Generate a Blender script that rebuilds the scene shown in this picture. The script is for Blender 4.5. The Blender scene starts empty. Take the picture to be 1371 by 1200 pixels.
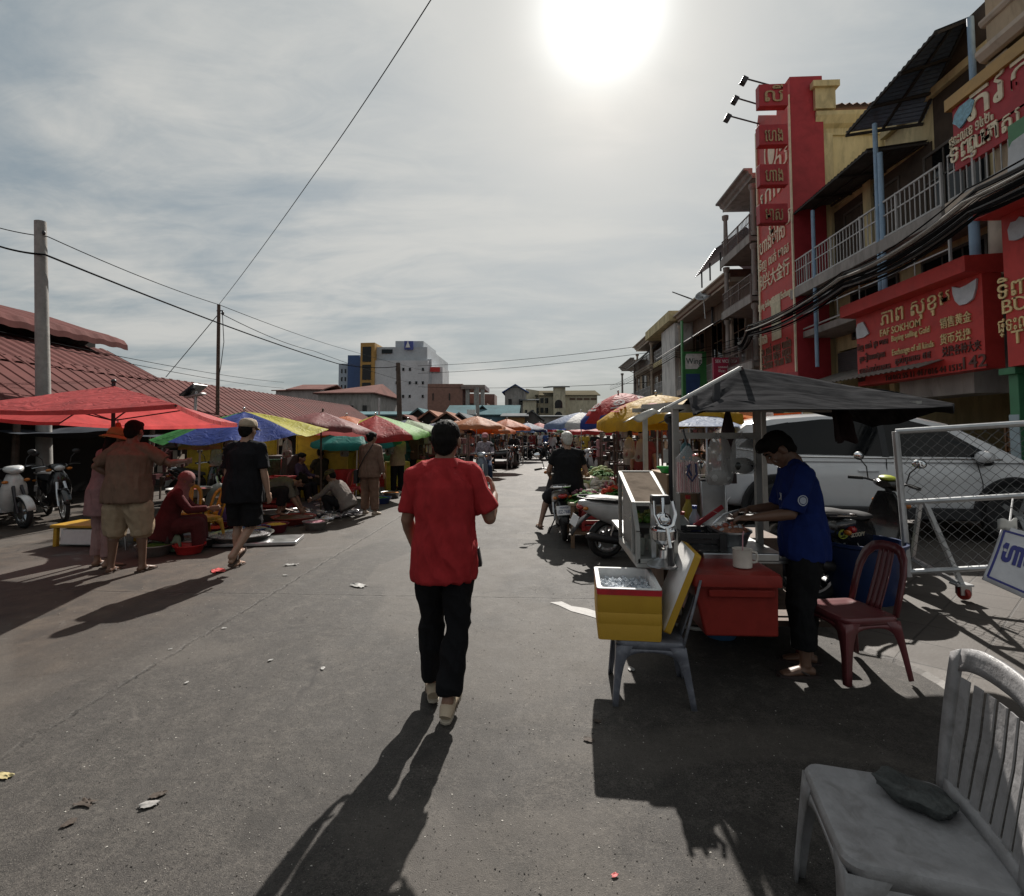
import bpy, bmesh, math, random
from mathutils import Vector as V, Matrix, Quaternion, noise
R = math.radians
rnd = random.Random(7)
SC = bpy.context.scene
COL = SC.collection

# ---------------------------------------------------------------- camera, sky, sun, exposure
F, PITCH, YAW, CAMZ, HOR = 700.0, 3.0, 2.86, 1.58, 580.0     # focal length etc. in pixels of the 1371x1200 photo
PY0 = HOR - F*math.tan(R(PITCH))
CAMR = Matrix.Rotation(R(YAW), 3, 'Z') @ Matrix.Rotation(R(90+PITCH), 3, 'X')
cd = bpy.data.cameras.new('camera'); cam = bpy.data.objects.new('camera', cd); COL.objects.link(cam)
cam.location = (0, 0, CAMZ); cam.rotation_euler = CAMR.to_euler()
cd.sensor_width = 36; cd.lens = 36*F/1371; cd.shift_y = -(600-PY0)/1371; cd.clip_start = .05; cd.clip_end = 3000
SC.camera = cam
def ray(px, py): return (CAMR @ V(((px-685.5)/F, (PY0-py)/F, -1)))
def G(px, py, z=0):
    d = ray(px, py); t = (z-CAMZ)/d.z; return V((d.x*t, d.y*t, z))
def AX(px, py, X):
    d = ray(px, py); t = X/d.x; return V((X, d.y*t, CAMZ+d.z*t))
def AY(px, py, Y):
    d = ray(px, py); t = Y/d.y; return V((d.x*t, Y, CAMZ+d.z*t))
SUND = ray(806, 14).normalized()
SUN_EL = math.asin(SUND.z); SUN_AZ = math.atan2(SUND.x, SUND.y)

w = bpy.data.worlds.new("World"); SC.world = w; w.use_nodes = True
nt = w.node_tree; nt.nodes.clear()
def N(t, typ, **kw):
    n = t.nodes.new(typ)
    for k, v in kw.items():
        if k.startswith('i_'): n.inputs[k[2:].replace('_', ' ')].default_value = v
        else: setattr(n, k, v)
    return n
def mth(t, op, a, b=None, c=None):
    n = t.nodes.new('ShaderNodeMath'); n.operation = op
    for i, s in enumerate((a, b, c)):
        if s is None: continue
        if isinstance(s, (int, float)): n.inputs[i].default_value = s
        else: t.links.new(s, n.inputs[i])
    return n.outputs[0]
def vmth(t, op, a, b=None):
    n = t.nodes.new('ShaderNodeVectorMath'); n.operation = op
    for i, s in enumerate((a, b)):
        if s is None: continue
        if isinstance(s, (tuple, list, V)): n.inputs[i].default_value = s
        else: t.links.new(s, n.inputs[i])
    return n.outputs[1] if op in ('DOT_PRODUCT', 'LENGTH') else n.outputs[0]
def mixc(t, f, a, b, mode='MIX'):
    n = t.nodes.new('ShaderNodeMix'); n.data_type = 'RGBA'; n.blend_type = mode
    for s, i in ((f, 0), (a, 6), (b, 7)):
        if isinstance(s, (int, float)): n.inputs[i].default_value = s
        elif isinstance(s, (tuple, list)): n.inputs[i].default_value = tuple(s) if len(s) == 4 else (*s, 1)
        else: t.links.new(s, n.inputs[i])
    return n.outputs[2]
def ramp(t, fac, stops):
    n = t.nodes.new('ShaderNodeValToRGB'); e = n.color_ramp.elements
    while len(e) < len(stops): e.new(.5)
    for q, (p, c) in zip(e, stops):
        q.position = p; q.color = (c, c, c, 1) if isinstance(c, (int, float)) else (*c, 1)
    t.links.new(fac, n.inputs[0]); return n.outputs[0]
def noi(t, vec, scale, detail=4, rough=.55, dist=0):
    n = t.nodes.new('ShaderNodeTexNoise'); n.inputs['Scale'].default_value = scale; n.inputs['Detail'].default_value = detail
    n.inputs['Roughness'].default_value = rough; n.inputs['Distortion'].default_value = dist
    t.links.new(vec, n.inputs['Vector']); return n.outputs[0]

def make_world():
    t = nt; tc = N(t, 'ShaderNodeTexCoord').outputs['Generated']
    sky = N(t, 'ShaderNodeTexSky', sky_type='NISHITA', sun_disc=False, sun_elevation=SUN_EL, sun_rotation=SUN_AZ,
            air_density=1.0, dust_density=3.0, ozone_density=1.0).outputs[0]
    sep = N(t, 'ShaderNodeSeparateXYZ'); t.links.new(tc, sep.inputs[0])
    z = mth(t, 'ADD', mth(t, 'MAXIMUM', sep.outputs[2], 0.0), .16)
    cmb = N(t, 'ShaderNodeCombineXYZ')
    t.links.new(mth(t, 'DIVIDE', sep.outputs[0], z), cmb.inputs[0]); t.links.new(mth(t, 'DIVIDE', sep.outputs[1], z), cmb.inputs[1])
    p = cmb.outputs[0]
    mp = N(t, 'ShaderNodeMapping'); mp.inputs['Rotation'].default_value = (0, 0, R(-10)); mp.inputs['Scale'].default_value = (.62, 1.25, 1)
    t.links.new(p, mp.inputs[0])
    n1 = noi(t, mp.outputs[0], 1.25, 9, .56, .6); n2 = noi(t, mp.outputs[0], .6, 3, .5, .3); n3 = noi(t, mp.outputs[0], 4.2, 8, .62, 1.2)
    d = mth(t, 'ADD', mth(t, 'MULTIPLY', n1, .50), mth(t, 'ADD', mth(t, 'MULTIPLY', n2, .34), mth(t, 'MULTIPLY', n3, .16)))
    dens = ramp(t, d, [(.38, 0), (.60, 1)])
    dens.node.color_ramp.interpolation = 'EASE'
    cs = vmth(t, 'DOT_PRODUCT', tc, tuple(SUND)); cs = mth(t, 'MAXIMUM', cs, 0.0)
    wide = mth(t, 'POWER', cs, 1.6); mid = mth(t, 'POWER', cs, 26.0); tight = mth(t, 'POWER', cs, 420.0); core = mth(t, 'POWER', cs, 240.0)
    thin = mixc(t, dens, (2.35, 2.90, 3.24), (5.10, 5.20, 5.16))       # thin grey-blue veil to bright grey cloud
    g = mth(t, 'ADD', mth(t, 'ADD', mth(t, 'MULTIPLY', wide, .20), .62), mth(t, 'ADD', mth(t, 'MULTIPLY', mid, .05), mth(t, 'ADD', mth(t, 'MULTIPLY', core, .30), mth(t, 'MULTIPLY', tight, 1.9))))
    gc = N(t, 'ShaderNodeCombineXYZ')
    for i, k in enumerate((1.0, .985, .955)): t.links.new(mth(t, 'MULTIPLY', g, k), gc.inputs[i])
    cl = mixc(t, 1.0, thin, gc.outputs[0], 'MULTIPLY')
    # the lower the sky the bluer-grey the veil; some clear sky stays visible through it
    skyd = mixc(t, 1.0, sky, (.55, .55, .55), 'MULTIPLY')
    out = mixc(t, mth(t, 'ADD', .80, mth(t, 'MULTIPLY', dens, .18)), skyd, cl)
    bg = N(t, 'ShaderNodeBackground'); bg.inputs[1].default_value = .1
    t.links.new(out, bg.inputs[0]); o = N(t, 'ShaderNodeOutputWorld'); t.links.new(bg.outputs[0], o.inputs[0])
make_world()
sl = bpy.data.lights.new('sun', 'SUN'); sl.energy = 4.6; sl.angle = R(.6); sl.color = (1, .945, .87)
so = bpy.data.objects.new('sun', sl); COL.objects.link(so); so.rotation_euler = SUND.to_track_quat('Z', 'Y').to_euler(); so.location = (0, 0, 40)
vs = SC.view_settings; vs.view_transform = 'Standard'; vs.look = 'None'; vs.gamma = 1; vs.use_curve_mapping = False; vs.exposure = 0.62
SC.cycles.max_bounces = 5; SC.cycles.diffuse_bounces = 2; SC.cycles.glossy_bounces = 2; SC.cycles.transmission_bounces = 4; SC.cycles.transparent_max_bounces = 10
SC.cycles.caustics_reflective = False; SC.cycles.caustics_refractive = False; SC.cycles.use_denoising = True

# ---------------------------------------------------------------- materials
MATS = {}
def M(name, col=(.5, .5, .5), rough=.6, metal=0, var=.18, scale=6, bump=0, bscale=40, dirt=0, dcol=(.06, .05, .04), transl=0, alpha=1, coat=0, spec=.5, stretch=None, dscale=3.0, fold=0):
    if name in MATS: return MATS[name]
    m = bpy.data.materials.new(name); m.use_nodes = True; t = m.node_tree
    b = t.nodes['Principled BSDF']; out = t.nodes['Material Output']
    tc = N(t, 'ShaderNodeTexCoord').outputs['Object']
    if stretch:
        mp = N(t, 'ShaderNodeMapping'); mp.inputs['Scale'].default_value = stretch; t.links.new(tc, mp.inputs[0]); tc = mp.outputs[0]
    n = noi(t, tc, scale, 5, .6)
    f = ramp(t, n, [(.3, 0), (.7, 1)])
    c = mixc(t, f, tuple(max(0, x*(1-var)) for x in col), tuple(min(1, x*(1+var)) for x in col))
    if dirt:
        dn = noi(t, tc, dscale, 7, .65, .5); df = ramp(t, dn, [(.48, 0), (.70, 1)])
        c = mixc(t, mth(t, 'MULTIPLY', df, dirt), c, dcol)
    t.links.new(c, b.inputs['Base Color'])
    rv = mth(t, 'ADD', rough-.07, mth(t, 'MULTIPLY', n, .14)); t.links.new(rv, b.inputs['Roughness'])
    b.inputs['Metallic'].default_value = metal; b.inputs['Specular IOR Level'].default_value = spec
    if coat: b.inputs['Coat Weight'].default_value = coat; b.inputs['Coat Roughness'].default_value = .08
    if alpha < 1: b.inputs['Alpha'].default_value = alpha
    if bump:
        bn = N(t, 'ShaderNodeBump'); bn.inputs['Strength'].default_value = bump; bn.inputs['Distance'].default_value = .01
        t.links.new(noi(t, tc, bscale, 4, .6), bn.inputs['Height']); t.links.new(bn.outputs[0], b.inputs['Normal'])
        if fold:
            f2 = N(t, 'ShaderNodeBump'); f2.inputs['Strength'].default_value = fold; f2.inputs['Distance'].default_value = .035
            mp = N(t, 'ShaderNodeMapping'); mp.inputs['Scale'].default_value = (1, 1, .45); mp.inputs['Rotation'].default_value = (.3, .5, 0); t.links.new(tc, mp.inputs[0])
            ab = mth(t, 'ABSOLUTE', mth(t, 'SUBTRACT', noi(t, mp.outputs[0], 5.5, 2, .45, 1.1), .5)); t.links.new(ab, f2.inputs['Height']); t.links.new(f2.outputs[0], bn.inputs['Normal'])
    if transl:
        tr = N(t, 'ShaderNodeBsdfTranslucent'); t.links.new(c, tr.inputs[0])
        mx = N(t, 'ShaderNodeMixShader'); mx.inputs[0].default_value = transl
        t.links.new(b.outputs[0], mx.inputs[1]); t.links.new(tr.outputs[0], mx.inputs[2]); t.links.new(mx.outputs[0], out.inputs[0])
    MATS[name] = m; return m
def cloth(name, col, **k):
    kw = dict(rough=.88, var=.16, scale=14, bump=.35, bscale=160, spec=.15, fold=.9); kw.update(k); return M('cloth '+name, col, **kw)
def tarp(name, col, **k):
    kw = dict(rough=.62, var=.16, scale=3.5, bump=.25, bscale=22, dirt=.5, dscale=4.5, dcol=tuple(x*.5+.03 for x in col), transl=.45, spec=.2, fold=.9); kw.update(k); return M('canopy cloth '+name, col, **kw)
def plast(name, col, **k):
    kw = dict(rough=.42, var=.14, scale=5, dirt=.5, dscale=8, dcol=tuple(x*.4+.015 for x in col), bump=.08, bscale=60); kw.update(k); return M('plastic '+name, col, **kw)
def paint(name, col, **k):
    if 'wall' in name: k = dict(dict(stretch=(1, 1, .3), dirt=.7, dcol=tuple(x*.42 for x in col), var=.2, bump=.25), **k)
    kw = dict(rough=.5, var=.12, scale=2.5, dirt=.45, dcol=tuple(x*.5 for x in col), bump=.12, bscale=25); kw.update(k); return M('paint '+name, col, **kw)
STEEL = M('steel', (.55, .56, .57), .32, 1, dirt=.3, dcol=(.2, .19, .17))
CHROME = M('chrome', (.75, .75, .76), .12, 1, var=.05)
GALV = M('galvanised steel', (.52, .53, .54), .45, .7, dirt=.4, dcol=(.22, .20, .18), bump=.1)
BLACKP = M('black plastic', (.018, .018, .02), .42, bump=.06)
RUBBER = M('rubber', (.02, .02, .021), .8, bump=.2, bscale=80, dirt=.4, dcol=(.06, .055, .05))
DARKM = M('dark metal', (.045, .045, .05), .45, .6, dirt=.3)
RUST = M('rusty metal', (.10, .07, .055), .7, .4, var=.4, scale=12, bump=.2)
GLASSD = M('dark tinted glass', (.006, .007, .008), .05, 0, var=.05, spec=.28)
MIRROR = M('mirror glass', (.85, .88, .9), .03, 1, var=.02)
WOOD = M('wood', (.16, .10, .06), .7, var=.35, scale=5, stretch=(1, 1, 8), bump=.2)
CONC = M('concrete', (.30, .29, .275), .9, var=.25, scale=3, bump=.4, bscale=30, dirt=.5, dcol=(.12, .11, .10))
WHITEP = M('white enamel', (.72, .72, .70), .4, dirt=.3, dcol=(.3, .28, .25))
HAIRB = M('black hair', (.008, .0065, .006), .7, var=.4, scale=60, stretch=(1, 1, .2), bump=.5, bscale=120, spec=.12)
HAIRW = M('white hair', (.50, .48, .44), .6, var=.25, scale=60, bump=.6, bscale=120)
SKIN = M('skin brown', (.23, .125, .082), .55, var=.12, scale=12, bump=.08, bscale=90)
SKIN2 = M('skin tan', (.33, .20, .14), .55, var=.12, scale=12, bump=.08, bscale=90)
SKIN3 = M('skin dark brown', (.15, .08, .052), .5, var=.12, scale=12, bump=.08, bscale=90)

# ---------------------------------------------------------------- mesh builder
def perp(t, ref=None):
    t = t.normalized()
    if ref is None or abs(t.dot(ref.normalized())) > .97: ref = V((0, 0, 1)) if abs(t.z) < .9 else V((0, 1, 0))
    b = (ref - t*ref.dot(t)).normalized(); a = b.cross(t).normalized(); return a, b
class MB:
    def __init__(s): s.v = []; s.f = []; s.m = []; s.cur = 0; s.X = None
    def mat(s, i): s.cur = i; return s
    def add(s, vs, fs):
        k = len(s.v)
        s.v += [tuple(s.X @ V(p)) if s.X else tuple(p) for p in vs]
        s.f += [tuple(i+k for i in f) for f in fs]; s.m += [s.cur]*len(fs); return s
    def box(s, x0, x1, y0, y1, z0, z1):
        return s.add([(x0, y0, z0), (x1, y0, z0), (x1, y1, z0), (x0, y1, z0), (x0, y0, z1), (x1, y0, z1), (x1, y1, z1), (x0, y1, z1)],
                     [(0, 3, 2, 1), (4, 5, 6, 7), (0, 1, 5, 4), (1, 2, 6, 5), (2, 3, 7, 6), (3, 0, 4, 7)])
    def cbox(s, c, d, rot=None):
        c = V(c); x, y, z = d[0]/2, d[1]/2, d[2]/2
        P = [V(q) for q in ((-x, -y, -z), (x, -y, -z), (x, y, -z), (-x, y, -z), (-x, -y, z), (x, -y, z), (x, y, z), (-x, y, z))]
        if rot is not None: P = [rot @ p for p in P]
        return s.add([c+p for p in P], [(0, 3, 2, 1), (4, 5, 6, 7), (0, 1, 5, 4), (1, 2, 6, 5), (2, 3, 7, 6), (3, 0, 4, 7)])
    def rings(s, rs, cap0=True, cap1=True, closed=True):
        n = len(rs[0]); vs = [p for r in rs for p in r]; fs = []
        for i in range(len(rs)-1):
            for j in range(n if closed else n-1):
                a, b = i*n+j, i*n+(j+1) % n; fs.append((a, b, b+n, a+n))
        if cap0: fs.append(tuple(range(n-1, -1, -1)))
        if cap1: fs.append(tuple((len(rs)-1)*n+j for j in range(n)))
        return s.add(vs, fs)
    def tube(s, pts, r, n=8, ref=None, cap=True, ang=None):
        pts = [V(p) for p in pts]; L = len(pts); rs = []
        rr = r if isinstance(r, (list, tuple)) else [r]*L
        b = None
        for i, p in enumerate(pts):
            t = (pts[min(i+1, L-1)]-pts[max(i-1, 0)])
            if t.length < 1e-9: t = V((0, 0, 1))
            a, b = perp(t, ref if ref is not None else b)
            q = rr[i]; qa, qb = q if isinstance(q, (list, tuple)) else (q, q)
            rs.append([p + a*math.cos(2*math.pi*k/n + (ang or 0))*qa + b*math.sin(2*math.pi*k/n + (ang or 0))*qb for k in range(n)])
        return s.rings(rs, cap, cap)
    def bar(s, a, b, w, h=None, ref=None):           # square bar
        h = h or w; a = V(a); b = V(b); A, B = perp(b-a, V(ref) if ref is not None else None)
        c = [(-1, -1), (1, -1), (1, 1), (-1, 1)]
        return s.rings([[p+A*w/2*i+B*h/2*j for i, j in c] for p in (a, b)])
    def ell(s, c, r, n=14, m=9, rot=None):
        c = V(c); rs = []
        if not isinstance(r, (list, tuple, V)): r = (r, r, r)
        vs = []; fs = []
        for i in range(1, m):
            th = math.pi*i/m
            for j in range(n):
                ph = 2*math.pi*j/n; vs.append(V((math.sin(th)*math.cos(ph)*r[0], math.sin(th)*math.sin(ph)*r[1], -math.cos(th)*r[2])))
        vs += [V((0, 0, -r[2])), V((0, 0, r[2]))]
        if rot is not None: vs = [rot @ p for p in vs]
        vs = [c+p for p in vs]
        for i in range(m-2):
            for j in range(n): a, b = i*n+j, i*n+(j+1) % n; fs.append((a, b, b+n, a+n))
        k = (m-1)*n
        for j in range(n): fs.append((k, (j+1) % n, j)); fs.append((k+1, (m-2)*n+j, (m-2)*n+(j+1) % n))
        return s.add(vs, fs)
    def lathe(s, prof, n=20, c=(0, 0, 0), axis=None, cap0=True, cap1=True):
        c = V(c); q = V((0, 0, 1)).rotation_difference(V(axis)).to_matrix() if axis is not None else Matrix.Identity(3)
        return s.rings([[c+q @ V((r*math.cos(2*math.pi*j/n), r*math.sin(2*math.pi*j/n), z)) for j in range(n)] for r, z in prof], cap0, cap1)
    def prism(s, poly, a, b):                        # 2D outline to solid: a(u,v), b(u,v) map to the two faces
        n = len(poly); return s.add([a(*p) for p in poly]+[b(*p) for p in poly],
            [tuple(range(n-1, -1, -1)), tuple(range(n, 2*n))]+[(i, (i+1) % n, n+(i+1) % n, n+i) for i in range(n)])
    def poly(s, pts): return s.add(pts, [tuple(range(len(pts)))])
    def grid(s, fn, nu, nv):
        vs = [fn(i/nu, j/nv) for j in range(nv+1) for i in range(nu+1)]
        return s.add(vs, [(j*(nu+1)+i, j*(nu+1)+i+1, (j+1)*(nu+1)+i+1, (j+1)*(nu+1)+i) for j in range(nv) for i in range(nu)])
    def mesh(s, name):
        me = bpy.data.meshes.new(name); me.from_pydata([tuple(p) for p in s.v], [], s.f)
        return me
    def build(s, name, mats, parent=None, world=False, smooth=None, bevel=0, sub=0, solid=0, recalc=True, seg=2, vox=0, sm=4, wr=None):
        me = s.mesh(name)
        if recalc and not vox:
            bm = bmesh.new(); bm.from_mesh(me); bmesh.ops.recalc_face_normals(bm, faces=bm.faces); bm.to_mesh(me); bm.free()
        mats = mats if isinstance(mats, (list, tuple)) else [mats]
        if not vox:
            for i, q in enumerate(s.m): me.polygons[i].material_index = min(q, len(mats)-1)
        if vox: me = remesh(me, vox, sm, wr); me.name = name
        for q in mats: me.materials.append(q)
        o = bpy.data.objects.new(name, me); COL.objects.link(o)
        if parent is not None:
            o.parent = parent
            if world: o.matrix_parent_inverse = wm(parent).inverted()
        if bevel:
            b = o.modifiers.new('bevel', 'BEVEL'); b.width = bevel; b.segments = seg; b.limit_method = 'ANGLE'; b.angle_limit = R(40)
        if solid: q = o.modifiers.new('solid', 'SOLIDIFY'); q.thickness = solid; q.offset = 0
        if sub: q = o.modifiers.new('sub', 'SUBSURF'); q.levels = q.render_levels = sub
        if smooth is None: smooth = True
        if smooth:
            me.polygons.foreach_set('use_smooth', [True]*len(me.polygons))
            if not sub and not vox:
                try: me.set_sharp_from_angle(angle=R(38))
                except Exception: pass
        return o
def wm(o):
    m = o.matrix_basis.copy(); p = o.parent
    return (wm(p) @ o.matrix_parent_inverse @ m) if p else m
def remesh(me, vox, sm=4, wr=None):
    o = bpy.data.objects.new('tmp', me); COL.objects.link(o)
    q = o.modifiers.new('r', 'REMESH'); q.mode = 'VOXEL'; q.voxel_size = vox
    if sm: q = o.modifiers.new('s', 'SMOOTH'); q.factor = .5; q.iterations = sm
    dg = bpy.context.evaluated_depsgraph_get(); dg.update()
    r = bpy.data.meshes.new_from_object(o.evaluated_get(dg)); bpy.data.objects.remove(o); bpy.data.meshes.remove(me)
    if wr:
        amp, k, st = wr; off = V((rnd.random()*50, rnd.random()*50, 0))
        ns = [v.normal.copy() for v in r.vertices]
        for v, nn in zip(r.vertices, ns):
            p = V((v.co.x*k*st[0], v.co.y*k*st[1], v.co.z*k*st[2]+v.co.x*k*.6))+off
            d = noise.noise(p)+.5*noise.noise(p*2.1); v.co += nn*(amp*(1-abs(d)*2.2)*.8 if len(st) > 3 else amp*d)
    return r
def tag(o, label=None, cat=None, group=None, kind=None):
    if label: o['label'] = label
    if cat: o['category'] = cat
    if group: o['group'] = group
    if kind: o['kind'] = kind
    return o
def empty(name, loc=(0, 0, 0), rz=0, label=None, cat=None, group=None, scale=1):
    o = bpy.data.objects.new(name, None); o.empty_display_size = .2; COL.objects.link(o)
    o.location = loc; o.rotation_euler = (0, 0, rz); o.scale = (scale,)*3
    return tag(o, label, cat, group)
def copy_tree(o, parent=None):
    c = o.copy(); COL.objects.link(c)
    if parent is not None: c.parent = parent
    for ch in list(o.children): copy_tree(ch, c)
    return c
def dup(o, loc, rz=0, label=None, scale=None):
    c = copy_tree(o); c.location = loc; c.rotation_euler = (0, 0, rz)
    if label: c['label'] = label
    if scale: c.scale = (scale,)*3
    return c
def recolor(o, m, i=0):                      # own material on an object that shares its mesh
    o.material_slots[i].link = 'OBJECT'; o.material_slots[i].material = m; return o
def txt_mesh(s, size, bold=.006):
    c = bpy.data.curves.new('t', 'FONT'); c.body = s; c.size = size; c.align_x = 'CENTER'; c.align_y = 'CENTER'; c.resolution_u = 3; c.offset = bold*size
    o = bpy.data.objects.new('t', c); COL.objects.link(o); dg = bpy.context.evaluated_depsgraph_get(); dg.update()
    me = bpy.data.meshes.new_from_object(o.evaluated_get(dg)); vs = [v.co.copy() for v in me.vertices]; fs = [tuple(p.vertices) for p in me.polygons]
    bpy.data.objects.remove(o); bpy.data.curves.remove(c); bpy.data.meshes.remove(me); return vs, fs
def lettering(mb, items, O, u, v, th=.012, bold=1.0, fn=None):
    """items: (text, size, pos_u, pos_v[, max width]) laid on the plane O,u,v; solid letters of thickness th"""
    O, u, v = V(O), V(u).normalized(), V(v).normalized(); n = u.cross(v)
    for it in items:
        vs, fs = txt_mesh(it[0], it[1])
        if not vs: continue
        if len(it) > 4:
            xs = [q.x for q in vs]; W = max(xs)-min(xs); cx = (max(xs)+min(xs))/2
            k = it[4]/W if W > 1e-6 else 1
            for q in vs: q.x = (q.x-cx)*k
        pts = [(q.x+it[2], q.y+it[3]) for q in vs]
        k = len(pts)
        top = [O+u*a+v*b+n*th for a, b in pts]; bot = [O+u*a+v*b for a, b in pts]
        cnt = {}
        for f in fs:
            for i in range(len(f)):
                e = (f[i], f[(i+1) % len(f)]); cnt[e] = 1
        F2 = list(fs)
        for (a, b) in cnt:
            if (b, a) not in cnt: F2.append((a, a+k, b+k, b))
        mb.add(top+bot, F2)
    return mb
def corr(mb, A, B, D, pitch=.2, amp=.02, rows=1, per=4, sag=0):
    """corrugated sheet: waves run across A->B, sheet extends A->D"""
    A, B, D = V(A), V(B), V(D); u = B-A; v = D-A; n = u.cross(v).normalized(); k = max(2, int(u.length/pitch*per))
    return mb.grid(lambda a, b: A+u*a+v*b+n*(amp*math.sin(2*math.pi*a*u.length/pitch)+sag*math.sin(math.pi*b)), k, rows)
def superell(c, w, h, e=3.0, n=18, ax=V((1, 0, 0)), up=V((0, 0, 1))):
    o = []
    for k in range(n):
        t = 2*math.pi*k/n; x, y = math.cos(t), math.sin(t)
        o.append(V(c)+ax*w*math.copysign(abs(x)**(2/e), x)+up*h*math.copysign(abs(y)**(2/e), y))
    return o
def shell(mb, st, e=3, n=18):                 # stations along y: (y, zc, halfw, halfh[, xc])
    return mb.rings([superell((s[4] if len(s) > 4 else 0, s[0], s[1]), s[2], s[3], e, n) for s in st])
# ---------------------------------------------------------------- people (local frame: facing +Y, right hand at +X)
def nv(*a): return V(a).normalized()
ARM_DOWN = {-1: ((-.16, -.04, -1), (-.08, .18, -1)), 1: ((.16, -.04, -1), (.08, .18, -1))}
LEG_STAND = {-1: ((-.03, .02, -1), (-.02, -.03, -1), 0), 1: ((.03, .02, -1), (.02, -.03, -1), 0)}
def person(label, loc, rz, H=1.65, g=1.0, lean=3, lean2=3, side=0, head=(5, 0), armL=None, armR=None, legL=None, legR=None, hip=None,
           skin=None, shirt=None, sleeve=.62, hem=.12, pants=None, plen=2.0, pw=1.0, shoe=None, shoekind='shoe', hair='short', hairm=None,
           hat=None, hatm=None, vox=.012, group=None, face=True, wr=.006, scale=1, fingers=True, handL=None, handR=None, sw=1.0, torso_sh=1.0, twist=0, collar=False, cat='person'):
    s = H/1.65; skin = skin or SKIN; hairm = hairm or HAIRB
    root = empty('person', loc, rz, label, cat, group)
    X, Yv, Z = V((1, 0, 0)), V((0, 1, 0)), V((0, 0, 1))
    up0 = Matrix.Rotation(R(-lean), 3, 'X') @ Z; up0 = Matrix.Rotation(R(side), 3, 'Y') @ up0
    up1 = Matrix.Rotation(R(-lean2), 3, 'X') @ Z; up1 = Matrix.Rotation(R(side), 3, 'Y') @ up1
    rt = Matrix.Rotation(R(twist), 3, up1) @ X
    legs = {-1: legL or LEG_STAND[-1], 1: legR or LEG_STAND[1]}; arms = {-1: armL or ARM_DOWN[-1], 1: armR or ARM_DOWN[1]}
    hands = {-1: handL, 1: handR}
    HW, TH, SH = .088*s, .405*s, .40*s
    hS = s*1.07
    low = 0
    J = {}
    for sd in (-1, 1):
        h = V((sd*HW, 0, -.04*s)); k = h+nv(*legs[sd][0])*TH; a = k+nv(*legs[sd][1])*SH; J[sd] = (h, k, a)
        pit = legs[sd][2]; low = min(low, a.z-.075*s-(.11*s*math.sin(R(abs(pit))) if pit else 0))
    P = V((0, 0, hip if hip is not None else -low))
    J = {sd: tuple(P+q for q in j) for sd, j in J.items()}
    mid = P+up0*.22*s; neck = mid+up1*.278*s
    hu = Matrix.Rotation(R(-head[0]), 3, 'X') @ Z
    hu = (Matrix.Rotation(R(side*.5), 3, 'Y') @ hu)
    HQ = Matrix.Rotation(R(head[1]), 3, 'Z') @ Matrix.Rotation(R(-head[0]), 3, 'X')
    hu, hf, hr = HQ @ Z, HQ @ Yv, HQ @ X
    hc = neck+up1*.04*s+hu*.118*s+hf*.015*s
    sp = lambda a: P+up0*a if a < .22*s else mid+up1*(a-.22*s)
    # ---- torso sections (distance up the spine, half width, half depth)
    T = [(-.11, .10, .085), (-.05, .158*g, .118*g), (.02, .166*g, .122*g), (.10, .150*g, .112*g), (.18, .146*g, .110*g), (.28, .160*g, .118*g), (.38, .168*g*torso_sh, .112*g), (.45, .140*torso_sh, .088), (.495, .075, .066), (.56, .052, .056)]
    def torso(mb, secs, infl=0, n=20):
        rs = []
        for a, rx, ry in secs:
            a *= s; c = sp(a); t = up0 if a < .2*s else up1
            f = rt.cross(t)*-1; f = t.cross(rt)
            rs.append([c+rt*math.copysign(abs(math.cos(q))**.85, math.cos(q))*(rx*s+infl)+f*math.copysign(abs(math.sin(q))**.9, math.sin(q))*(ry*s+infl) for q in (2*math.pi*k/n for k in range(n))])
        mb.rings(rs)
    SHD = {sd: mid+up1*.222*s+rt*sd*(.172*s*torso_sh*(.92+.08*g)) for sd in (-1, 1)}
    UA, FA = .275*s, .235*s
    AJ = {}
    for sd in (-1, 1):
        e = SHD[sd]+nv(*arms[sd][0])*UA; wv = nv(*arms[sd][1]); AJ[sd] = (SHD[sd], e, e+wv*FA, wv)
    fr = max(.0085*s, vox*.72)
    body = MB(); torso(body, T)
    # head
    rotH = HQ
    E = lambda r, u, f, rad: body.ell(hc+hr*r*hS+hu*u*hS+hf*f*hS, [q*hS for q in rad], rot=rotH)
    E(0, .030, -.012, (.075, .090, .086)); E(0, -.018, .018, (.063, .072, .088)); E(0, -.082, .050, (.036, .034, .030)); E(0, -.055, .025, (.055, .055, .045))
    E(0, .034, .060, (.050, .030, .018)); E(0, -.056, .079, (.025, .014, .013)); E(-.036, -.022, .058, (.022, .024, .022)); E(.036, -.022, .058, (.022, .024, .022))
    body.tube([hc+hu*.028*hS+hf*.084*hS, hc-hu*.004*hS+hf*.096*hS, hc-hu*.028*hS+hf*.109*hS], [.009*s, .011*s, .016*s], 8)
    E(0, -.033, .094, (.020, .013, .010))
    for sd in (-1, 1):
        E(sd*.077, -.008, -.008, (max(.010, vox*.8), .022, .034))
    body.tube([neck-up1*.03*s, neck+up1*.045*s, hc-hu*.05*s-hf*.015*s], [.060*s*(.8+.2*g), .055*s*(.8+.2*g), .056*s], 12)
    for sd in (-1, 1):
        body.tube([neck+up1*.0*s+rt*sd*.03*s, neck-up1*.022*s+rt*sd*.09*s, SHD[sd]+up1*.01*s], [.044*s, .046*s, .050*s], 10)
        S, e, wst, wv = AJ[sd]
        body.ell(S, .058*s*(.85+.15*g)); body.tube([S, S.lerp(e, .45), e], [.050*s*(.8+.2*g), .046*s*(.8+.2*g), .039*s], 10); body.ell(e, .040*s)
        body.tube([e, e.lerp(wst, .3), wst], [.039*s, .041*s*(.8+.2*g), .027*s], 10)
        hd = hands[sd] or {}
        hv = nv(*hd['dir']) if 'dir' in hd else (wv+V((0, .12, 0))).normalized()
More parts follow.
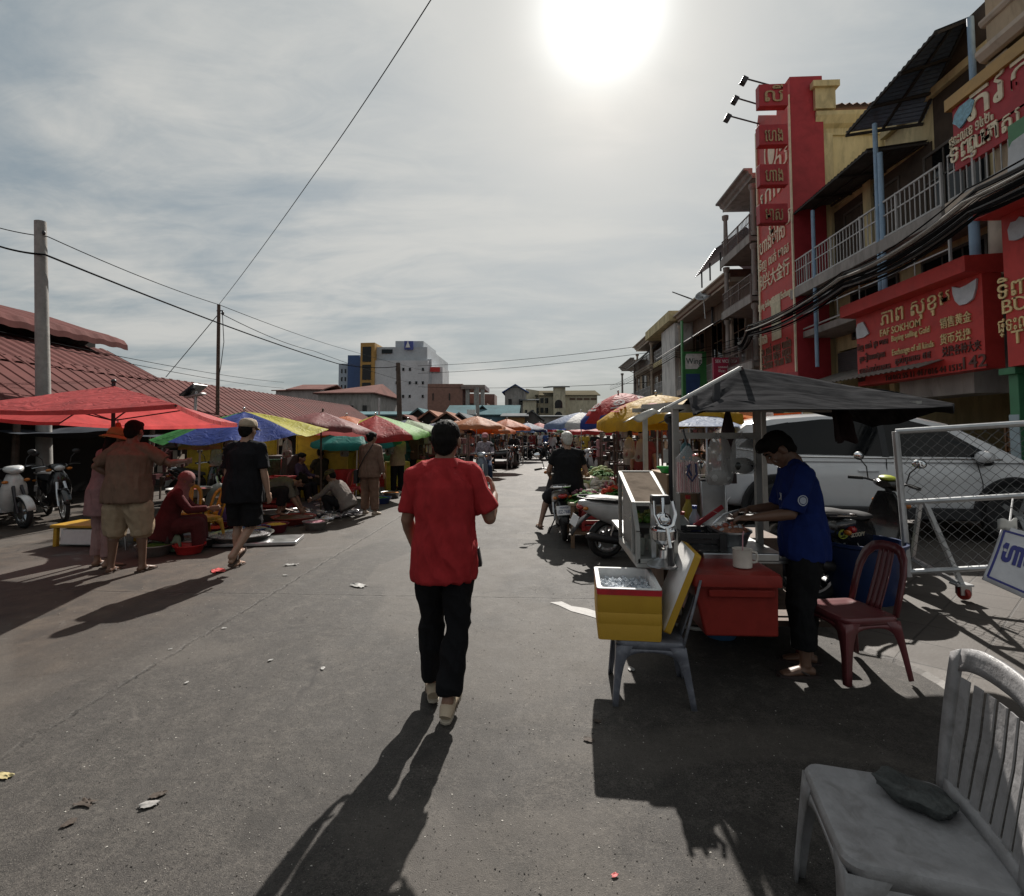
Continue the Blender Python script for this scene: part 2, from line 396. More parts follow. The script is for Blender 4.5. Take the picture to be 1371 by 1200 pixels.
        pn = nv(*hd['palm']) if 'palm' in hd else V((-sd, .15, 0)); pn = (pn-hv*pn.dot(hv)).normalized(); lat = hv.cross(pn)*1.0
        if lat.dot(V((0, 1, 0)) if 'thumb' not in hd else nv(*hd['thumb'])) < 0: lat = -lat      # lat points to the thumb side
        q = Matrix((lat, pn, hv)).transposed()
        curl = hd.get('curl', .45)
        pc = wst+hv*.052*s; body.ell(wst+hv*.012*s, (.027*s, .020*s, .03*s), rot=q); body.ell(pc, (.041*s, .017*s, .053*s), rot=q)
        if fingers:
            for i, (lt, ln) in enumerate(((.030, .071), (.010, .080), (-.010, .074), (-.029, .058))):
                b0 = wst+hv*.092*s+lat*lt*s; d1 = (hv+pn*curl*.5+lat*lt*1.5).normalized(); d2 = (hv*(1-curl*.6)+pn*curl*1.5).normalized(); d3 = (hv*(1-curl*1.4)+pn*curl*2.2).normalized()
                p1 = b0+d1*ln*.45*s; p2 = p1+d2*ln*.32*s; p3 = p2+d3*ln*.24*s
                body.tube([b0-hv*.02*s, b0, p1, p2, p3], [fr*1.1, fr*1.08, fr, fr*.92, fr*.75], 7)
            b0 = wst+hv*.030*s+lat*.030*s; d1 = (hv*.65+lat*.7+pn*.35).normalized(); d2 = (hv*.9+lat*.1+pn*.55).normalized()
            body.tube([b0, b0+d1*.035*s, b0+d1*.035*s+d2*.034*s, b0+d1*.035*s+d2*.052*s], [fr*1.45, fr*1.3, fr*1.1, fr*.8], 7)
        h, k, a = J[sd]
        body.tube([h+Z*.03*s, h.lerp(k, .35), k], [(.088*s*(.6+.4*g), .092*s*(.6+.4*g)), .076*s*(.7+.3*g), .050*s], 12)
        kv = (a-k).normalized(); bk = kv.cross(X); bk = -bk if bk.y > 0 else bk
        body.ell(k, .050*s); body.tube([k, k.lerp(a, .28)+bk*.012*s, k.lerp(a, .62), a], [.047*s, .052*s*(.8+.2*g), .042*s, .034*s], 10)
        # foot
        pit = legs[sd][2]; fx = .18*sd; fq = Matrix.Rotation(-fx, 3, 'Z') @ Matrix.Rotation(R(-pit), 3, 'X')
        ft = lambda y, z, x=0: a+fq @ (V((x, y, z))*s)
        body.ell(a, .037*s)
        body.tube([ft(-.055, -.045), ft(.0, -.035), ft(.07, -.045), ft(.135, -.057), ft(.165, -.060)], [(.030*s, .026*s), (.034*s, .036*s), (.040*s, .026*s), (.043*s, .016*s), (.030*s, .011*s)], 10, ref=fq @ Z)
        J[sd] = (h, k, a, fq, ft)
    body.build('body', skin, root, vox=vox, sm=3)
    if face:
        ey = MB()
        for sd in (-1, 1): ey.ell(hc+hr*sd*.031*hS+hu*.006*hS+hf*.080*hS, (.014*s, .012*s, .0075*s), rot=rotH)
        ey.build('eyes', M('eye dark', (.03, .02, .018), .2), root)
        br = MB()
        for sd in (-1, 1): br.tube([hc+hr*sd*.016*hS+hu*.029*hS+hf*.089*hS, hc+hr*sd*.034*hS+hu*.035*hS+hf*.084*hS, hc+hr*sd*.052*hS+hu*.027*hS+hf*.070*hS], [.005*s, .006*s, .003*s], 6)
        br.build('eyebrows', hairm, root)
    # ---- shirt
    if shirt:
        mb = MB(); c = .016
        secs = [(-hem-.01, .186*g*sw, .148*g*sw)]+[(-hem+.03, .188*g*sw, .150*g*sw), (.02, .186*g*sw, .148*g*sw), (.10, .174*g*sw, .138*g), (.18, .163*g, .128*g), (.28, .172*g, .130*g), (.38, .180*g*torso_sh, .123*g), (.45, .152*torso_sh, .100), (.492, .088, .080), (.508, .066, .066)]
        torso(mb, secs)
        for sd in (-1, 1):
            S, e, wst, wv = AJ[sd]
            mb.tube([neck-up1*.005*s+rt*sd*.035*s, neck-up1*.026*s+rt*sd*.09*s, SHD[sd]+up1*.010*s], [.055*s, .062*s, .066*s], 10)
            mb.ell(S, .069*s*(.85+.15*g))
            if sleeve:
                k = .86+.14*g
                if sleeve <= 1: q = S.lerp(e, sleeve); mb.tube([S, S.lerp(q, .5), q], [.067*s*k, .066*s*k, .070*s*k*sw], 14)
                else: q = e.lerp(wst, sleeve-1); mb.tube([S, S.lerp(e, .5), e], [.066*s*k, .060*s*k, .054*s*k], 12); mb.ell(e, .054*s*k); mb.tube([e, e.lerp(q, .5), q], [.053*s*k, .050*s*k, .042*s*k], 12)
        so_ = mb.build('shirt', shirt, root, vox=max(vox*.9, .006), sm=6, wr=(wr, 8, (1, 1, .45, 1)))
        if collar:
            cb = MB()
            rs = []
            for zz, rr in ((-.008, .078), (.022, .073), (.048, .067), (.056, .069), (.026, .086), (.0, .094)):
                rs.append([neck+up1*zz*s+rt*math.cos(q)*rr*s+up1.cross(rt)*(math.sin(q)*rr*.98*s+.004) - up1*.018*s*max(0, math.sin(q)) for q in (2*math.pi*k/28 for k in range(28))])
            cb.rings(rs, False, False); cb.build('collar', shirt, root)
    # ---- trousers / shorts / skirt
    if pants:
        mb = MB()
        torso(mb, [(-.13, .10, .09), (-.08, .158*g, .122*g), (-.02, .167*g, .126*g), (.05, .160*g, .119*g), (.085, .150*g, .112*g)])
        for sd in (-1, 1):
            h, k, a, fq, ft = J[sd]
            if plen <= 1: q = h.lerp(k, plen); mb.tube([h+Z*.0*s, h.lerp(q, .5), q], [(.088*s*(.6+.4*g)), .092*s*pw*(.7+.3*g), .094*s*pw*(.75+.25*g)], 14)
            else:
                q = k.lerp(a, plen-1); mb.tube([h+Z*.0*s, h.lerp(k, .4), k], [.088*s*(.6+.4*g), .086*s*pw*(.7+.3*g), .073*s*pw], 12); mb.ell(k, .073*s*pw)
                mb.tube([k, k.lerp(q, .5), q], [.072*s*pw, .070*s*pw, .066*s*pw], 12)
        mb.build('shorts' if plen <= 1 else 'trousers', pants, root, vox=max(vox*.9, .006), sm=4, wr=(wr*.9, 7, (1, 1, .8, 1)))
    # ---- footwear
    if shoe:
        for sd in (-1, 1):
            h, k, a, fq, ft = J[sd]; mb = MB()
            if shoekind == 'shoe':
                mb.tube([ft(-.068, -.045), ft(-.03, -.028), ft(.03, -.032), ft(.10, -.046), ft(.165, -.056), ft(.185, -.062)], [(.034*s, .030*s), (.042*s, .046*s), (.046*s, .042*s), (.049*s, .030*s), (.046*s, .020*s), (.030*s, .012*s)], 14, ref=fq @ Z)
                mb.build('shoe', shoe, root)
                q = MB(); q.rings([[ft(y, z, x) for x, y in SOLE] for z in (-.066, -.079)]); q.build('sole', M('shoe sole', (.42, .37, .30), .7), root)
                q = MB()
                for yy in (.02, .045, .07): q.tube([ft(yy-.03, -.055, .048), ft(yy, -.02, .040), ft(yy+.012, -.004, .0), ft(yy, -.02, -.040), ft(yy-.03, -.055, -.048)], .0035*s, 5)
                if vox < .008: q.build('laces', M('shoe trim', (.12, .09, .07), .7), root)
            else:
                mb.rings([[ft(y, z, x*1.05) for x, y in SOLE] for z in (-.062, -.082)])
                mb.tube([ft(.10, -.058, 0), ft(.06, -.030, .022), ft(.0, -.052, .048)], .010*s, 6); mb.tube([ft(.10, -.058, 0), ft(.06, -.030, -.022), ft(.0, -.052, -.048)], .007*s, 6)
                mb.build('sandal', shoe, root)
    # ---- hair and headwear
    hb = MB(); HE = lambda r, u, f, rad: hb.ell(hc+hr*r*hS+hu*u*hS+hf*f*hS, [q*hS for q in rad], rot=rotH, n=18, m=12)
    covered = hat in ('cap', 'helmet', 'bucket')
    if hair and hat != 'hijab':
        if not covered: HE(0, .045, -.016, (.083, .096, .082)); HE(0, .085, .020, (.066, .072, .036))
        HE(0, .005, -.045, (.078, .066, .074)); HE(0, -.035, -.060, (.060, .040, .050))
        if hair == 'top': HE(0, .088, .05, (.066, .055, .038)); HE(.0, .075, .088, (.045, .026, .024))
        if hair == 'long': HE(0, -.10, -.070, (.062, .035, .12)); HE(0, -.02, -.06, (.075, .05, .09))
        if hair == 'bun': HE(0, .03, -.125, (.038, .038, .038))
        if hair == 'tail': hb.tube([hc-hf*.10*s+hu*.02*s, hc-hf*.135*s-hu*.06*s, hc-hf*.115*s-hu*.20*s], [.028*s, .030*s, .012*s], 8)
        hb.build('hair', hairm, root, vox=max(vox*.8, .0055), sm=2, wr=(.004, 40, (1, 1, .5)))
    if hat:
        hb = MB(); hm = hatm or HAIRB
        def dome(r, zc, top, k=1.0):
            q = Matrix((hr, hf, hu)).transposed()*1.06; c0 = hc+hu*zc*s-hf*.008*s
            hb.rings([[c0+q @ V((math.cos(t)*r[0]*c_*s, math.sin(t)*r[1]*c_*s, top*z_*s)) for t in (2*math.pi*j/22 for j in range(22))] for c_, z_ in ((1.0, 0), (1.01, .25), (.95, .6), (.78, .86), (.45, .98), (.1, 1.0))], False, True)
            return q, c0
        if hat == 'cap':
            q, c0 = dome((.088, .105), .030, .10); sgn = 1
            hb.rings([[c0+q @ V((x*s, y*s, z*s)) for x, y, z in pts] for pts in ([(-.075, .055, .0), (-.05, .09, .012), (0, .103, .018), (.05, .09, .012), (.075, .055, .0)], [(-.07, .12, -.02), (-.045, .16, -.015), (0, .178, -.010), (.045, .16, -.015), (.07, .12, -.02)])], closed=False, cap0=False, cap1=False)
            hb.build('cap', hm, root, solid=.004)
        elif hat == 'bucket':
            q, c0 = dome((.090, .106), .028, .10)
            hb.rings([[c0+q @ V((math.cos(t)*r*s, math.sin(t)*r*1.1*s, z*s)) for t in (2*math.pi*j/26 for j in range(26))] for r, z in ((.090, .004), (.12, -.015), (.155, -.038))], False, False)
            hb.build('sun_hat', hm, root, solid=.004)
        elif hat == 'helmet':
            hb.ell(hc+hu*.045*s-hf*.01*s, (.118*s, .135*s, .105*s), 18, 12, rotH); hb.build('helmet', hm, root)
            q = MB(); q.ell(hc+hu*.02*s+hf*.045*s, (.105*s, .085*s, .05*s), 14, 8, rotH); q.build('visor', M('visor dark', (.02, .02, .022), .1), root)
        elif hat == 'hijab':
            hb.ell(hc+hu*.03*s-hf*.018*s, (.097*s, .112*s, .104*s), 18, 12, rotH); hb.ell(hc-hu*.06*s-hf*.012*s, (.086*s, .088*s, .09*s), 16, 10, rotH)
            hb.tube([hc-hu*.07*s, neck-up1*.01*s+Yv*.01, neck-up1*.12*s+Yv*.01], [.085*s, (.12*s, .105*s), (.19*s, .15*s)], 16, ref=Yv)
            hb.build('headscarf', hm, root, vox=max(vox, .009), sm=4, wr=(.006, 12, (1, 1, .6, 1)))
    root['_j'] = 1; del root['_j']
    return root, dict(hc=hc, neck=neck, P=P, arms=AJ, legs=J, hf=hf, hu=hu, up1=up1, mid=mid)
SOLE = [(.0, -.085), (.028, -.075), (.036, -.03), (.036, .03), (.046, .09), (.044, .14), (.026, .185), (-.0, .195), (-.026, .185), (-.044, .14), (-.046, .09), (-.036, .03), (-.036, -.03), (-.028, -.075)]
# ---------------------------------------------------------------- kit: parasols, chairs, bikes, baskets
def parasol(label, x, y, zt, ze, rad, cols, lean=(0, 0), val=.10, n=8, z0=0, pole=.017, group=None, polem=None, sag=.10, rot=.2, dome=.30, polebase=None, name='market_parasol', marks=()):
    """round parasol: apex height zt, edge height ze; cols = one material per panel (cycled)"""
    root = empty(name, (x, y, z0), 0, label, 'parasol', group)
    zt -= z0; ze -= z0
    T = Matrix.Translation((0, 0, zt)) @ Matrix.Rotation(lean[0], 4, 'X') @ Matrix.Rotation(lean[1], 4, 'Y') @ Matrix.Translation((0, 0, -zt))
    mb = MB(); mb.X = T; k = 6; h = zt-ze
    for p in range(n):
        mb.mat(p % len(cols)); a0 = rot+2*math.pi*p/n; a1 = rot+2*math.pi*(p+1)/n
        def fn(u, v):
            a = a0+(a1-a0)*u; rr = rad*v*(1-(.10*v)*math.sin(math.pi*u)) ; bow = sag*rad*v*math.sin(math.pi*u)*.55
            z = zt-h*((1-dome)*v+dome*v*v)-bow*.6+.012*noise.noise(V((math.cos(a)*rr*5+x, math.sin(a)*rr*5, y)))
            return (math.cos(a)*rr, math.sin(a)*rr, z)
        mb.grid(fn, 6, k)
        if val:
            def fv(u, v):
                q = V(fn(u, 1)); return (q.x*(1+.02*v), q.y*(1+.02*v), q.z-val*v*(1+.15*math.sin(u*9)))
            mb.grid(fv, 6, 1)
    c = mb.build('canopy', cols, root, recalc=False)
    m = c.data; bm = bmesh.new(); bm.from_mesh(m); bmesh.ops.remove_doubles(bm, verts=bm.verts, dist=.002); bm.to_mesh(m); bm.free()
    for a_, v_, da, dv, mm in marks:
        k_ = MB(); k_.X = T; f_ = lambda a, v: (math.cos(a)*rad*v*1.01, math.sin(a)*rad*v*1.01, zt-h*((1-dome)*v+dome*v*v)+.015)
        k_.rings([[f_(a_+da*s_*math.cos(t), v_+dv*s_*math.sin(t)) for t in (2*math.pi*j/20 for j in range(20))] for s_ in (1, .55)], False, False); k_.add([f_(a_+da*x, v_+dv*y) for x, y in ((-1.2, 1.35), (1.2, 1.35), (1.2, 1.8), (-1.2, 1.8))], [(0, 1, 2, 3)]); k_.add([f_(a_+da*x, v_+dv*y) for x, y in ((-.3, .3), (0, -.4), (.3, .3))], [(0, 1, 2)]); k_.build('printed_mark', mm, root, recalc=False)
    pb = MB(); q = T @ V((0, 0, zt+.05)); e = V(polebase) if polebase else V((0, 0, 0)); pb.tube([e, T @ V((0, 0, ze)), q], pole, 8); pb.ell(q, (.022, .022, .03)); pb.build('pole', polem or STEEL, root)
    for p in range(n):
        a = rot+2*math.pi*p/n; r_ = MB(); r_.X = T
        r_.tube([(0, 0, zt-.03), (math.cos(a)*rad*.5, math.sin(a)*rad*.5, zt-h*((1-dome)*.5+dome*.25)-.03), (math.cos(a)*rad*.98, math.sin(a)*rad*.98, ze-.012)], .006, 5); r_.build('rib', STEEL, root)
    return root
def square_parasol(label, apex, corners, m, drop=.16, base=(0, 0), group=None, polem=None, mv=None):
    apex = V(apex); cs = [V(c) for c in corners]; root = empty('square_market_parasol', (base[0], base[1], 0), 0, label, 'parasol', group)
    mb = MB()
    for i in range(4):
        a, b = cs[i], cs[(i+1) % 4]
        mb.grid(lambda u, v: (apex.lerp(a.lerp(b, u), v)+V((0, 0, -.05*math.sin(math.pi*u)*v*v+.01*noise.noise(V((u*6+i, v*5, 1)))))), 8, 8)
        mb.grid(lambda u, v: (a.lerp(b, u)*1.0+V((0, 0, -.05*math.sin(math.pi*u)-drop*v))), 8, 1)
    mb.build('canopy', m, root, world=True, recalc=False)
    p = MB(); p.tube([(base[0], base[1], 0), apex+V((0, 0, .06))], .022, 8); p.ell(apex+V((0, 0, .06)), .03); p.build('pole', polem or DARKM, root, world=True)
    hub = V((base[0], base[1], 0)).lerp(apex, .80)
    for c in cs:
        r_ = MB(); r_.tube([apex-V((0, 0, .03)), c-V((0, 0, .02))], .011, 6); r_.tube([hub, apex.lerp(c, .55)-V((0, 0, .03))], .009, 6); r_.build('rib', polem or DARKM, root, world=True)
    return root

def rrect(w, d, r, n=5, cx=0, cy=0):
    o = []
    for sx, sy, a0 in ((1, 1, 0), (-1, 1, 90), (-1, -1, 180), (1, -1, 270)):
        for i in range(n+1):
            a = R(a0+90*i/n); o.append((cx+sx*(w/2-r)+r*math.cos(a), cy+sy*(d/2-r)+r*math.sin(a)))
    return o
def plastic_chair(label, loc, rz, m, scale=1, slats=6, group=None, style='slat', w=.43, d=.41, name='plastic_chair', backh=.43, lean=.25):
    """one-piece plastic chair, faces +Y"""
    root = empty(name, loc, rz, label, 'chair', group, scale); zs = .42
    mb = MB(); rs = []
    for ins, z in ((.004, zs-.055), (.0, zs-.012), (.006, zs-.002), (.016, zs), (.05, zs-.006), (.11, zs-.014), (.16, zs-.017)):
        pts = rrect(w-2*ins, d-2*ins, max(.012, .05-ins*.3)); rs.append([(x, y, z+.004*(y/d)) for x, y in pts])
    mb.rings(rs, False, True)
    # arched aprons on the four sides
    for ax in range(4):
        L = w if ax % 2 == 0 else d; off = (d if ax % 2 == 0 else w)/2
        q = Matrix.Rotation(R(90*ax), 3, 'Z'); Lh = L/2-.03
        mb.grid(lambda u, v: q @ V(((u*2-1)*Lh, off-.002, zs-.05-v*(.018+.075*abs(u*2-1)**3))), 14, 1)
    mb.build('seat', m, root, solid=.007, recalc=True)
    for sx in (-1, 1):
        for sy in (-1, 1):
            lg = MB(); top = V((sx*(w/2-.002), sy*(d/2-.002), zs-.03)); bot = V((sx*(w/2+.030), sy*(d/2+(.030 if sy > 0 else .055)), 0)); n = 7
            A, B, C = [], [], []
            for i in range(n):
                t = i/(n-1); p = top.lerp(bot, t); wd = .034+.06*(1-t)**4+.014*(1-t); A.append(p+V((-sx*wd, 0, 0))); B.append(p); C.append(p+V((0, -sy*wd, 0)))
            lg.rings([[A[i], B[i], C[i]] for i in range(n)], False, False, closed=False)
            lg.build('leg', m, root, solid=.009)
    # back
    H = backh
    def bp(u, z, off=0):                            # u in -1..1 across, z up from the seat
        wz = (w/2-.005)*(1+.06*z/H-.10*(z/H)**3)
        return V((u*wz, -d/2+.012-lean*z-.05*z*z+.035*(1-u*u)*-(.3+.7*min(1, z/H*2))-off, zs-.01+z))
    def strip(u0, u1, z0, z1, nu=2, nz=8):
        mb.grid(lambda a, b: bp(u0+(u1-u0)*a, z0+(z1-z0)*b), nu, nz)
    mb = MB()
    if style == 'slat':
        arch = lambda u: H*(1-.10*abs(u)**4)
        mb.grid(lambda a, b: bp(-1+.17*a, arch(-1+.17*a)*b), 2, 12); mb.grid(lambda a, b: bp(1-.17*a, arch(1-.17*a)*b), 2, 12)
        mb.grid(lambda a, b: bp(-.83+1.66*a, (arch(-.83+1.66*a)-.075)+.075*b), 14, 3)
        mb.grid(lambda a, b: bp(-.83+1.66*a, .05*b), 14, 2)
        mb.build('back_frame', m, root, solid=.014, bevel=.004)
        mb = MB(); g_ = 1.66/slats
        for i in range(slats):
            u0 = -.83+g_*i+g_*.17; u1 = -.83+g_*(i+1)-g_*.17
            mb.grid(lambda a, b: bp(u0+(u1-u0)*a, .045+(H-.115-.045)*b), 2, 12)
        mb.build('back_slats', m, root, solid=.005, smooth=False)
    else:                                           # rounded back with two long openings
        pts = []
        n = 16
        def rim(k, t):
            a = math.pi*t; return bp(-math.cos(a)*k*(1 if True else 0), 0)
        out = [(-1.0, 0), (-1.0, H*.3), (-.98, H*.6), (-.88, H*.82), (-.62, H*.955), (-.3, H*.995), (0, H), (.3, H*.995), (.62, H*.955), (.88, H*.82), (.98, H*.6), (1.0, H*.3), (1.0, 0)]
        inn = [(-.80, 0), (-.79, H*.3), (-.76, H*.55), (-.66, H*.72), (-.46, H*.83), (-.24, H*.865), (0, H*.87), (.24, H*.865), (.46, H*.83), (.66, H*.72), (.76, H*.55), (.79, H*.3), (.80, 0)]
        mb.rings([[bp(*p) for p in out], [bp(*p) for p in inn]], False, False, closed=False)
        mb.build('back_frame', m, root, solid=.016, bevel=.005)
        mb = MB()
        for u0, u1 in ((-.30, .30),):
            mb.grid(lambda a, b: bp(u0+(u1-u0)*a, H*.90*b, -.006*math.cos(a*math.pi*6)), 18, 10)
        mb.build('back_panel', m, root, solid=.008)
    return root
def stool(label, loc, m, rz=0, h=.42, w=.30, group=None):
    root = empty('plastic_stool', loc, rz, label, 'stool', group)
    mb = MB(); mb.rings([[(x, y, z) for x, y in rrect(w-2*i, w-2*i, .04)] for i, z in ((0, h-.05), (0, h-.01), (.008, h), (.06, h-.004))], False, True); mb.build('seat', m, root, solid=.006)
    for sx in (-1, 1):
        for sy in (-1, 1):
            lg = MB(); lg.rings([[V((sx*(w/2-a+e), sy*(w/2+e), z)), V((sx*(w/2+e), sy*(w/2+e), z)), V((sx*(w/2+e), sy*(w/2-a+e), z))] for z, a, e in ((h-.03, .09, 0), (h*.75, .055, .01), (0, .04, .035))], False, False, closed=False); lg.build('leg', m, root, solid=.008)
    return root
def crate(label, loc, rz, d, m, group=None, lid=None, name='plastic_crate', cat='crate', slots=True):
    """open slatted plastic crate, d = (w, depth, h)"""
    root = empty(name, loc, rz, label, cat, group); x, y, h = d[0]/2, d[1]/2, d[2]; t = .012
    mb = MB(); mb.box(-x, x, -y, y, 0, .015)
    for i in range(4):
        z0, z1 = .02+h*.25*i, .02+h*.25*i+h*(.155 if slots else .248)
        z1 = min(z1, h)
        for sy in (-1, 1): mb.box(-x+.02, x-.02, sy*y-(t if sy > 0 else 0), sy*y+(0 if sy > 0 else t), z0, z1)
        for sx in (-1, 1): mb.box(sx*x-(t if sx > 0 else 0), sx*x+(0 if sx > 0 else t), -y+.02, y-.02, z0, z1)
    for sx in (-1, 1):
        for sy in (-1, 1): mb.box(sx*x-.022, sx*x+.022, sy*y-.022, sy*y+.022, .001, h)
    for sy in (-1, 1): mb.box(-x-.015, x+.015, sy*y-.017, sy*y+.017, h-.03, h+.002)
    for sx in (-1, 1): mb.box(sx*x-.017, sx*x+.017, -y-.013, y+.013, h-.031, h+.004)
    mb.build('walls', m, root)
    if lid: q = MB(); q.box(-x-.018, x+.018, -y-.018, y+.018, h+.005, h+.04); q.build('lid', lid, root, bevel=.008)
    return root
def basin(label, loc, r, h, m, fill=None, group=None, name='basin', fillh=.8):
    root = empty(name, loc, 0, label, name.replace('_', ' '), group)
    mb = MB(); mb.lathe([(r*.72, 0), (r*.74, .004), (r*.92, h*.8), (r*.97, h*.96), (r*1.03, h), (r*1.03, h-.012), (r*.94, h*.78), (r*.74, .012), (0.001, .012)], 26, cap0=True, cap1=False); mb.build('bowl', m, root)
    if fill:
        q = MB(); fz = h*fillh; rr = r*(.72+.22*fillh)
        q.grid(lambda u, v: V((rr*.98*v*math.cos(u*2*math.pi), rr*.98*v*math.sin(u*2*math.pi), fz+.03*(1-v*v)+.02*noise.noise(V((v*6*math.cos(u*6.283)+loc[0], v*6*math.sin(u*6.283), 0))))), 24, 6)
        q.build('contents', fill, root)
    return root
def pile(name, label, cat, loc, m, n, R0, size, h=.12, shape='ell', group=None, seed=0, rz=0, el=1, parent=None):
    r_ = random.Random(seed+int(loc[0]*100)); mb = MB(); mats = m if isinstance(m, (list, tuple)) else [m]
    for i in range(n):
        a = r_.random()*6.283; q = math.sqrt(r_.random()); x, y = R0*q*math.cos(a)*el, R0*q*math.sin(a); z = h*(1-q*q)*r_.random()+size*.5
        rot = Matrix.Rotation(r_.random()*6, 3, 'Z') @ Matrix.Rotation((r_.random()-.5)*1.2, 3, 'X'); k = size*(.7+.6*r_.random()); mb.mat(r_.randrange(len(mats)))
        if shape == 'ell': mb.ell((x, y, z), (k, k*.85, k*.8), 8, 6, rot)
        elif shape == 'long': mb.ell((x, y, z), (k*2.4, k*.6, k*.5), 8, 6, rot)
        elif shape == 'leaf':
            for j in range(4):
                q2 = rot @ Matrix.Rotation(j*1.57+.4, 3, 'Z') @ Matrix.Rotation(-.5+.2*r_.random(), 3, 'X'); p = V((x, y, z))
                mb.add([p+q2 @ V(t)*k for t in ((0, 0, 0), (.7, 1.0, .25), (0, 2.2, .1), (-.7, 1.0, .25))], [(0, 1, 2), (0, 2, 3)])
        elif shape == 'fish':
            mb.ell((x, y, z), (k*2.2, k*.35, k*.55), 8, 6, rot); p = V((x, y, z)); mb.add([p+rot @ V(t)*k for t in ((-1.9, .02, 0), (-2.9, .02, .6), (-2.6, .02, 0), (-2.9, .02, -.6))], [(0, 1, 2), (0, 2, 3)])
    o = mb.build(name, mats, parent); o.location = loc; o.rotation_euler = (0, 0, rz)
    return tag(o, label, cat, group) if label else o

# ---------------------------------------------------------------- motor scooters (local: nose +Y)
def wheel(root, y, r, x=0, spokes=5, wd=.045, rimm=None):
    t = MB(); n = 28; t.rings([[V((x+math.cos(2*math.pi*k/10)*wd*.95, y+math.cos(2*math.pi*i/n)*(r-wd*.9+math.sin(2*math.pi*k/10)*wd*.9), r+math.sin(2*math.pi*i/n)*(r-wd*.9+math.sin(2*math.pi*k/10)*wd*.9))) for k in range(10)] for i in range(n+1)], False, False)
    to = t.build('wheel', RUBBER, root)
    m = MB(); ri = r-wd*1.75
    m.rings([[V((x+dx, y+math.cos(2*math.pi*i/n)*q, r+math.sin(2*math.pi*i/n)*q)) for dx, q in ((-wd*.7, ri+.008), (wd*.7, ri+.008), (wd*.7, ri-.012), (-wd*.7, ri-.012))] for i in range(n+1)], False, False)
    for k in range(spokes):
        a = 2*math.pi*k/spokes+.3; d = V((0, math.cos(a), math.sin(a))); c = V((x, y, r))
        if spokes > 10: m.tube([c+d*.03, c+d*ri], .004, 4)
        else: m.bar(c+d*.03, c+d*ri, .026, .04, ref=(1, 0, 0))
    m.lathe([(.045, -wd*.9), (.05, -wd*.4), (.05, wd*.4), (.045, wd*.9)], 14, (x, y, r), (1, 0, 0))
    m.lathe([(.11, wd*1.0), (.11, wd*1.12)], 20, (x, y, r), (1, 0, 0))
    m.build('rim', rimm or STEEL, to)
    return to
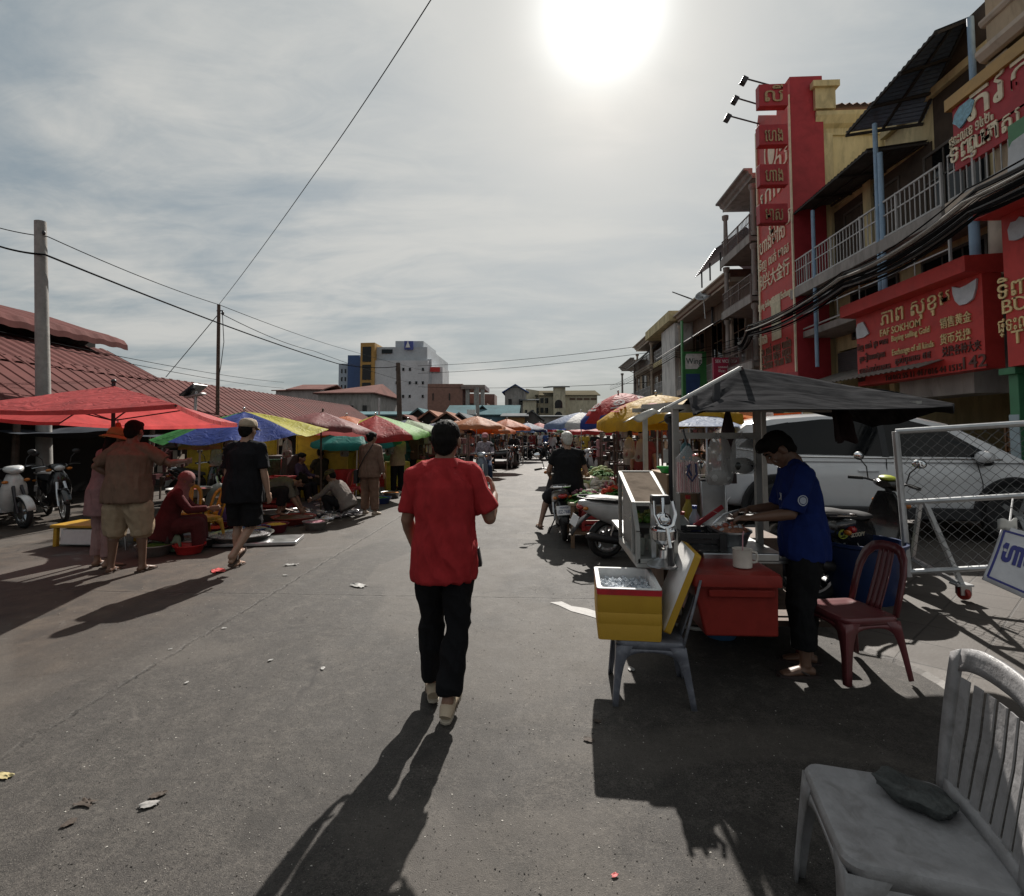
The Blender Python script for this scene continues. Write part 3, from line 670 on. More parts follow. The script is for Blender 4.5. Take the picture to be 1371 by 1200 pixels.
def scooter(label, loc, rz, c1, c2=None, seatm=None, kind='scooter', group=None, plate=None, lean=0, mirrors=True, light=None, cowl=None, name='motor_scooter', rimm=None, box=None, tailm=None, lightrot=0):
    root = empty(name, loc, rz, label, 'motorbike', group); root.rotation_euler = (0, lean, rz)
    c2 = c2 or BLACKP; seatm = seatm or M('seat vinyl', (.02, .02, .022), .55, bump=.2); mop = kind == 'moped'
    r = .285 if mop else .26; rw = .285 if mop else .25; yf, yr = .63, -.60
    cowl = cowl or c1
    wheel(root, yf, r, spokes=20 if mop else 5, wd=.036 if mop else .045, rimm=rimm); wheel(root, yr, rw, spokes=20 if mop else 5, wd=.042 if mop else .05, rimm=rimm)
    mb = MB()
    for sx in (-1, 1): mb.tube([(sx*.075, yf, r), (sx*.075, yf-.06, r+.2), (sx*.05, .47, .70)], [.022, .022, .028], 8)
    mb.build('fork', STEEL if mop else DARKM, root)
    mb = MB()                                     # front mudguard
    mb.rings([[V((x*.062, yf+math.cos(a)*(r+.035-.02*x*x), r+math.sin(a)*(r+.035-.02*x*x))) for x in (-1, -.8, -.4, 0, .4, .8, 1)] for a in (R(10+i*15) for i in range(11))], False, False, closed=False)
    mb.build('front_mudguard', c1, root, solid=.006)
    mb = MB()                                     # leg shield
    st = [(.26, .27, .13, .05), (.40, .36, .17, .055), (.55, .42, .185, .06), (.70, .43, .17, .065), (.82, .425, .125, .06), (.90, .40, .08, .05)]
    mb.rings([[V((math.copysign(abs(math.cos(t))**.8, math.cos(t))*hw, y-.055*abs(math.cos(t))**2+math.sin(t)*dp, z)) for t in (2*math.pi*k/20 for k in range(20))] for z, y, hw, dp in st])
    mb.build('leg_shield', c1, root, bevel=.004)
    mb = MB()                                     # floor board or centre tube
    if mop: mb.tube([(0, .40, .55), (0, .15, .36), (0, -.15, .42)], [.07, .075, .09], 12)
    else: shell(mb, [(-.25, .30, .13, .035), (.0, .285, .16, .035), (.28, .285, .14, .035)], 5, 16)
    mb.build('floorboard', c2, root)
    mb = MB()                                     # rear body
    st = [(-.02, .50, .09, .15), (-.10, .53, .115, .18), (-.30, .575, .135, .165), (-.55, .64, .135, .125), (-.75, .695, .105, .09), (-.92, .735, .065, .055), (-1.0, .755, .03, .025)]
    if not mop: st = [(.0, .46, .12, .17), (-.08, .49, .15, .20), (-.30, .53, .165, .19), (-.55, .58, .16, .155), (-.75, .63, .13, .12), (-.90, .68, .085, .08), (-.98, .71, .04, .035)]
    shell(mb, st, 2.6, 18); mb.build('rear_body', c1, root)
    mb = MB(); z = .735 if mop else .70
    shell(mb, [(.0, z-.03, .07, .015), (-.06, z-.005, .11, .03), (-.25, z+.005, .135, .035), (-.42, z+.03, .14, .04), (-.65, z+.06, .125, .038), (-.84, z+.07, .085, .028), (-.88, z+.068, .05, .015)], 2.8, 18); mb.build('seat', seatm, root)
    mb = MB()
    for sx in (-1, 1): mb.tube([(sx*.13, -.55, z+.05), (sx*.145, -.75, z+.075), (sx*.11, -.95, z+.085), (0, -1.0, z+.085)], .013, 8)
    mb.build('grab_rail', BLACKP if not mop else CHROME, root)
    mb = MB(); shell(mb, [(-.66, .27, .07, .07), (-.5, .28, .085, .085), (-.25, .28, .09, .10), (-.02, .26, .075, .07)], 2.4, 12); mb.build('engine', DARKM, root)
    mb = MB(); mb.tube([(.10, .0, .20), (.13, -.2, .20), (.135, -.40, .23), (.145, -.50, .25), (.16, -.88, .33), (.162, -.93, .34)], [.015, .016, .02, .045, .05, .03], 10); mb.build('exhaust', CHROME if mop else DARKM, root)
    for sx in (-1, 1):
        mb = MB(); a, b = V((sx*.12, yr+.0, rw+.03)), V((sx*.115, yr+.08, .60)); mb.tube([a, b], .012, 6)
        for i in range(9): p = a.lerp(b, .35+.06*i); mb.lathe([(.027, -.007), (.027, .007)], 8, p, b-a)
        mb.build('shock_absorber', STEEL, root)
    mb = MB()                                     # rear mudguard and plate
    mb.rings([[V((x*.06, y, zz-.012*x*x)) for x in (-1, -.5, 0, .5, 1)] for y, zz in ((-.62, .60), (-.80, .60), (-.93, .52), (-1.02, .42), (-1.08, .33))], False, False, closed=False); mb.build('rear_mudguard', BLACKP, root, solid=.006)
    mb = MB(); q = Matrix.Rotation(R(-22), 3, 'X'); mb.cbox((0, -1.035, .50), (.215, .006, .135), q)
    po = mb.build('number_plate', M('number plate white', (.68, .68, .68), .5), root, bevel=.002)
    if plate:
        lb = MB(); lettering(lb, [(plate[0], .040, 0, .036, .12), (plate[1], .070, 0, -.022, .18)], V((0, -1.035, .50))+q @ V((0, -.0035, 0)), (1, 0, 0), q @ V((0, 0, 1)), .0015); lb.build('lettering', M('plate blue', (.03, .04, .14), .5), po)
    mb = MB(); mb.ell((0, -.96, .665 if not mop else .69), (.07, .05, .038), 14, 8); mb.build('tail_light', M('tail light red', (.35, .012, .01), .15, coat=.5), root)
    for sx in (-1, 1):
        mb = MB(); mb.ell((sx*.11, -.93, .665), (.035, .035, .025), 10, 6); mb.build('indicator', M('indicator amber', (.5, .16, .02), .2), root)
    # handlebar group
    mb = MB(); mb.tube([(0, .40, .88), (0, .37, .97)], .03, 10); mb.tube([(-.33, .26, 1.0), (-.20, .33, 1.01), (-.08, .37, .985), (.08, .37, .985), (.20, .33, 1.01), (.33, .26, 1.0)], .012, 8); hbm = mb.build('handlebar', DARKM, root)
    for sx in (-1, 1):
        mb = MB(); mb.tube([(sx*.22, .32, 1.008), (sx*.34, .255, 1.0)], .018, 10); mb.build('grip', RUBBER, hbm)
        mb = MB(); mb.tube([(sx*.17, .375, 1.0), (sx*.24, .36, 1.0), (sx*.34, .30, .985)], [.008, .006, .006], 6); mb.build('brake_lever', STEEL, hbm)
    mb = MB(); shell(mb, [(.29, .985, .07, .03), (.34, .99, .13, .05), (.41, .98, .14, .065), (.47, .965, .11, .065), (.50, .955, .06, .04)], 2.3, 16); mb.build('handlebar_cowl', cowl, root)
    hy, hz = (.495, .955) if True else (0, 0)
    mb = MB(); mb.ell((0, hy-.02, hz), (.085, .045, .055), 16, 9); mb.build('headlight', light or M('headlight glass', (.55, .57, .58), .08, .2), root)
    for sx in (-1, 1):
        mb = MB(); mb.ell((sx*.145, .455, .78 if not mop else .93), (.045, .03, .028), 10, 6); mb.build('indicator', M('indicator amber', (.5, .16, .02), .2), root)
    if mirrors:
        for sx in (-1, 1):
            mb = MB(); mb.tube([(sx*.18, .34, 1.01), (sx*.205, .34, 1.13), (sx*.275, .33, 1.21)], .007, 6); q = Matrix.Rotation(R(12*sx), 3, 'Z'); mb.ell((sx*.285, .33, 1.235), (.062, .022, .045), 14, 8, q); mo = mb.build('mirror', BLACKP, root)
            mb = MB(); mb.ell(V((sx*.285, .33, 1.235))+q @ V((0, -.013, 0)), (.055, .012, .039), 14, 8, q); mb.build('mirror_glass', MIRROR, mo)
    mb = MB(); mb.tube([(-.09, -.12, .24), (-.20, -.05, .015), (-.23, -.04, .005)], .011, 6); mb.build('side_stand', DARKM, root)
    mb = MB()
    for sx in (-1, 1): mb.tube([(sx*.09, .03 if mop else -.2, .27), (sx*.24, .03 if mop else -.2, .265)], .013, 6)
    mb.build('footpegs', RUBBER, root)
    if box: q = MB(); q.box(-.19, .19, -.98, -.62, z+.10, z+.40); q.build('luggage_box', box, root, bevel=.03)
    return root
# ---------------------------------------------------------------- ground
def ground_mat():
    m = bpy.data.materials.new('worn concrete road'); m.use_nodes = True; t = m.node_tree; b = t.nodes['Principled BSDF']
    tc = N(t, 'ShaderNodeTexCoord').outputs['Object']; sep = N(t, 'ShaderNodeSeparateXYZ'); t.links.new(tc, sep.inputs[0])
    st = N(t, 'ShaderNodeMapping'); st.inputs['Scale'].default_value = (1, .35, 1); t.links.new(tc, st.inputs[0])
    big = noi(t, st.outputs[0], .55, 5, .6, .4); mid = noi(t, tc, 3.2, 6, .65, .3); fine = noi(t, tc, 34, 7, .78); grit = noi(t, tc, 210, 2, .6)
    c = mixc(t, ramp(t, big, [(.32, 0), (.66, 1)]), (.030, .0265, .0235), (.060, .053, .047))
    c = mixc(t, mth(t, 'MULTIPLY', ramp(t, mid, [(.42, 0), (.68, 1)]), .6), c, (.082, .073, .064))
    m2 = noi(t, tc, 9, 9, .78, .4); c = mixc(t, mth(t, 'MULTIPLY', ramp(t, m2, [(.50, 0), (.62, 1)]), .7), c, (.11, .098, .086)); c = mixc(t, mth(t, 'MULTIPLY', ramp(t, m2, [(.36, 1), (.47, 0)]), .75), c, (.020, .0175, .015))
    c = mixc(t, mth(t, 'MULTIPLY', ramp(t, fine, [(.45, 0), (.62, 1)]), .75), c, (.017, .015, .0135))
    c = mixc(t, mth(t, 'MULTIPLY', ramp(t, grit, [(.56, 0), (.66, 1)]), .75), c, (.15, .135, .118))
    g2 = noi(t, tc, 95, 3, .75); c = mixc(t, mth(t, 'MULTIPLY', ramp(t, g2, [(.50, 0), (.62, 1)]), .75), c, (.012, .0105, .0095))
    v3 = N(t, 'ShaderNodeTexVoronoi'); v3.inputs['Scale'].default_value = 16; t.links.new(tc, v3.inputs['Vector']); s3 = mth(t, 'MULTIPLY', ramp(t, v3.outputs['Distance'], [(.10, 1), (.16, 0)]), ramp(t, noi(t, tc, 9, 3, .6), [(.55, 0), (.6, 1)])); c = mixc(t, mth(t, 'MULTIPLY', s3, .8), c, (.011, .0095, .0085))
    # brown market dirt on the left, dark oil spots
    lf = mth(t, 'MULTIPLY', mth(t, 'MULTIPLY', mth(t, 'ADD', sep.outputs[0], 2.6), -.9), mth(t, 'ADD', .45, mid)); lf = mth(t, 'MINIMUM', mth(t, 'MAXIMUM', lf, 0), 1)
    dirtc = mixc(t, ramp(t, mid, [(.35, 0), (.65, 1)]), (.030, .021, .015), (.085, .063, .046))
    c = mixc(t, mth(t, 'MULTIPLY', lf, .75), c, dirtc)
    st2 = noi(t, tc, 1.5, 9, .68, .7); c = mixc(t, mth(t, 'MULTIPLY', ramp(t, st2, [(.585, 0), (.64, 1)]), .55), c, (.018, .0155, .0135))
    st3 = noi(t, tc, 2.7, 9, .72, .9); c = mixc(t, mth(t, 'MULTIPLY', ramp(t, st3, [(.62, 0), (.67, 1)]), .5), c, (.125, .112, .098))
    wt = mth(t, 'MULTIPLY', ramp(t, noi(t, tc, .9, 5, .65, .6), [(.52, 0), (.62, 1)]), lf); c = mixc(t, mth(t, 'MULTIPLY', wt, .7), c, (.014, .011, .009))
    vo = N(t, 'ShaderNodeTexVoronoi'); vo.inputs['Scale'].default_value = 1.7; t.links.new(tc, vo.inputs['Vector'])
    sp = ramp(t, mth(t, 'ADD', vo.outputs['Distance'], mth(t, 'MULTIPLY', noi(t, tc, 22, 4, .7), .10)), [(.075, 1), (.11, 0)])
    c = mixc(t, mth(t, 'MULTIPLY', sp, .85), c, (.016, .014, .0125))
    v2 = N(t, 'ShaderNodeTexVoronoi'); v2.inputs['Scale'].default_value = 5.1; t.links.new(tc, v2.inputs['Vector'])
    s2 = ramp(t, mth(t, 'ADD', v2.outputs['Distance'], mth(t, 'MULTIPLY', noi(t, tc, 40, 3, .7), .06)), [(.055, 1), (.075, 0)])
    c = mixc(t, mth(t, 'MULTIPLY', s2, mth(t, 'MULTIPLY', ramp(t, noi(t, tc, .8, 2), [(.5, 0), (.6, 1)]), .8)), c, (.19, .18, .165))
    tr = N(t, 'ShaderNodeMapping'); tr.inputs['Scale'].default_value = (2.6, .10, 1); tr.inputs['Rotation'].default_value = (0, 0, .03); t.links.new(tc, tr.inputs[0])
    c = mixc(t, mth(t, 'MULTIPLY', ramp(t, noi(t, tr.outputs[0], 1.0, 6, .65, .3), [(.45, 0), (.7, 1)]), .55), c, (.026, .023, .021))
    pa = noi(t, tc, .32, 3, .5, .8); c = mixc(t, mth(t, 'MULTIPLY', ramp(t, pa, [(.50, 0), (.53, 1)]), .35), c, (.10, .088, .076))
    vc = N(t, 'ShaderNodeTexVoronoi', feature='DISTANCE_TO_EDGE'); vc.inputs['Scale'].default_value = .55
    dv = N(t, 'ShaderNodeVectorMath', operation='ADD'); t.links.new(tc, dv.inputs[0]); nz = N(t, 'ShaderNodeTexNoise'); nz.inputs['Scale'].default_value = 3; nz.inputs['Detail'].default_value = 6; t.links.new(tc, nz.inputs['Vector']); sc_ = N(t, 'ShaderNodeVectorMath', operation='SCALE'); sc_.inputs[3].default_value = .45; t.links.new(nz.outputs['Color'], sc_.inputs[0]); t.links.new(sc_.outputs[0], dv.inputs[1]); t.links.new(dv.outputs[0], vc.inputs['Vector'])
    ck = mth(t, 'MULTIPLY', ramp(t, vc.outputs['Distance'], [(.004, 1), (.012, 0)]), ramp(t, noi(t, tc, .7, 3), [(.52, 0), (.62, 1)]))
    c = mixc(t, mth(t, 'MULTIPLY', ck, .7), c, (.014, .012, .011))
    # slab joints: one along the street, others across
    wob = mth(t, 'MULTIPLY', mth(t, 'SUBTRACT', noi(t, tc, 5, 5, .7), .5), .12)
    j1 = mth(t, 'ABSOLUTE', mth(t, 'ADD', mth(t, 'ADD', sep.outputs[0], 2.62), wob))
    yy = mth(t, 'ABSOLUTE', mth(t, 'SUBTRACT', mth(t, 'PINGPONG', mth(t, 'ADD', mth(t, 'ADD', sep.outputs[1], mth(t, 'MULTIPLY', wob, .6)), 1.1), 3.1), 0.0))
    jl = mth(t, 'MINIMUM', j1, mth(t, 'ADD', yy, .004)); jf = ramp(t, jl, [(.006, 1), (.022, 0)])
    jf = mth(t, 'MULTIPLY', jf, ramp(t, noi(t, tc, 6, 4, .7), [(.36, .15), (.6, 1)]))
    c = mixc(t, mth(t, 'MULTIPLY', jf, .7), c, (.020, .018, .016))
    t.links.new(c, b.inputs['Base Color'])
    wet = ramp(t, noi(t, tc, .9, 5, .65, .6), [(.56, 0), (.66, 1)]); wet = mth(t, 'MULTIPLY', wet, lf)
    ro = mth(t, 'SUBTRACT', mth(t, 'ADD', .66, mth(t, 'MULTIPLY', mid, .18)), mth(t, 'MULTIPLY', wet, .42)); t.links.new(ro, b.inputs['Roughness'])
    b.inputs['Specular IOR Level'].default_value = .38
    h = mth(t, 'ADD', mth(t, 'ADD', mth(t, 'MULTIPLY', fine, .6), mth(t, 'MULTIPLY', grit, .5)), mth(t, 'SUBTRACT', mth(t, 'MULTIPLY', mid, 1.2), mth(t, 'MULTIPLY', jf, 1.5)))
    bn = N(t, 'ShaderNodeBump'); bn.inputs['Strength'].default_value = .7; bn.inputs['Distance'].default_value = .008; t.links.new(h, bn.inputs['Height']); t.links.new(bn.outputs[0], b.inputs['Normal'])
    return m
mb = MB(); mb.poly([(-1500, -300, 0), (1500, -300, 0), (1500, 2500, 0), (-1500, 2500, 0)]); tag(mb.build('road', ground_mat(), smooth=False), kind='structure')

def tile_mat():
    m = bpy.data.materials.new('diamond pavement tiles'); m.use_nodes = True; t = m.node_tree; b = t.nodes['Principled BSDF']
    tc = N(t, 'ShaderNodeTexCoord').outputs['Object']; mp = N(t, 'ShaderNodeMapping'); mp.inputs['Rotation'].default_value = (0, 0, R(48)); t.links.new(tc, mp.inputs[0])
    br = N(t, 'ShaderNodeTexBrick', offset=0, squash=1); br.inputs['Scale'].default_value = 1; br.inputs['Brick Width'].default_value = .40; br.inputs['Row Height'].default_value = .40; br.inputs['Mortar Size'].default_value = .008; br.inputs['Mortar Smooth'].default_value = .3; br.inputs['Bias'].default_value = -.1
    br.inputs['Color1'].default_value = (.066, .056, .048, 1); br.inputs['Color2'].default_value = (.092, .078, .066, 1); br.inputs['Mortar'].default_value = (.026, .022, .019, 1)
    t.links.new(mp.outputs[0], br.inputs['Vector'])
    n = noi(t, tc, 2.5, 6, .65, .4); f = noi(t, tc, 60, 4, .7)
    c = mixc(t, mth(t, 'MULTIPLY', ramp(t, n, [(.4, 0), (.65, 1)]), .65), br.outputs['Color'], (.062, .052, .045))
    c = mixc(t, mth(t, 'MULTIPLY', ramp(t, f, [(.5, 0), (.65, 1)]), .4), c, (.055, .047, .04)); t.links.new(c, b.inputs['Base Color'])
    t.links.new(mth(t, 'ADD', .5, mth(t, 'MULTIPLY', n, .3)), b.inputs['Roughness'])
    bn = N(t, 'ShaderNodeBump'); bn.inputs['Strength'].default_value = .5; bn.inputs['Distance'].default_value = .008
    t.links.new(mth(t, 'SUBTRACT', mth(t, 'ADD', mth(t, 'MULTIPLY', f, .4), n), mth(t, 'MULTIPLY', br.outputs['Fac'], 1.2)), bn.inputs['Height']); t.links.new(bn.outputs[0], b.inputs['Normal'])
    return m
def gz(x): return .035+.095*min(1, max(0, (x-2.6)/1.6))
def edge_x(y): return 2.40+.05*math.sin(y*2.3)+.03*math.sin(y*7.1+1)+.12*math.exp(-((y-3.2)**2)/.5)
mb = MB(); ys = [-2+.12*i for i in range(120)]+[12.6+1.5*i for i in range(60)]
rows = []
for y in ys:
    e = edge_x(y); rows.append([V((e-.10-.03*noise.noise(V((y*5, 0, 0))), y, -.02)), V((e-.02, y, .022)), V((e+.08, y, gz(2.5))), V((3.0, y, gz(3.0))), V((3.6, y, gz(3.6))), V((4.3, y, gz(4.3))), V((9.9, y, gz(9)))])
mb.rings(rows, False, False, closed=False); tag(mb.build('pavement', tile_mat(), smooth=False), kind='structure')

# ---------------------------------------------------------------- right-hand shophouses
XS, XW = 8.4, 9.7
REDS = paint('sign red', (.46, .045, .040), rough=.5, spec=.25); REDD = paint('sign dark red', (.36, .035, .045), rough=.5, spec=.25)
GOLD = M('gold letters', (.62, .47, .22), .4, .2, var=.2, dirt=.3, dcol=(.2, .13, .06)); CREAM = M('cream letters', (.70, .62, .45), .5)
YELW = paint('yellow wall', (.58, .49, .28), rough=.85); TANW = paint('tan wall', (.42, .33, .23), rough=.85); GREYW = paint('grey wall', (.30, .28, .265), rough=.85)
BROWNW = paint('brown wall', (.17, .115, .085), rough=.85); TRIM = paint('trim plaster', (.48, .41, .34), rough=.8); WHITEW = paint('white wall', (.62, .61, .59), rough=.85)
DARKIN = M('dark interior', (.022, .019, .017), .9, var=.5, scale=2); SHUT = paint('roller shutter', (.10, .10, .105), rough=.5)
BLUEPIPE = paint('blue pipe', (.22, .34, .48), rough=.45); RAILM = paint('rail grey', (.42, .42, .42), rough=.5)
TILER = M('roof tile brown', (.16, .075, .055), .85, var=.3, scale=8, bump=.5, bscale=8)
AWN = M('awning sheet', (.075, .072, .072), .6, .2, var=.3, dirt=.5, dcol=(.05, .038, .032)); AWNB = M('blue awning sheet', (.11, .15, .22), .45, .3, var=.2, dirt=.4, dcol=(.05, .05, .055))
def win(parent, X, y0, y1, z0, z1, fm=None, glass=True, n=2, name='window'):
    """window or door in a wall at x = X facing -X"""
    fm = fm or TRIM; m = MB(); t = .07
    m.box(X-.06, X-.003, y0-t, y0, z0-t, z1+t); m.box(X-.06, X-.003, y1, y1+t, z0-t, z1+t); m.box(X-.062, X-.004, y0, y1, z1, z1+t); m.box(X-.085, X-.004, y0, y1, z0-t, z0)
    for i in range(1, n): y = y0+(y1-y0)*i/n; m.box(X-.045, X-.006, y-.02, y+.02, z0, z1)
    m.box(X-.045, X-.0065, y0, y1, z0+(z1-z0)*.68, z0+(z1-z0)*.68+.04)
    o = m.build(name, fm, parent, smooth=False)
    g = MB(); g.box(X-.02, X-.005, y0, y1, z0, z1); g.build('pane', GLASSD if glass else SHUT, o, smooth=False); return o
def railing(parent, X, y0, y1, z0, z1, m=None, step=.13, ends=0):
    q = MB(); m = m or RAILM
    for z in (z0+.05, z1): q.box(X-.02, X+.02, y0, y1, z-.02, z+.02)
    q.box(X-.012, X+.012, y0, y1, (z0+z1)/2+.1, (z0+z1)/2+.13)
    n = int((y1-y0)/step)
    for i in range(n+1): y = y0+(y1-y0)*i/n; w_ = .022 if i % 9 == 0 else .009; q.box(X-w_, X+w_, y-w_, y+w_, z0, z1+(.03 if i % 9 == 0 else -.02))
    return q.build('railing', m, parent, smooth=False)
def cornice(parent, X, y0, y1, z, m, d=.35, h=.4, name='cornice'):
    q = MB(); pr = [(0, 0), (-.08, 0), (-.10, .3), (-.4, .45), (-.55, .75), (-1, .8), (-1, 1), (0, 1)]
    q.prism([(a*d, b*h) for a, b in pr], lambda u, v: V((X+u, y0, z+v)), lambda u, v: V((X+u, y1, z+v))); return q.build(name, m, parent, smooth=False)
def shophouse(label, y0, y1, ztop, floors, wm_, tm=None, open_ground=True, X=XW, depth=9, balc=1.15, rail=True, wins=2, roofm=None, group='shophouses along the right of the street', glass=True, name='shophouse', columns=True, railm=None):
    root = empty(name, (X, (y0+y1)/2, 0), 0, label, 'house', group); tm = tm or TRIM; z1 = floors[0]
    m = MB(); m.box(X, X+depth, y0, y1, z1, ztop); m.box(X+.001, X+depth, y0, y0+.2, 0, z1); m.box(X+.001, X+depth, y1-.2, y1, 0, z1); m.box(X+3.4, X+depth, y0+.2, y1-.2, 0, z1-.002)
    wo = m.build('wall', wm_, root, world=True, smooth=False)
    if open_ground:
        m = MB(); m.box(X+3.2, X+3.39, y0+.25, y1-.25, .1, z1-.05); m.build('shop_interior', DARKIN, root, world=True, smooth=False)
        m = MB(); m.box(X-.05, X+.25, y0+.2, y1-.2, z1-.75, z1-.06)
        for i in range(9): m.box(X-.07, X-.052, y0+.25, y1-.25, z1-.72+i*.07, z1-.69+i*.07)
        m.build('shutter_box', SHUT, root, world=True, smooth=False)
    fl = list(floors)+[ztop]
    for i in range(len(floors)):
        a, b = fl[i], fl[i+1]; hh = b-a
        if balc:
            m = MB(); m.box(X-balc, X-.002, y0+.04, y1-.04, a-.22, a-.04); m.box(X-balc-.06, X-balc-.001, y0+.02, y1-.02, a-.30, a+.02); so_ = m.build('balcony', tm, root, world=True, smooth=False)
            if rail: railing(root, X-balc, y0+.1, y1-.1, a+.02, a+.85, railm).matrix_parent_inverse = wm(root).inverted()
        for k in range(wins):
            wy = y0+(y1-y0)*(k+.5)/wins; ww = (y1-y0)/wins*.28
            o = win(root, X, wy-ww, wy+ww, a+.15, a+hh*.74, tm, glass); o.matrix_parent_inverse = wm(root).inverted()
        if columns:
            for y in (y0+.14, y1-.14):
                m = MB(); cx = X-balc+.16 if balc else X-.08; m.lathe([(.15, a), (.15, a+.12), (.11, a+.16), (.095, a+hh*.5), (.085, b-.55), (.14, b-.48), (.15, b-.32)], 12, (cx, y, 0)); m.build('column', tm, root, world=True)
    cornice(root, X-(balc*.9 if balc else 0), y0, y1, ztop-.1, tm).matrix_parent_inverse = wm(root).inverted()
    if balc: m = MB(); m.box(X-balc*.9+.01, X-.003, y0+.02, y1-.02, ztop-.09, ztop+.12); m.build('roof_slab', tm, root, world=True, smooth=False)
    if roofm:
        m = MB(); corr(m, (X-1.0, y0-.1, ztop+.3), (X-1.0, y1+.1, ztop+.3), (X+depth/2, (y0-.1), ztop+2.0), .22, .03); m.build('roof', roofm, root, world=True, recalc=False, smooth=False)
    return root
def wpar(o, root): o.matrix_parent_inverse = wm(root).inverted(); return o
def roundcol(root, x, y, z0, z1, r, m):
    q = MB(); q.lathe([(r*1.5, z0), (r*1.5, z0+.08), (r*1.1, z0+.14), (r, z0+.3), (r*.9, z1-.35), (r*1.2, z1-.30), (r*1.0, z1-.22), (r*1.5, z1-.1), (r*1.6, z1)], 16, (x, y, 0)); return q.build('column', m, root, world=True)

h1 = shophouse('tan three-storey shophouse with moulded cornices behind the red gold-shop signs', 3.2, 11.0, 11.6, [5.3], TANW, TRIM, balc=0, wins=0, columns=False)
for y in (7.2, 10.4): roundcol(h1, 8.95, y, 4.6, 6.15, .19, TRIM)
def balcony_deck(root, y0, y1, z, rz0, rz1, tm, step=.15):
    m = MB(); m.box(8.42, XW-.004, y0, y1, z-.20, z); m.box(8.36, 8.418, y0, y1, z-.26, z+.03); m.build('balcony', tm, root, world=True, smooth=False)
    if rz1: railing(root, 8.42, y0+.05, y1-.05, rz0, rz1, RAILM, step).matrix_parent_inverse = wm(root).inverted()
balcony_deck(h1, 3.4, 10.95, 6.25, 6.28, 7.25, TRIM)
m = MB(); m.box(8.45, XW-.004, 3.2, 9.9, 8.7, 11.5); m.build('upper_storey', TANW, h1, world=True, smooth=False)
for z_, d_, h_ in ((8.55, .16, .22), (9.25, .07, .12), (11.2, .30, .3)):
    m = MB(); m.prism([(0, 0), (-d_*.5, h_*.1), (-d_, h_*.6), (-d_, h_), (0, h_)], lambda u, v: V((8.448+u, 3.2, z_+v)), lambda u, v: V((8.448+u, 9.98, z_+v))); m.box(8.45, XW-.005, 9.903, 9.98, z_, z_+h_); m.build('moulding', TRIM, h1, world=True, smooth=False)
for y_ in (5.2, 7.6):
    o = win(h1, 8.449, y_, y_+1.4, 9.5, 10.9, TRIM, True); o.matrix_parent_inverse = wm(h1).inverted()
    o = win(h1, XW, y_, y_+1.6, 6.4, 8.3, TRIM, True); o.matrix_parent_inverse = wm(h1).inverted()
m = MB(); m.box(8.5, 8.75, 9.55, 9.9, 6.3, 8.5); m.box(8.45, 8.8, 9.5, 9.95, 8.2, 8.5); m.build('pilaster', TANW, h1, world=True, smooth=False)
m = MB(); m.prism([(7.3, 5.25), (8.6, 5.75), (9.9, 5.25), (9.9, 5.12), (7.3, 5.12)], lambda u, v: V((9.3, u, v)), lambda u, v: V((9.69, u, v))); m.build('pediment', TRIM, h1, world=True, smooth=False)
q = MB()                                           # heavy moulded parapet at the top, cantilevered over the street
q.prism([(0, 0), (-.1, .05), (-.15, .35), (-.55, .55), (-.6, .9), (-.45, 1.0), (-.5, 1.5), (-.7, 1.65), (-.7, 1.9), (0, 1.9)], lambda u, v: V((8.45+u, 3.2, 11.52+v)), lambda u, v: V((8.45+u, 9.95, 11.52+v))); q.box(8.46, 9.69, 3.2, 9.95, 11.53, 13.4); q.build('parapet', TRIM, h1, world=True, smooth=False)
h2 = shophouse('yellow shophouse with tin awnings and a railed balcony beside the tall red sign', 14.7, 17.45, 9.0, [4.2], YELW, YELW, balc=0, wins=0, columns=False)
m = MB(); m.box(XW, XW+9, 11.02, 14.698, 4.2, 9.75); m.box(XW+3.4, XW+9, 11.02, 14.698, 0, 4.199); m.box(XW, XW+9, 11.02, 11.2, 0, 4.199); m.build('front_wall', YELW, h2, world=True, smooth=False)
m = MB(); m.box(XW-.15, XW+.1, 11.02, 14.69, 9.752, 9.95); m.build('coping', YELW, h2, world=True, smooth=False)
hy = empty('rear_house', (11, 18.5, 0), 0, 'tall set-back house with a plain yellow side wall and a brown tiled roof', 'house')
m = MB(); m.box(9.35, 16, 17.5, 20.4, 0, 12.2); m.build('wall', YELW, hy, world=True, smooth=False)
m = MB(); pr_ = [(0, 0), (-.06, 0), (-.08, .3), (-.2, .45), (-.3, .8), (-.3, 1), (0, 1)]; m.prism(pr_, lambda u, v: V((9.2, 17.498+u, 11.5+v*.7)), lambda u, v: V((16, 17.498+u, 11.5+v*.7))); m.build('cornice', YELW, hy, world=True, smooth=False)
m = MB(); m.box(9.3, 9.75, 17.3, 17.499, 6, 11.49); m.box(11.45, 11.8, 17.38, 17.499, 6, 11.49); m.build('pilaster', YELW, hy, world=True, smooth=False)
m = MB(); m.box(9.15, 9.8, 17.15, 20.4, 12.25, 12.95); m.box(9.05, 9.9, 17.05, 20.4, 12.951, 13.15); m.build('corner_pier', YELW, hy, world=True, smooth=False)
m = MB(); corr(m, (9.9, 17.1, 12.35), (16, 17.1, 12.35), (9.9, 20.4, 13.9), .24, .035); m.build('roof', TILER, hy, world=True, recalc=False, smooth=False)
balcony_deck(h2, 11.05, 17.55, 6.25, 6.28, 7.20, GREYW)
for a_, b_, c_, d_ in ((11.5, 13.2, 6.3, 8.4), (14.2, 16.6, 6.3, 8.4), (11.6, 13.4, 4.5, 5.8), (14.4, 16.4, 4.5, 5.8)): o = win(h2, XW, a_, b_, c_, d_, paint('dark frame', (.08, .07, .06)), True, 3); o.matrix_parent_inverse = wm(h2).inverted()
railing(h2, 8.62, 11.2, 17.4, 4.9, 5.75, RAILM, .9).matrix_parent_inverse = wm(h2).inverted()
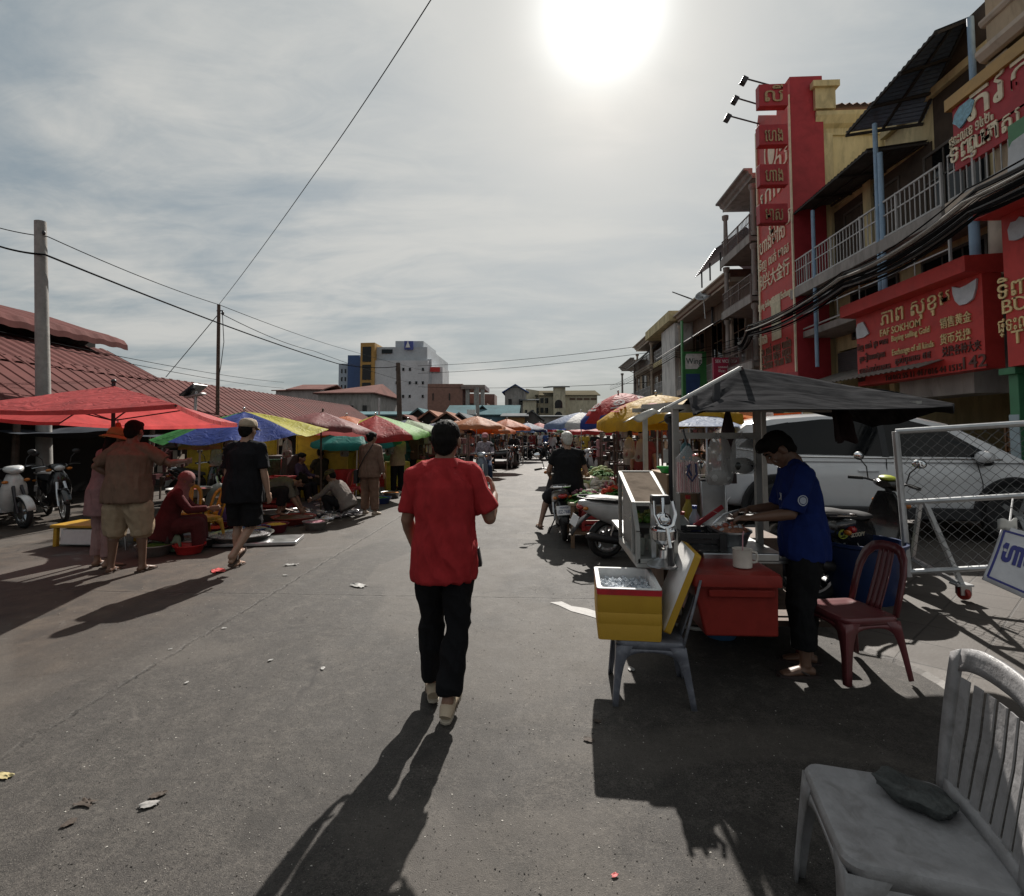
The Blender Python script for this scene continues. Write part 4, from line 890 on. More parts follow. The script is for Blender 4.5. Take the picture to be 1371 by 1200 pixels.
for y in (15.4, 17.4):
    q = MB(); q.box(XW-.12, XW-.002, y-.18, y+.18, 6.3, 8.9); q.build('pilaster', YELW, h2, world=True, smooth=False)
def awning(root, o0, o1, i1, i0, m, name='awning', posts=True, pitch=.14):
    """corner points: outer far, outer near, inner near, inner far"""
    o0, o1, i1, i0 = map(V, (o0, o1, i1, i0)); q = MB(); k = max(2, int((o1-o0).length/pitch*4))
    q.grid(lambda a, b: (o0.lerp(o1, a)).lerp(i0.lerp(i1, a), b)+V((0, 0, .018*math.sin(a*k*math.pi/2))), k, 4)
    a = q.build(name, m, root, world=True, recalc=False)
    f = MB()
    for s in (.0, .33, .66, 1): f.bar(o0.lerp(o1, s)-V((0, 0, .08)), i0.lerp(i1, s)-V((0, 0, .08)), .06)
    for s in (.02, .5, .95): f.bar(o0.lerp(i0, s)-V((0, 0, .05)), o1.lerp(i1, s)-V((0, 0, .05)), .05)
    f.build('awning_frame', M('awning frame dark', (.03, .027, .026), .8), root, world=True); return a
pA, pB = AX(1132, 178, XS), AX(1253, 40, XS)
awning(h2, pA, pB, AX(1298, 22, 9.69), AX(1236, 162, 9.69), AWNB, pitch=.16)
m = MB(); m.box(XW-.03, XW-.005, 11.03, 12.9, 8.45, 10.9); m.box(XW-.03, XW-.005, 13.0, 17.5, 6.3, 8.75); m.build('painted_awning_shade', M('dark brown painted shade', (.05, .036, .026), .9, var=.5, scale=2), h2, world=True, smooth=False)  # dark panels laid on the wall: the shade under both awnings, painted as colour
q0, q1 = AX(1061, 286, XS), AX(1160, 200, XS)
awning(h2, q0, q1, AX(1243, 188, 9.69), AX(1104, 281, 9.69), AWN, pitch=.16)
for px, t, b_ in ((1171, 166, 392), (1178, 205, 388), (1088, 282, 490)):
    p = AX(px, t, XS+.02); z0 = AX(px+12, b_, XS+.02).z
    m = MB(); m.tube([(p.x, p.y, z0), p], .055 if px < 1172 else .06, 10); m.build('awning_post', BLUEPIPE, h2, world=True)
p = AX(1299, 24, XS+.35); m = MB(); m.tube([(p.x, p.y, 7.4), p], .06, 10); m.build('drain_pipe', BLUEPIPE, h1, world=True)
p = AX(1303, 280, XS+.3); m = MB(); m.tube([(p.x, p.y, 3.0), p], .09, 10); m.build('drain_pipe', BLUEPIPE, h1, world=True)
# lower slab of house 2 with pipe railing, grey infill wall
m = MB(); m.box(8.6, XW-.003, 11.1, 17.5, 4.66, 4.86); m.build('slab_edge', GREYW, h2, world=True, smooth=False)
m = MB(); m.box(8.9, XW-.01, 11.1, 13.3, 2.4, 4.25); m.build('infill_wall', GREYW, h2, world=True, smooth=False)
m = MB(); corr(m, (7.9, 11.2, 2.95), (7.9, 17.0, 2.95), (9.6, 11.2, 3.5), .18, .02); m.build('shop_awning', M('old zinc', (.24, .22, .20), .6, .4, dirt=.6, dcol=(.10, .07, .05)), h2, world=True, recalc=False)

# tall vertical red sign tower
tw = empty('sign_tower', (9.0, 18.7, 0), 0, 'tall red gold-shop sign tower with white-edged lettering rising above the roofs', 'sign')
n0 = AX(1057, 103, XS); n1 = AX(1057, 500, XS); f0 = AX(1012, 180, XS); yN, yF = n0.y, f0.y; zT, zB = n0.z, n1.z
m = MB(); m.box(XS+.002, XS+1.05, yN, yN+.9, zB-.3, zT); m.build('side_panel', REDD, tw, world=True, smooth=False)
zs_ = f0.z
m = MB(); m.prism([(yN+.002, zB), (yF, zB+.1), (yF, zs_), (yF-.25, zs_+.6), (yN+1.0, zT-.7), (yN+.9, zT-.02), (yN+.002, zT-.02)], lambda u, v: V((XS-.001, u, v)), lambda u, v: V((XS+.5, u, v)))
fp = m.build('front_panel', REDS, tw, world=True, smooth=False)
m = MB(); m.box(XS-.05, XS-.004, yN+.01, yN+.09, zB, zT-.6); m.box(XS-.05, XS-.004, yF-.09, yF-.01, zB+.1, zs_); m.build('edge_strip', CREAM, tw, world=True, smooth=False)
def at_f(px, py): p = AX(px, py, XS); return yN-p.y, p.z
lb = MB(); it = []
for s, sz, px, py, wd in (('លី', .9, 1046, 215, 1.0), ('ហាង', .9, 1034, 257, 1.9), ('មាស', .8, 1044, 300, 1.6), ('ហាងមាស', .75, 1034, 322, 2.0), ('ទិញ លក់ មាស', .5, 1036, 346, 2.3), ('利兴大金行', .62, 1036, 371, 2.4), ('Buying Selling Gold & Exchange', .36, 1037, 402, 2.6), ('ហាង', .5, 1022, 456, .7)):
    u, v = at_f(px, py); it.append((s, sz, u, v, wd))
lettering(lb, it, (XS-.002, yN, 0), (0, -1, 0), (0, 0, 1), .03); lb.build('lettering', CREAM, fp)
lb = MB(); it = []
for i, s in enumerate(('ទិញ លក់ មាស បារាំង', 'ប៊ូរ ដូលា ឆេក លុយ', 'ផ្ទះលេខ ១៤៣ ផារ')):
    u, v = at_f(1037, 467+i*10); it.append((s, .40, u, v, 2.5))
lettering(lb, it, (XS-.002, yN, 0), (0, -1, 0), (0, 0, 1), .03); lb.build('worn_lettering', M('worn letters', (.16, .09, .06), .7), fp)
u, v = at_f(1032, 426); a = at_f(1042, 408)
m = MB(); m.box(XS-.03, XS-.005, yN+1.05, yN+1.75, AX(1032, 458, XS).z, AX(1036, 398, XS).z); m.build('patch_panel', M('faded paper', (.55, .50, .36), .8, var=.25, scale=4), tw, world=True, smooth=False)
p = AX(1033, 201, XS); m = MB()
m.rings([[V((XS-d, p.y+math.cos(t)*.55*k, p.z+math.sin(t)*.85*k)) for t in (2*math.pi*i/30 for i in range(30))] for d, k in ((.004, 1), (.03, 1), (.03, .86), (.004, .86))], False, False)
m.ell(p+V((-.015, 0, 0)), (.012, .28, .55)); m.build('emblem', CREAM, tw, world=True)
for i, (s, y0, y1, x0) in enumerate((('លី', 113, 141, 1016), ('េហង', 167, 193, 1016), ('ហាង', 220, 247, 1017), ('មាស', 273, 298, 1017))):
    a = AY(x0, y0, yN-.30); b_ = AY(1055.5, y1, yN-.30)
    sg = empty('box_sign', (a.x, a.y, b_.z), 0, ('topmost', 'second', 'third', 'lowest')[i]+' of the four small dark red box signs stacked on the red sign tower', 'sign', 'small box signs on the tower')
    m = MB(); m.box(a.x, b_.x, a.y, a.y+.28, b_.z, a.z); bo = m.build('box', REDD, sg, world=True, smooth=False, bevel=.01)
    lb = MB(); lettering(lb, [(s, .62, 0, 0, (b_.x-a.x)*.62)], ((a.x+b_.x)/2, a.y-.002, (a.z+b_.z)/2-.05), (1, 0, 0), (0, 0, 1), .03); lb.build('lettering', M('dull gold letters', (.36, .25, .13), .5), sg, world=True)
for i, (px, py, qx, qy) in enumerate(((997, 105, 1030, 114), (985, 131, 1022, 142), (975, 155, 1016, 166))):
    a = AX(px, py, XS-1.3); b_ = AX(qx, qy, XS); a = AY(px, py, b_.y)
    sp_ = empty('sign_spotlight', b_, 0, ('highest', 'middle', 'lowest')[i]+' of three spotlights on thin arms at the top of the red sign tower', 'lamp', 'spotlights on the sign tower')
    m = MB(); m.tube([b_, a], .028, 6); m.build('arm', DARKM, sp_, world=True)
    m = MB(); m.cbox(a+V((-.03, 0, -.10)), (.20, .22, .26), Matrix.Rotation(.5, 3, 'Y')); m.build('lamp_head', DARKM, sp_, world=True, bevel=.02)

# gold shop signs
def street_sign(label, px0, px1, ya0, yb0, X, thick, m, name='shop_sign', zt=None, zb=None):
    a = AX(px0, ya0, X); b_ = AX(px0, yb0, X); c = AX(px1, ya0, X)
    z1 = zt if zt else a.z; z0 = zb if zb else b_.z
    root = empty(name, (X, (a.y+c.y)/2, z0), 0, label, 'sign'); q = MB(); q.box(X, X+thick, min(a.y, c.y), max(a.y, c.y), z0, z1); o = q.build('panel', m, root, world=True, smooth=False)
    return root, o, max(a.y, c.y), min(a.y, c.y), z0, z1
s1, s1p, yf_, yn_, z0, z1 = street_sign('wide red gold-shop sign numbered 142 with gold Khmer letters above the car', 1146, 1317, 425, 518, XS, .35, REDS)
m = MB(); m.prism([(-.34, 0), (0, -.02), (.40, -.02), (.40, .34), (-.34, .30)], lambda u, v: V((XS+u, yn_-.05, z1+v)), lambda u, v: V((XS+u, yf_+.12, z1+v))); m.build('hood', REDS, s1, world=True, smooth=False)
def su(px, py, X=XS, y0=yf_): p = AX(px, py, X); return (y0-p.y, p.z)
def sign_text(rows, X, yf, m, parent, th=.025, name='lettering'):
    lb = MB(); it = []
    for s, sz, px, py, wd in rows: u, v = su(px, py, X, yf); it.append((s, sz, u, v, wd))
    lettering(lb, it, (X-.002, yf, 0), (0, -1, 0), (0, 0, 1), th); o = lb.build(name, m, parent); o.matrix_parent_inverse = wm(parent).inverted(); return o
sign_text([('ភាព សុខុម', .52, 1222, 414, 2.15), ('FAF SOKHOM', .24, 1205, 440, 1.35), ('Buying selling Gold', .19, 1219, 448, 1.2), ('Exchange of all kinds', .20, 1222, 467, 1.3), ('销售黄金', .24, 1280, 430, .78), ('货币兑换', .24, 1280, 452, .78)], XS, yf_, GOLD, s1)
sign_text([('ទិញ លក់ ដូរ មាស', .2, 1168, 462, 1.2), ('គ្រឿងអលង្ការ', .2, 1168, 478, 1.0), ('ប្រាក់គ្រប់ប្រភេទ', .2, 1171, 494, 1.2), ('គ្រប់ប្រភេទ ៥៥', .19, 1222, 480, 1.1), ('Tel 012 55 11 44 / 016 44 1515', .18, 1232, 500, 2.3), ('兑换各种大夹', .22, 1287, 468, .95), ('142', .34, 1306, 485, .55), ('ទាស', .22, 1154, 508, .3)], XS, yf_, M('worn dark letters', (.09, .028, .02), .6), s1, .02, 'worn_lettering')
def blob(parent, X, pts, m, name='emblem', th=.04):
    q = MB(); w3 = [AX(px, py, X) for px, py in pts]; q.prism([(p.y, p.z) for p in w3], lambda u, v: V((X-.003, u, v)), lambda u, v: V((X-th, u, v))); return q.build(name, m, parent, world=True, smooth=False)
SILV = M('silver emblem', (.42, .43, .46), .45, .3)
blob(s1, XS, [(1277, 384), (1287, 386), (1296, 382), (1304, 377), (1310, 373), (1309, 386), (1305, 400), (1296, 407), (1287, 409), (1281, 403), (1278, 394)], SILV)
blob(s1, XS, [(1148, 441), (1150, 434), (1157, 431), (1161, 438), (1165, 447), (1158, 452), (1149, 454)], SILV)
s2, s2p, yf2, yn2, z02, z12 = street_sign('tall red gold-shop sign with gold letters cut off by the picture edge', 1340, 1420, 285, 487, 8.1, .5, REDS, zt=5.35, zb=2.72)
m = MB(); m.box(7.75, 8.7, yn2-.3, yf2+.15, z12+.003, z12+.16); m.build('hood', REDS, s2, world=True, smooth=False)
sign_text([('ទិញ', .42, 1358, 386, .6), ('BUY', .34, 1370, 406, .75), ('ផ្ទះលេខ', .34, 1366, 432, .8), ('TEL', .32, 1378, 449, .6)], 8.1, yf2, GOLD, s2)
blob(s2, 8.1, [(1352, 308), (1356, 298), (1363, 296), (1368, 290), (1376, 292), (1380, 304), (1372, 318), (1362, 322), (1354, 322)], SILV)
s3, s3p, yf3, yn3, z03, z13 = street_sign('red balcony sign with a yellow top edge and a blue diamond emblem', 1275, 1420, 147, 232, XS, .12, REDD, zt=None)
m = MB(); m.box(XS-.08, XS+.2, yn3-.3, yf3+.1, z13+.002, z13+.24); m.build('top_trim', paint('ochre trim', (.42, .25, .07)), s3, world=True, smooth=False)
sign_text([('ភវត', .85, 1337, 118, 1.35), ('ផ្ទះលេខ ១៤២', .30, 1298, 176, .95), ('ទិញ', .5, 1290, 200, .62), ('លក់', .5, 1317, 183, .62), ('មាស ប', .5, 1353, 162, 1.2)], XS, yf3, CREAM, s3)
blob(s3, XS, [(1280, 155), (1287, 143), (1301, 132), (1307, 134), (1303, 150), (1292, 166), (1287, 172), (1283, 168), (1278, 166)], M('blue gem', (.16, .34, .44), .4, var=.4, scale=14))
s4, s4p, *_ = street_sign('green and grey bank sign low on the balcony at the picture edge', 1349, 1400, 170, 240, XS-.12, .08, paint('bank green', (.06, .20, .09)))
blob(s4, XS-.125, [(1352, 236), (1353, 200), (1358, 190), (1366, 184), (1400, 160), (1400, 230)], paint('bank grey', (.45, .48, .50)))
g_ = empty('shop_post', (8.3, 9.35, 0), 0, 'green painted steel post standing under the tall red shop sign', 'post')
p = AX(1363, 560, 8.3); m = MB(); m.box(8.25, 8.42, p.y-.09, p.y+.09, gz(9), 2.75); m.build('shaft', paint('post green', (.04, .17, .08)), g_, world=True, bevel=.01); m = MB(); m.box(8.15, 8.52, p.y-.16, p.y+.16, 2.60, 2.71); m.build('bracket', paint('post green', (.04, .17, .08)), g_, world=True, smooth=False)
p = AX(1363, 575, 8.3); m = MB(); m.box(8.24, 8.43, p.y-.095, p.y+.095, .3, 1.9); m.build('pale_base', paint('pale blue', (.3, .38, .42)), g_, world=True, smooth=False)
# crates stacked in the dark shop
cm = plast('crate brown', (.20, .095, .035)); cr0 = None
for i in range(3):
    for j in range(4):
        l_ = 'brown crate in the dark shop, %s column from the post, %s in its stack' % (('first', 'second', 'third')[i], ('lowest', 'second', 'third', 'topmost')[j])
        loc = (10.3, 10.2+i*.66, gz(9)+j*.42)
        if cr0 is None: cr0 = crate(l_, loc, R(90), (.6, .42, .40), cm, 'crates stacked in the dark shop')
        else: dup(cr0, loc, R(90), l_)

# farther houses
h3 = shophouse('grey four-storey house with projecting balconies just past the red sign tower', 20.7, 24.0, 11.8, [4.4, 7.0, 9.4], GREYW, GREYW, balc=1.3, wins=1, railm=paint('rail brown', (.12, .08, .07)))
h4 = shophouse('low dark shophouse with a long black awning past the grey balcony house', 24.05, 33.0, 8.6, [4.2], BROWNW, TRIM, balc=1.0, wins=3, columns=True)
m = MB(); corr(m, (7.4, 24.3, 6.2), (7.4, 33.0, 6.2), (9.7, 24.3, 7.6), .2, .025); m.build('awning', AWN, h4, world=True, recalc=False)
m = MB(); m.box(8.7, 11, 24.1, 32.9, 8.62, 9.1); m.build('roof_band', TILER, h4, world=True, smooth=False)
h5 = shophouse('narrow pale house with a yellow cornice beyond the long black awning', 33.05, 40.0, 8.9, [4.4, 6.8], WHITEW, YELW, balc=.9, wins=2, columns=False)
m = MB(); m.box(8.58, 9.68, 33.06, 36.5, 0, 8.5); m.build('front_wing', WHITEW, h5, world=True, smooth=False)
m = MB(); m.box(8.2, 9.9, 32.9, 40.1, 8.62, 9.25); m.build('yellow_band', YELW, h5, world=True, smooth=False)
h7 = shophouse('grey-tan shophouse with two balconies beyond the pale yellow-corniced house', 46.05, 53, 7.9, [4.2], TANW, GREYW, balc=1.4, wins=2)
h6 = shophouse('brown shophouse with a sagging upper awning far along the right side', 40.05, 46, 8.8, [4.3, 6.8], BROWNW, TRIM, balc=1.2, wins=3, columns=True)
m = MB(); corr(m, (7.6, 40.5, 7.0), (7.6, 46, 7.0), (9.7, 40.5, 8.8), .2, .025); m.build('awning', AWN, h6, world=True, recalc=False)
# rooftop shelter with dish on house 4
rs_ = empty('roof_shelter', (9.4, 25.2, 9.1), 0, 'open blue-roofed shelter on the roof beside the grey balcony house', 'shelter')
m = MB(); corr(m, (8.2, 24.2, 10.1), (8.2, 27.4, 9.7), (9.6, 24.2, 11.1), .2, .02); corr(m, (11, 24.2, 10.1), (11, 27.4, 9.9), (9.6, 24.2, 11.1), .2, .02); m.build('roof', AWNB, rs_, world=True, recalc=False)
for x in (8.5, 10.8):
    for y in (24.4, 25.9, 27.2): m = MB(); m.tube([(x, y, 9.1), (x, y, 9.98)], .04, 6); m.build('post', DARKM, rs_, world=True)
p = AY(942, 398, 27); ds = empty('satellite_dish', p, 0, 'small satellite dish on the roof past the grey balcony house', 'dish')
m = MB(); m.lathe([(.001, .0), (.2, .03), (.36, .10), (.40, .14)], 18, (0, 0, 0), (-.4, -.6, .6), False, False); m.build('bowl', GALV, ds, solid=.01); m = MB(); m.tube([(0, 0, 0), (.1, .1, -1.1)], .03, 6); m.build('mast', GALV, ds)
# hanging signs facing up the street
a, b_ = AY(915, 471, 27), AY(947, 545, 27)
sg = empty('hanging_sign', (a.x, 27, b_.z), 0, 'tall green street sign with a white panel reading Wing', 'sign')
m = MB(); m.box(a.x, b_.x, 27, 27.25, b_.z, a.z); m.box(a.x-.08, a.x-.003, 26.95, 27.2, b_.z-.6, a.z+1.6); m.build('panel', paint('wing green', (.045, .22, .06)), sg, world=True, smooth=False)
c, d = AY(917.5, 474, 26.98), AY(940, 494, 26.98); m = MB(); m.prism([(c.x, d.z), (c.x, c.z-.15), (c.x+.06, c.z), (d.x, c.z), (d.x, d.z+.3), (d.x-.25, d.z)], lambda u, v: V((u, 26.998, v)), lambda u, v: V((u, 26.97, v))); m.build('white_panel', WHITEP, sg, world=True, smooth=False)
lb = MB(); lettering(lb, [('Wing', .42, 0, 0, .78)], ((c.x+d.x)/2, 26.968, (c.z+d.z)/2), (1, 0, 0), (0, 0, 1), .01); lb.build('lettering', paint('wing dark', (.02, .07, .06)), sg, world=True)
m = MB(); m.box(a.x+.1, b_.x-.35, 26.975, 26.997, b_.z+.1, d.z-.25); m.build('blue_panel', paint('deep blue', (.02, .06, .18)), sg, world=True, smooth=False)
a, b_ = AY(955, 479, 23.4), AY(990, 506, 23.4)
sg = empty('hanging_sign', (a.x, 23.4, b_.z), 0, 'crimson rectangular sign with white lines hanging beside the green one', 'sign')
m = MB(); m.box(a.x, b_.x, 23.4, 23.55, b_.z-.3, a.z); m.build('panel', paint('crimson', (.34, .02, .06)), sg, world=True, smooth=False)
lb = MB(); lettering(lb, [('SEK VICHEKA', .2, 0, .28, .95), ('ហាងលក់ មាស', .12, 0, .02, .7), ('ទិញ លក់', .12, 0, -.15, .7)], ((a.x+b_.x)/2, 23.398, (a.z+b_.z)/2), (1, 0, 0), (0, 0, 1), .01); lb.build('lettering', WHITEP, sg, world=True)
for i, (px, py, qx, qy, Y) in enumerate(((900, 391, 946, 408, 29), (830, 491, 848, 499, 50))):
    a, b_ = AY(px, py, Y), AY(qx, qy, Y); sl_ = empty('street_lamp', (b_.x+.3, Y, 0), 0, ('street lamp arm reaching out over the street by the rooftop dish', 'small street lamp arm reaching out far along the right side')[i], 'lamp')
    m = MB(); m.tube([(b_.x+.3, Y, 0), (b_.x+.3, Y, b_.z), b_], .06, 8); m.build('post', DARKM, sl_, world=True)
    m = MB(); m.tube([b_, a.lerp(b_, .45)], .035, 6); m.build('arm', DARKM, sl_, world=True); m = MB(); m.tube([a.lerp(b_, .5), a], [(.09, .03), (.05, .025)], 8, ref=V((0, 0, 1))); m.build('lamp_head', DARKM, sl_, world=True)

# ---------------------------------------------------------------- overhead cables on the right
def cable(label, pts, r, group=None, sag=.0, name='overhead_cable', m=None, cat='cable'):
    q = MB(); P_ = [V(p) for p in pts]; o = []
    for i in range(len(P_)-1):
        k = 14
        for j in range(k): t = j/k; p = P_[i].lerp(P_[i+1], t); o.append(p-V((0, 0, sag*4*t*(1-t))))
    o.append(P_[-1]); q.tube(o, r, 6); ob = q.build(name, m or M('cable black', (.012, .012, .013), .95, spec=.03)); return tag(ob, label, cat, group)
rc = random.Random(3)
CBL = [M('cable black', (.012, .012, .013), .95, spec=.03), M('cable grey', (.13, .13, .13), .9, spec=.05), M('cable white', (.34, .33, .31), .9, spec=.05)]
for i in range(22):
    X_ = 7.15+rc.random()*.35; o_ = [AX(1390, 205+i*2.4+rc.random()*6, X_)]
    z = 5.45+.5*(21-i)/21+rc.random()*.06-.25
    dz = lambda: rc.uniform(-.07, .07)
    P_ = [V((X_, -25, z+.6)), V((X_, 4.5, z+.35+dz())), V((X_, 9.0, z-.05+dz())), V((X_+.2, 13.0, z-.15+dz())), V((X_+.3, 19.0, z-.2+dz())), V((8.38, 22.2, z-.2+dz()))]+([V((8.3, 32, z+.9)), V((8.2, 60, z+1.2))] if i % 6 == 0 else [])
    cable('one of the black overhead cables strung in a bundle along the balconies', P_, rc.choice((.008, .011, .014, .020, .026)), 'cables strung along the right-hand balconies', sag=.12+.1*rc.random(), m=CBL[0 if rc.random() < .62 else (1 if rc.random() < .6 else 2)])

# ---------------------------------------------------------------- market hall on the left
ROOFR = M('red ribbed roof sheet', (.115, .043, .039), .85, 0, var=.25, scale=1.2, dirt=.35, dcol=(.09, .030, .026), spec=.08)
mh = empty('market_hall', (-14, 20, 0), 0, 'long market hall with ribbed red metal roofs behind the stalls', 'hall')
Xe, Ze, Xr, Zr = -10.0, 2.1, -12.0, 3.34
m = MB()
def rib(mb, A, B, D, pitch=.36):
    A, B, D = V(A), V(B), V(D); u = B-A; v = D-A; n = u.cross(v).normalized(); n = n if n.z > 0 else -n; L = u.length; k = int(L/pitch); rows = []
    for i in range(k):
        for t, h in ((0, 0), (.66, 0), (.74, .02), (.88, .02), (.96, 0)): s = (i+t)*pitch/L; rows.append([A+u*s+n*h, A+u*s+v+n*h])
    mb.rings(rows, False, False, closed=False)
rib(m, (Xr, 1.0, Zr), (Xr, 33, Zr), (Xe, 1.0, Ze)); m.build('lower_roof', ROOFR, mh, world=True, recalc=False, smooth=False)
m = MB(); rib(m, (Xr, 33, Zr-.002), (Xr, 1, Zr-.002), (Xr-3.5, 33, Zr-1.2)); m.build('rear_roof', ROOFR, mh, world=True, recalc=False, smooth=False)
m = MB()
a0, a1 = V((-15.6, 1, 4.55)), V((-15.2, 17.6, 4.5)); b0, b1 = V((Xr+.3, 1, Zr-.17)), V((Xr+.3, 15.9, Zr-.17))
n = 46; rows = []
for i in range(n*4): s = i/(n*4); h = .035*(1 if i % 4 in (1, 2) else 0); rows.append([a0.lerp(a1, s)+V((0, 0, h)), b0.lerp(b1, s)+V((0, 0, h))])
m.rings(rows, False, False, closed=False); m.poly([a1, b1, (-15.2, 19.5, 3.3), (-17, 19, 3.8)]); m.build('upper_roof', ROOFR, mh, world=True, recalc=False, smooth=False)
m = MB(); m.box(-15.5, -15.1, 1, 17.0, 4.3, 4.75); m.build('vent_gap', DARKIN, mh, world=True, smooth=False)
m = MB(); rows = []
k = 100
for i in range(k+1):
    y = 1+16.2*i/k; h = .03*(1 if i % 4 in (1, 2) else 0)
    rows.append([V((-17.6, y+.2*0, 5.75+h)), V((-16.6, y, 5.50+h)), V((-15.3, y, 5.08+h)), V((-14.55, y, 4.88+h)), V((-14.25, y, 4.76+h)), V((-14.12, y, 4.60+h)), V((-14.10, y, 4.42+h))])
m.rings(rows, False, False, closed=False); m.build('ridge_vent_roof', ROOFR, mh, world=True, recalc=False, smooth=False)
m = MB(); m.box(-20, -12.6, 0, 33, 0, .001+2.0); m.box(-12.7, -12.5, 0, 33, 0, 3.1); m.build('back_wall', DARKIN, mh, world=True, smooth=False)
for i in range(9):
    y = 2.5+i*3.6; m = MB(); m.tube([(Xe-.15, y, 0), (Xe-.15, y, 2.1)], .06, 8); m.tube([(Xe-.15, y, 2.05), (Xr+.3, y, 3.05)], .04, 6); m.build('post', RUST, mh, world=True)
# poles on the left
def pole(label, bx, by, base, top, r0, r1, m, name='utility_pole', sides=12):
    root = empty(name, (base[0], base[1], 0), 0, label, 'pole'); q = MB(); q.tube([base, V(base).lerp(V(top), .5), top], [r0, (r0+r1)/2, r1], sides); q.build('shaft', m, root, world=True); return root
Pb, Pt = AY(65, 585, 10.2), AY(54, 297, 10.2); Pb.z = 0
pl1 = pole('thick leaning concrete utility pole behind the big red parasol', 0, 0, Pb, Pt, .145, .105, CONC)
q = MB(); q.tube([Pt-V((0, 0, .25)), Pt+V((.12, -.05, -.22))], .012, 6); q.ell(Pt+V((.14, -.05, -.26)), (.03, .03, .05)); q.build('insulator', DARKM, pl1, world=True)
Qb, Qt = AY(292, 580, 16), AY(293, 408, 16); Qb.z = 0
pl2 = pole('thin dark steel utility pole rising through the red market roof', 0, 0, Qb, Qt, .06, .05, RUST)
q = MB(); q.tube([Qt+V((-.06, 0, -.2)), Qt+V((.14, 0, -.2))], .02, 6); q.ell(Qt+V((.14, 0, -.28)), (.04, .04, .07)); q.tube([Qt+V((.12, 0, -.25)), Qt+V((.2, 0, -1.2)), Qt+V((.12, 0, -2.0)), Qt+V((.02, 0, -2.6))], .012, 5); q.build('fitting', DARKM, pl2, world=True)
Wb, Wt = AY(537, 580, 28), AY(533, 486, 28); Wb.z = 0
pl3 = pole('dark wooden utility pole standing in front of the white tower block', 0, 0, Wb, Wt, .165, .12, M('weathered dark pole', (.085, .068, .055), .9, var=.3, bump=.3))
pole('slim grey pole among the low market roofs left of the wooden one', 0, 0, V(AY(507, 580, 32).xy.to_3d()), AY(508, 533, 32), .07, .05, GALV)
pole('concrete pole beside the unfinished brick building', 0, 0, V(AY(640, 580, 60).xy.to_3d()), AY(639, 519, 60), .25, .2, CONC)
c1 = AY(-60, 304, 10); pj = Pt-V((0, 0, .55*1.0)); pj = AY(60, 341, 10.1)
cable('thick black cable passing the concrete pole and running to the wooden pole', [V((-38, 3, 9.5)), c1, pj, AY(452, 487, 24), Wt-V((0, 0, .2))], .020, sag=.12)
cable('thin wire from the concrete pole top to the steel pole and beyond', [V((-38, 3, 10.5)), AY(-60, 285, 10), AY(64, 317, 10.2), Qt, AY(463, 468, 30), AY(585, 500, 60)], .010, sag=.08)
cable('long thin wire climbing from the steel pole to the top of the picture', [Qt, AY(420, 235, 10), AY(580, -5, 6.2), AY(640, -120, 5), V((4, -14, 15))], .008, sag=.05)
cable('guy wire running down to the left from the steel pole', [Qt-V((0, 0, .3)), AY(222, 505, 17)], .012)
cable('thin service wire leaving the steel pole toward the white tower', [Qt-V((.0, 0, .25)), AY(420, 470, 28), AY(560, 515, 60)], .012, sag=.15)
for i, (a, b_) in enumerate((((-20, 440), (380, 512)), ((-20, 446), (380, 520)))):
    cable(('upper', 'lower')[i]+' of two faint wires sloping over the red roof toward the tower', [V((-40, 6, 7)), AY(a[0], a[1], 9), AY(b_[0], b_[1], 30)], .009, sag=.15)
for i, (y0, y1, Y) in enumerate(((478, 462, 60), (488, 472, 60), (506, 512, 66))):
    cable(('highest', 'middle', 'lowest')[i]+' of three faint wires crossing the sky over the street end', [AY(560, y0+12, Y), AY(870, y1, 45)], .022, sag=.3)
p = AY(261, 560, 14); lp = empty('solar_street_lamp', (p.x, 14, 0), 0, 'solar street lamp with a tilted panel above the market stalls', 'lamp'); t_ = AY(259, 524, 14)
q = MB(); q.tube([(p.x, 14, 0), (p.x, 14, t_.z)], .04, 8); q.build('post', GALV, lp, world=True); q = MB(); q.cbox(t_+V((0, 0, .02)), (.52, .6, .04), Matrix.Rotation(R(-38), 3, 'Y')); q.build('solar_panel', M('solar cell', (.03, .035, .05), .2), lp, world=True, bevel=.005); q = MB(); q.cbox(t_+V((.06, 0, -.12)), (.5, .22, .05), Matrix.Rotation(R(-12), 3, 'Y')); q.build('lamp_head', GALV, lp, world=True, bevel=.01)

# ---------------------------------------------------------------- far buildings
def facade(parent, p0, p1, z0, z1, cols, rows, m=None, fx=.5, fz=.5, skip=(), arch=False):
    """rows x cols windows on the vertical wall from p0 to p1 (ground points), each its own part"""
    p0, p1 = V((*p0[:2], 0)), V((*p1[:2], 0)); u = (p1-p0); L = u.length; u.normalize(); n = V((u.y, -u.x, 0))
    for r in range(rows):
        for c in range(cols):
            if (r, c) in skip: continue
            cw, ch = L/cols, (z1-z0)/rows; a = (c+.5-fx/2)*cw; b = (c+.5+fx/2)*cw; zz0 = z0+(r+.5-fz/2)*ch; zz1 = z0+(r+.5+fz/2)*ch
            q = MB(); P_ = lambda s, z, d: p0+u*s+V((0, 0, z))+n*d
            q.rings([[P_(a, zz0, .002), P_(b, zz0, .002), P_(b, zz1, .002), P_(a, zz1, .002)], [P_(a, zz0, .12), P_(b, zz0, .12), P_(b, zz1, .12), P_(a, zz1, .12)]]); q.build('window', m or GLASSD, parent, world=True, smooth=False)
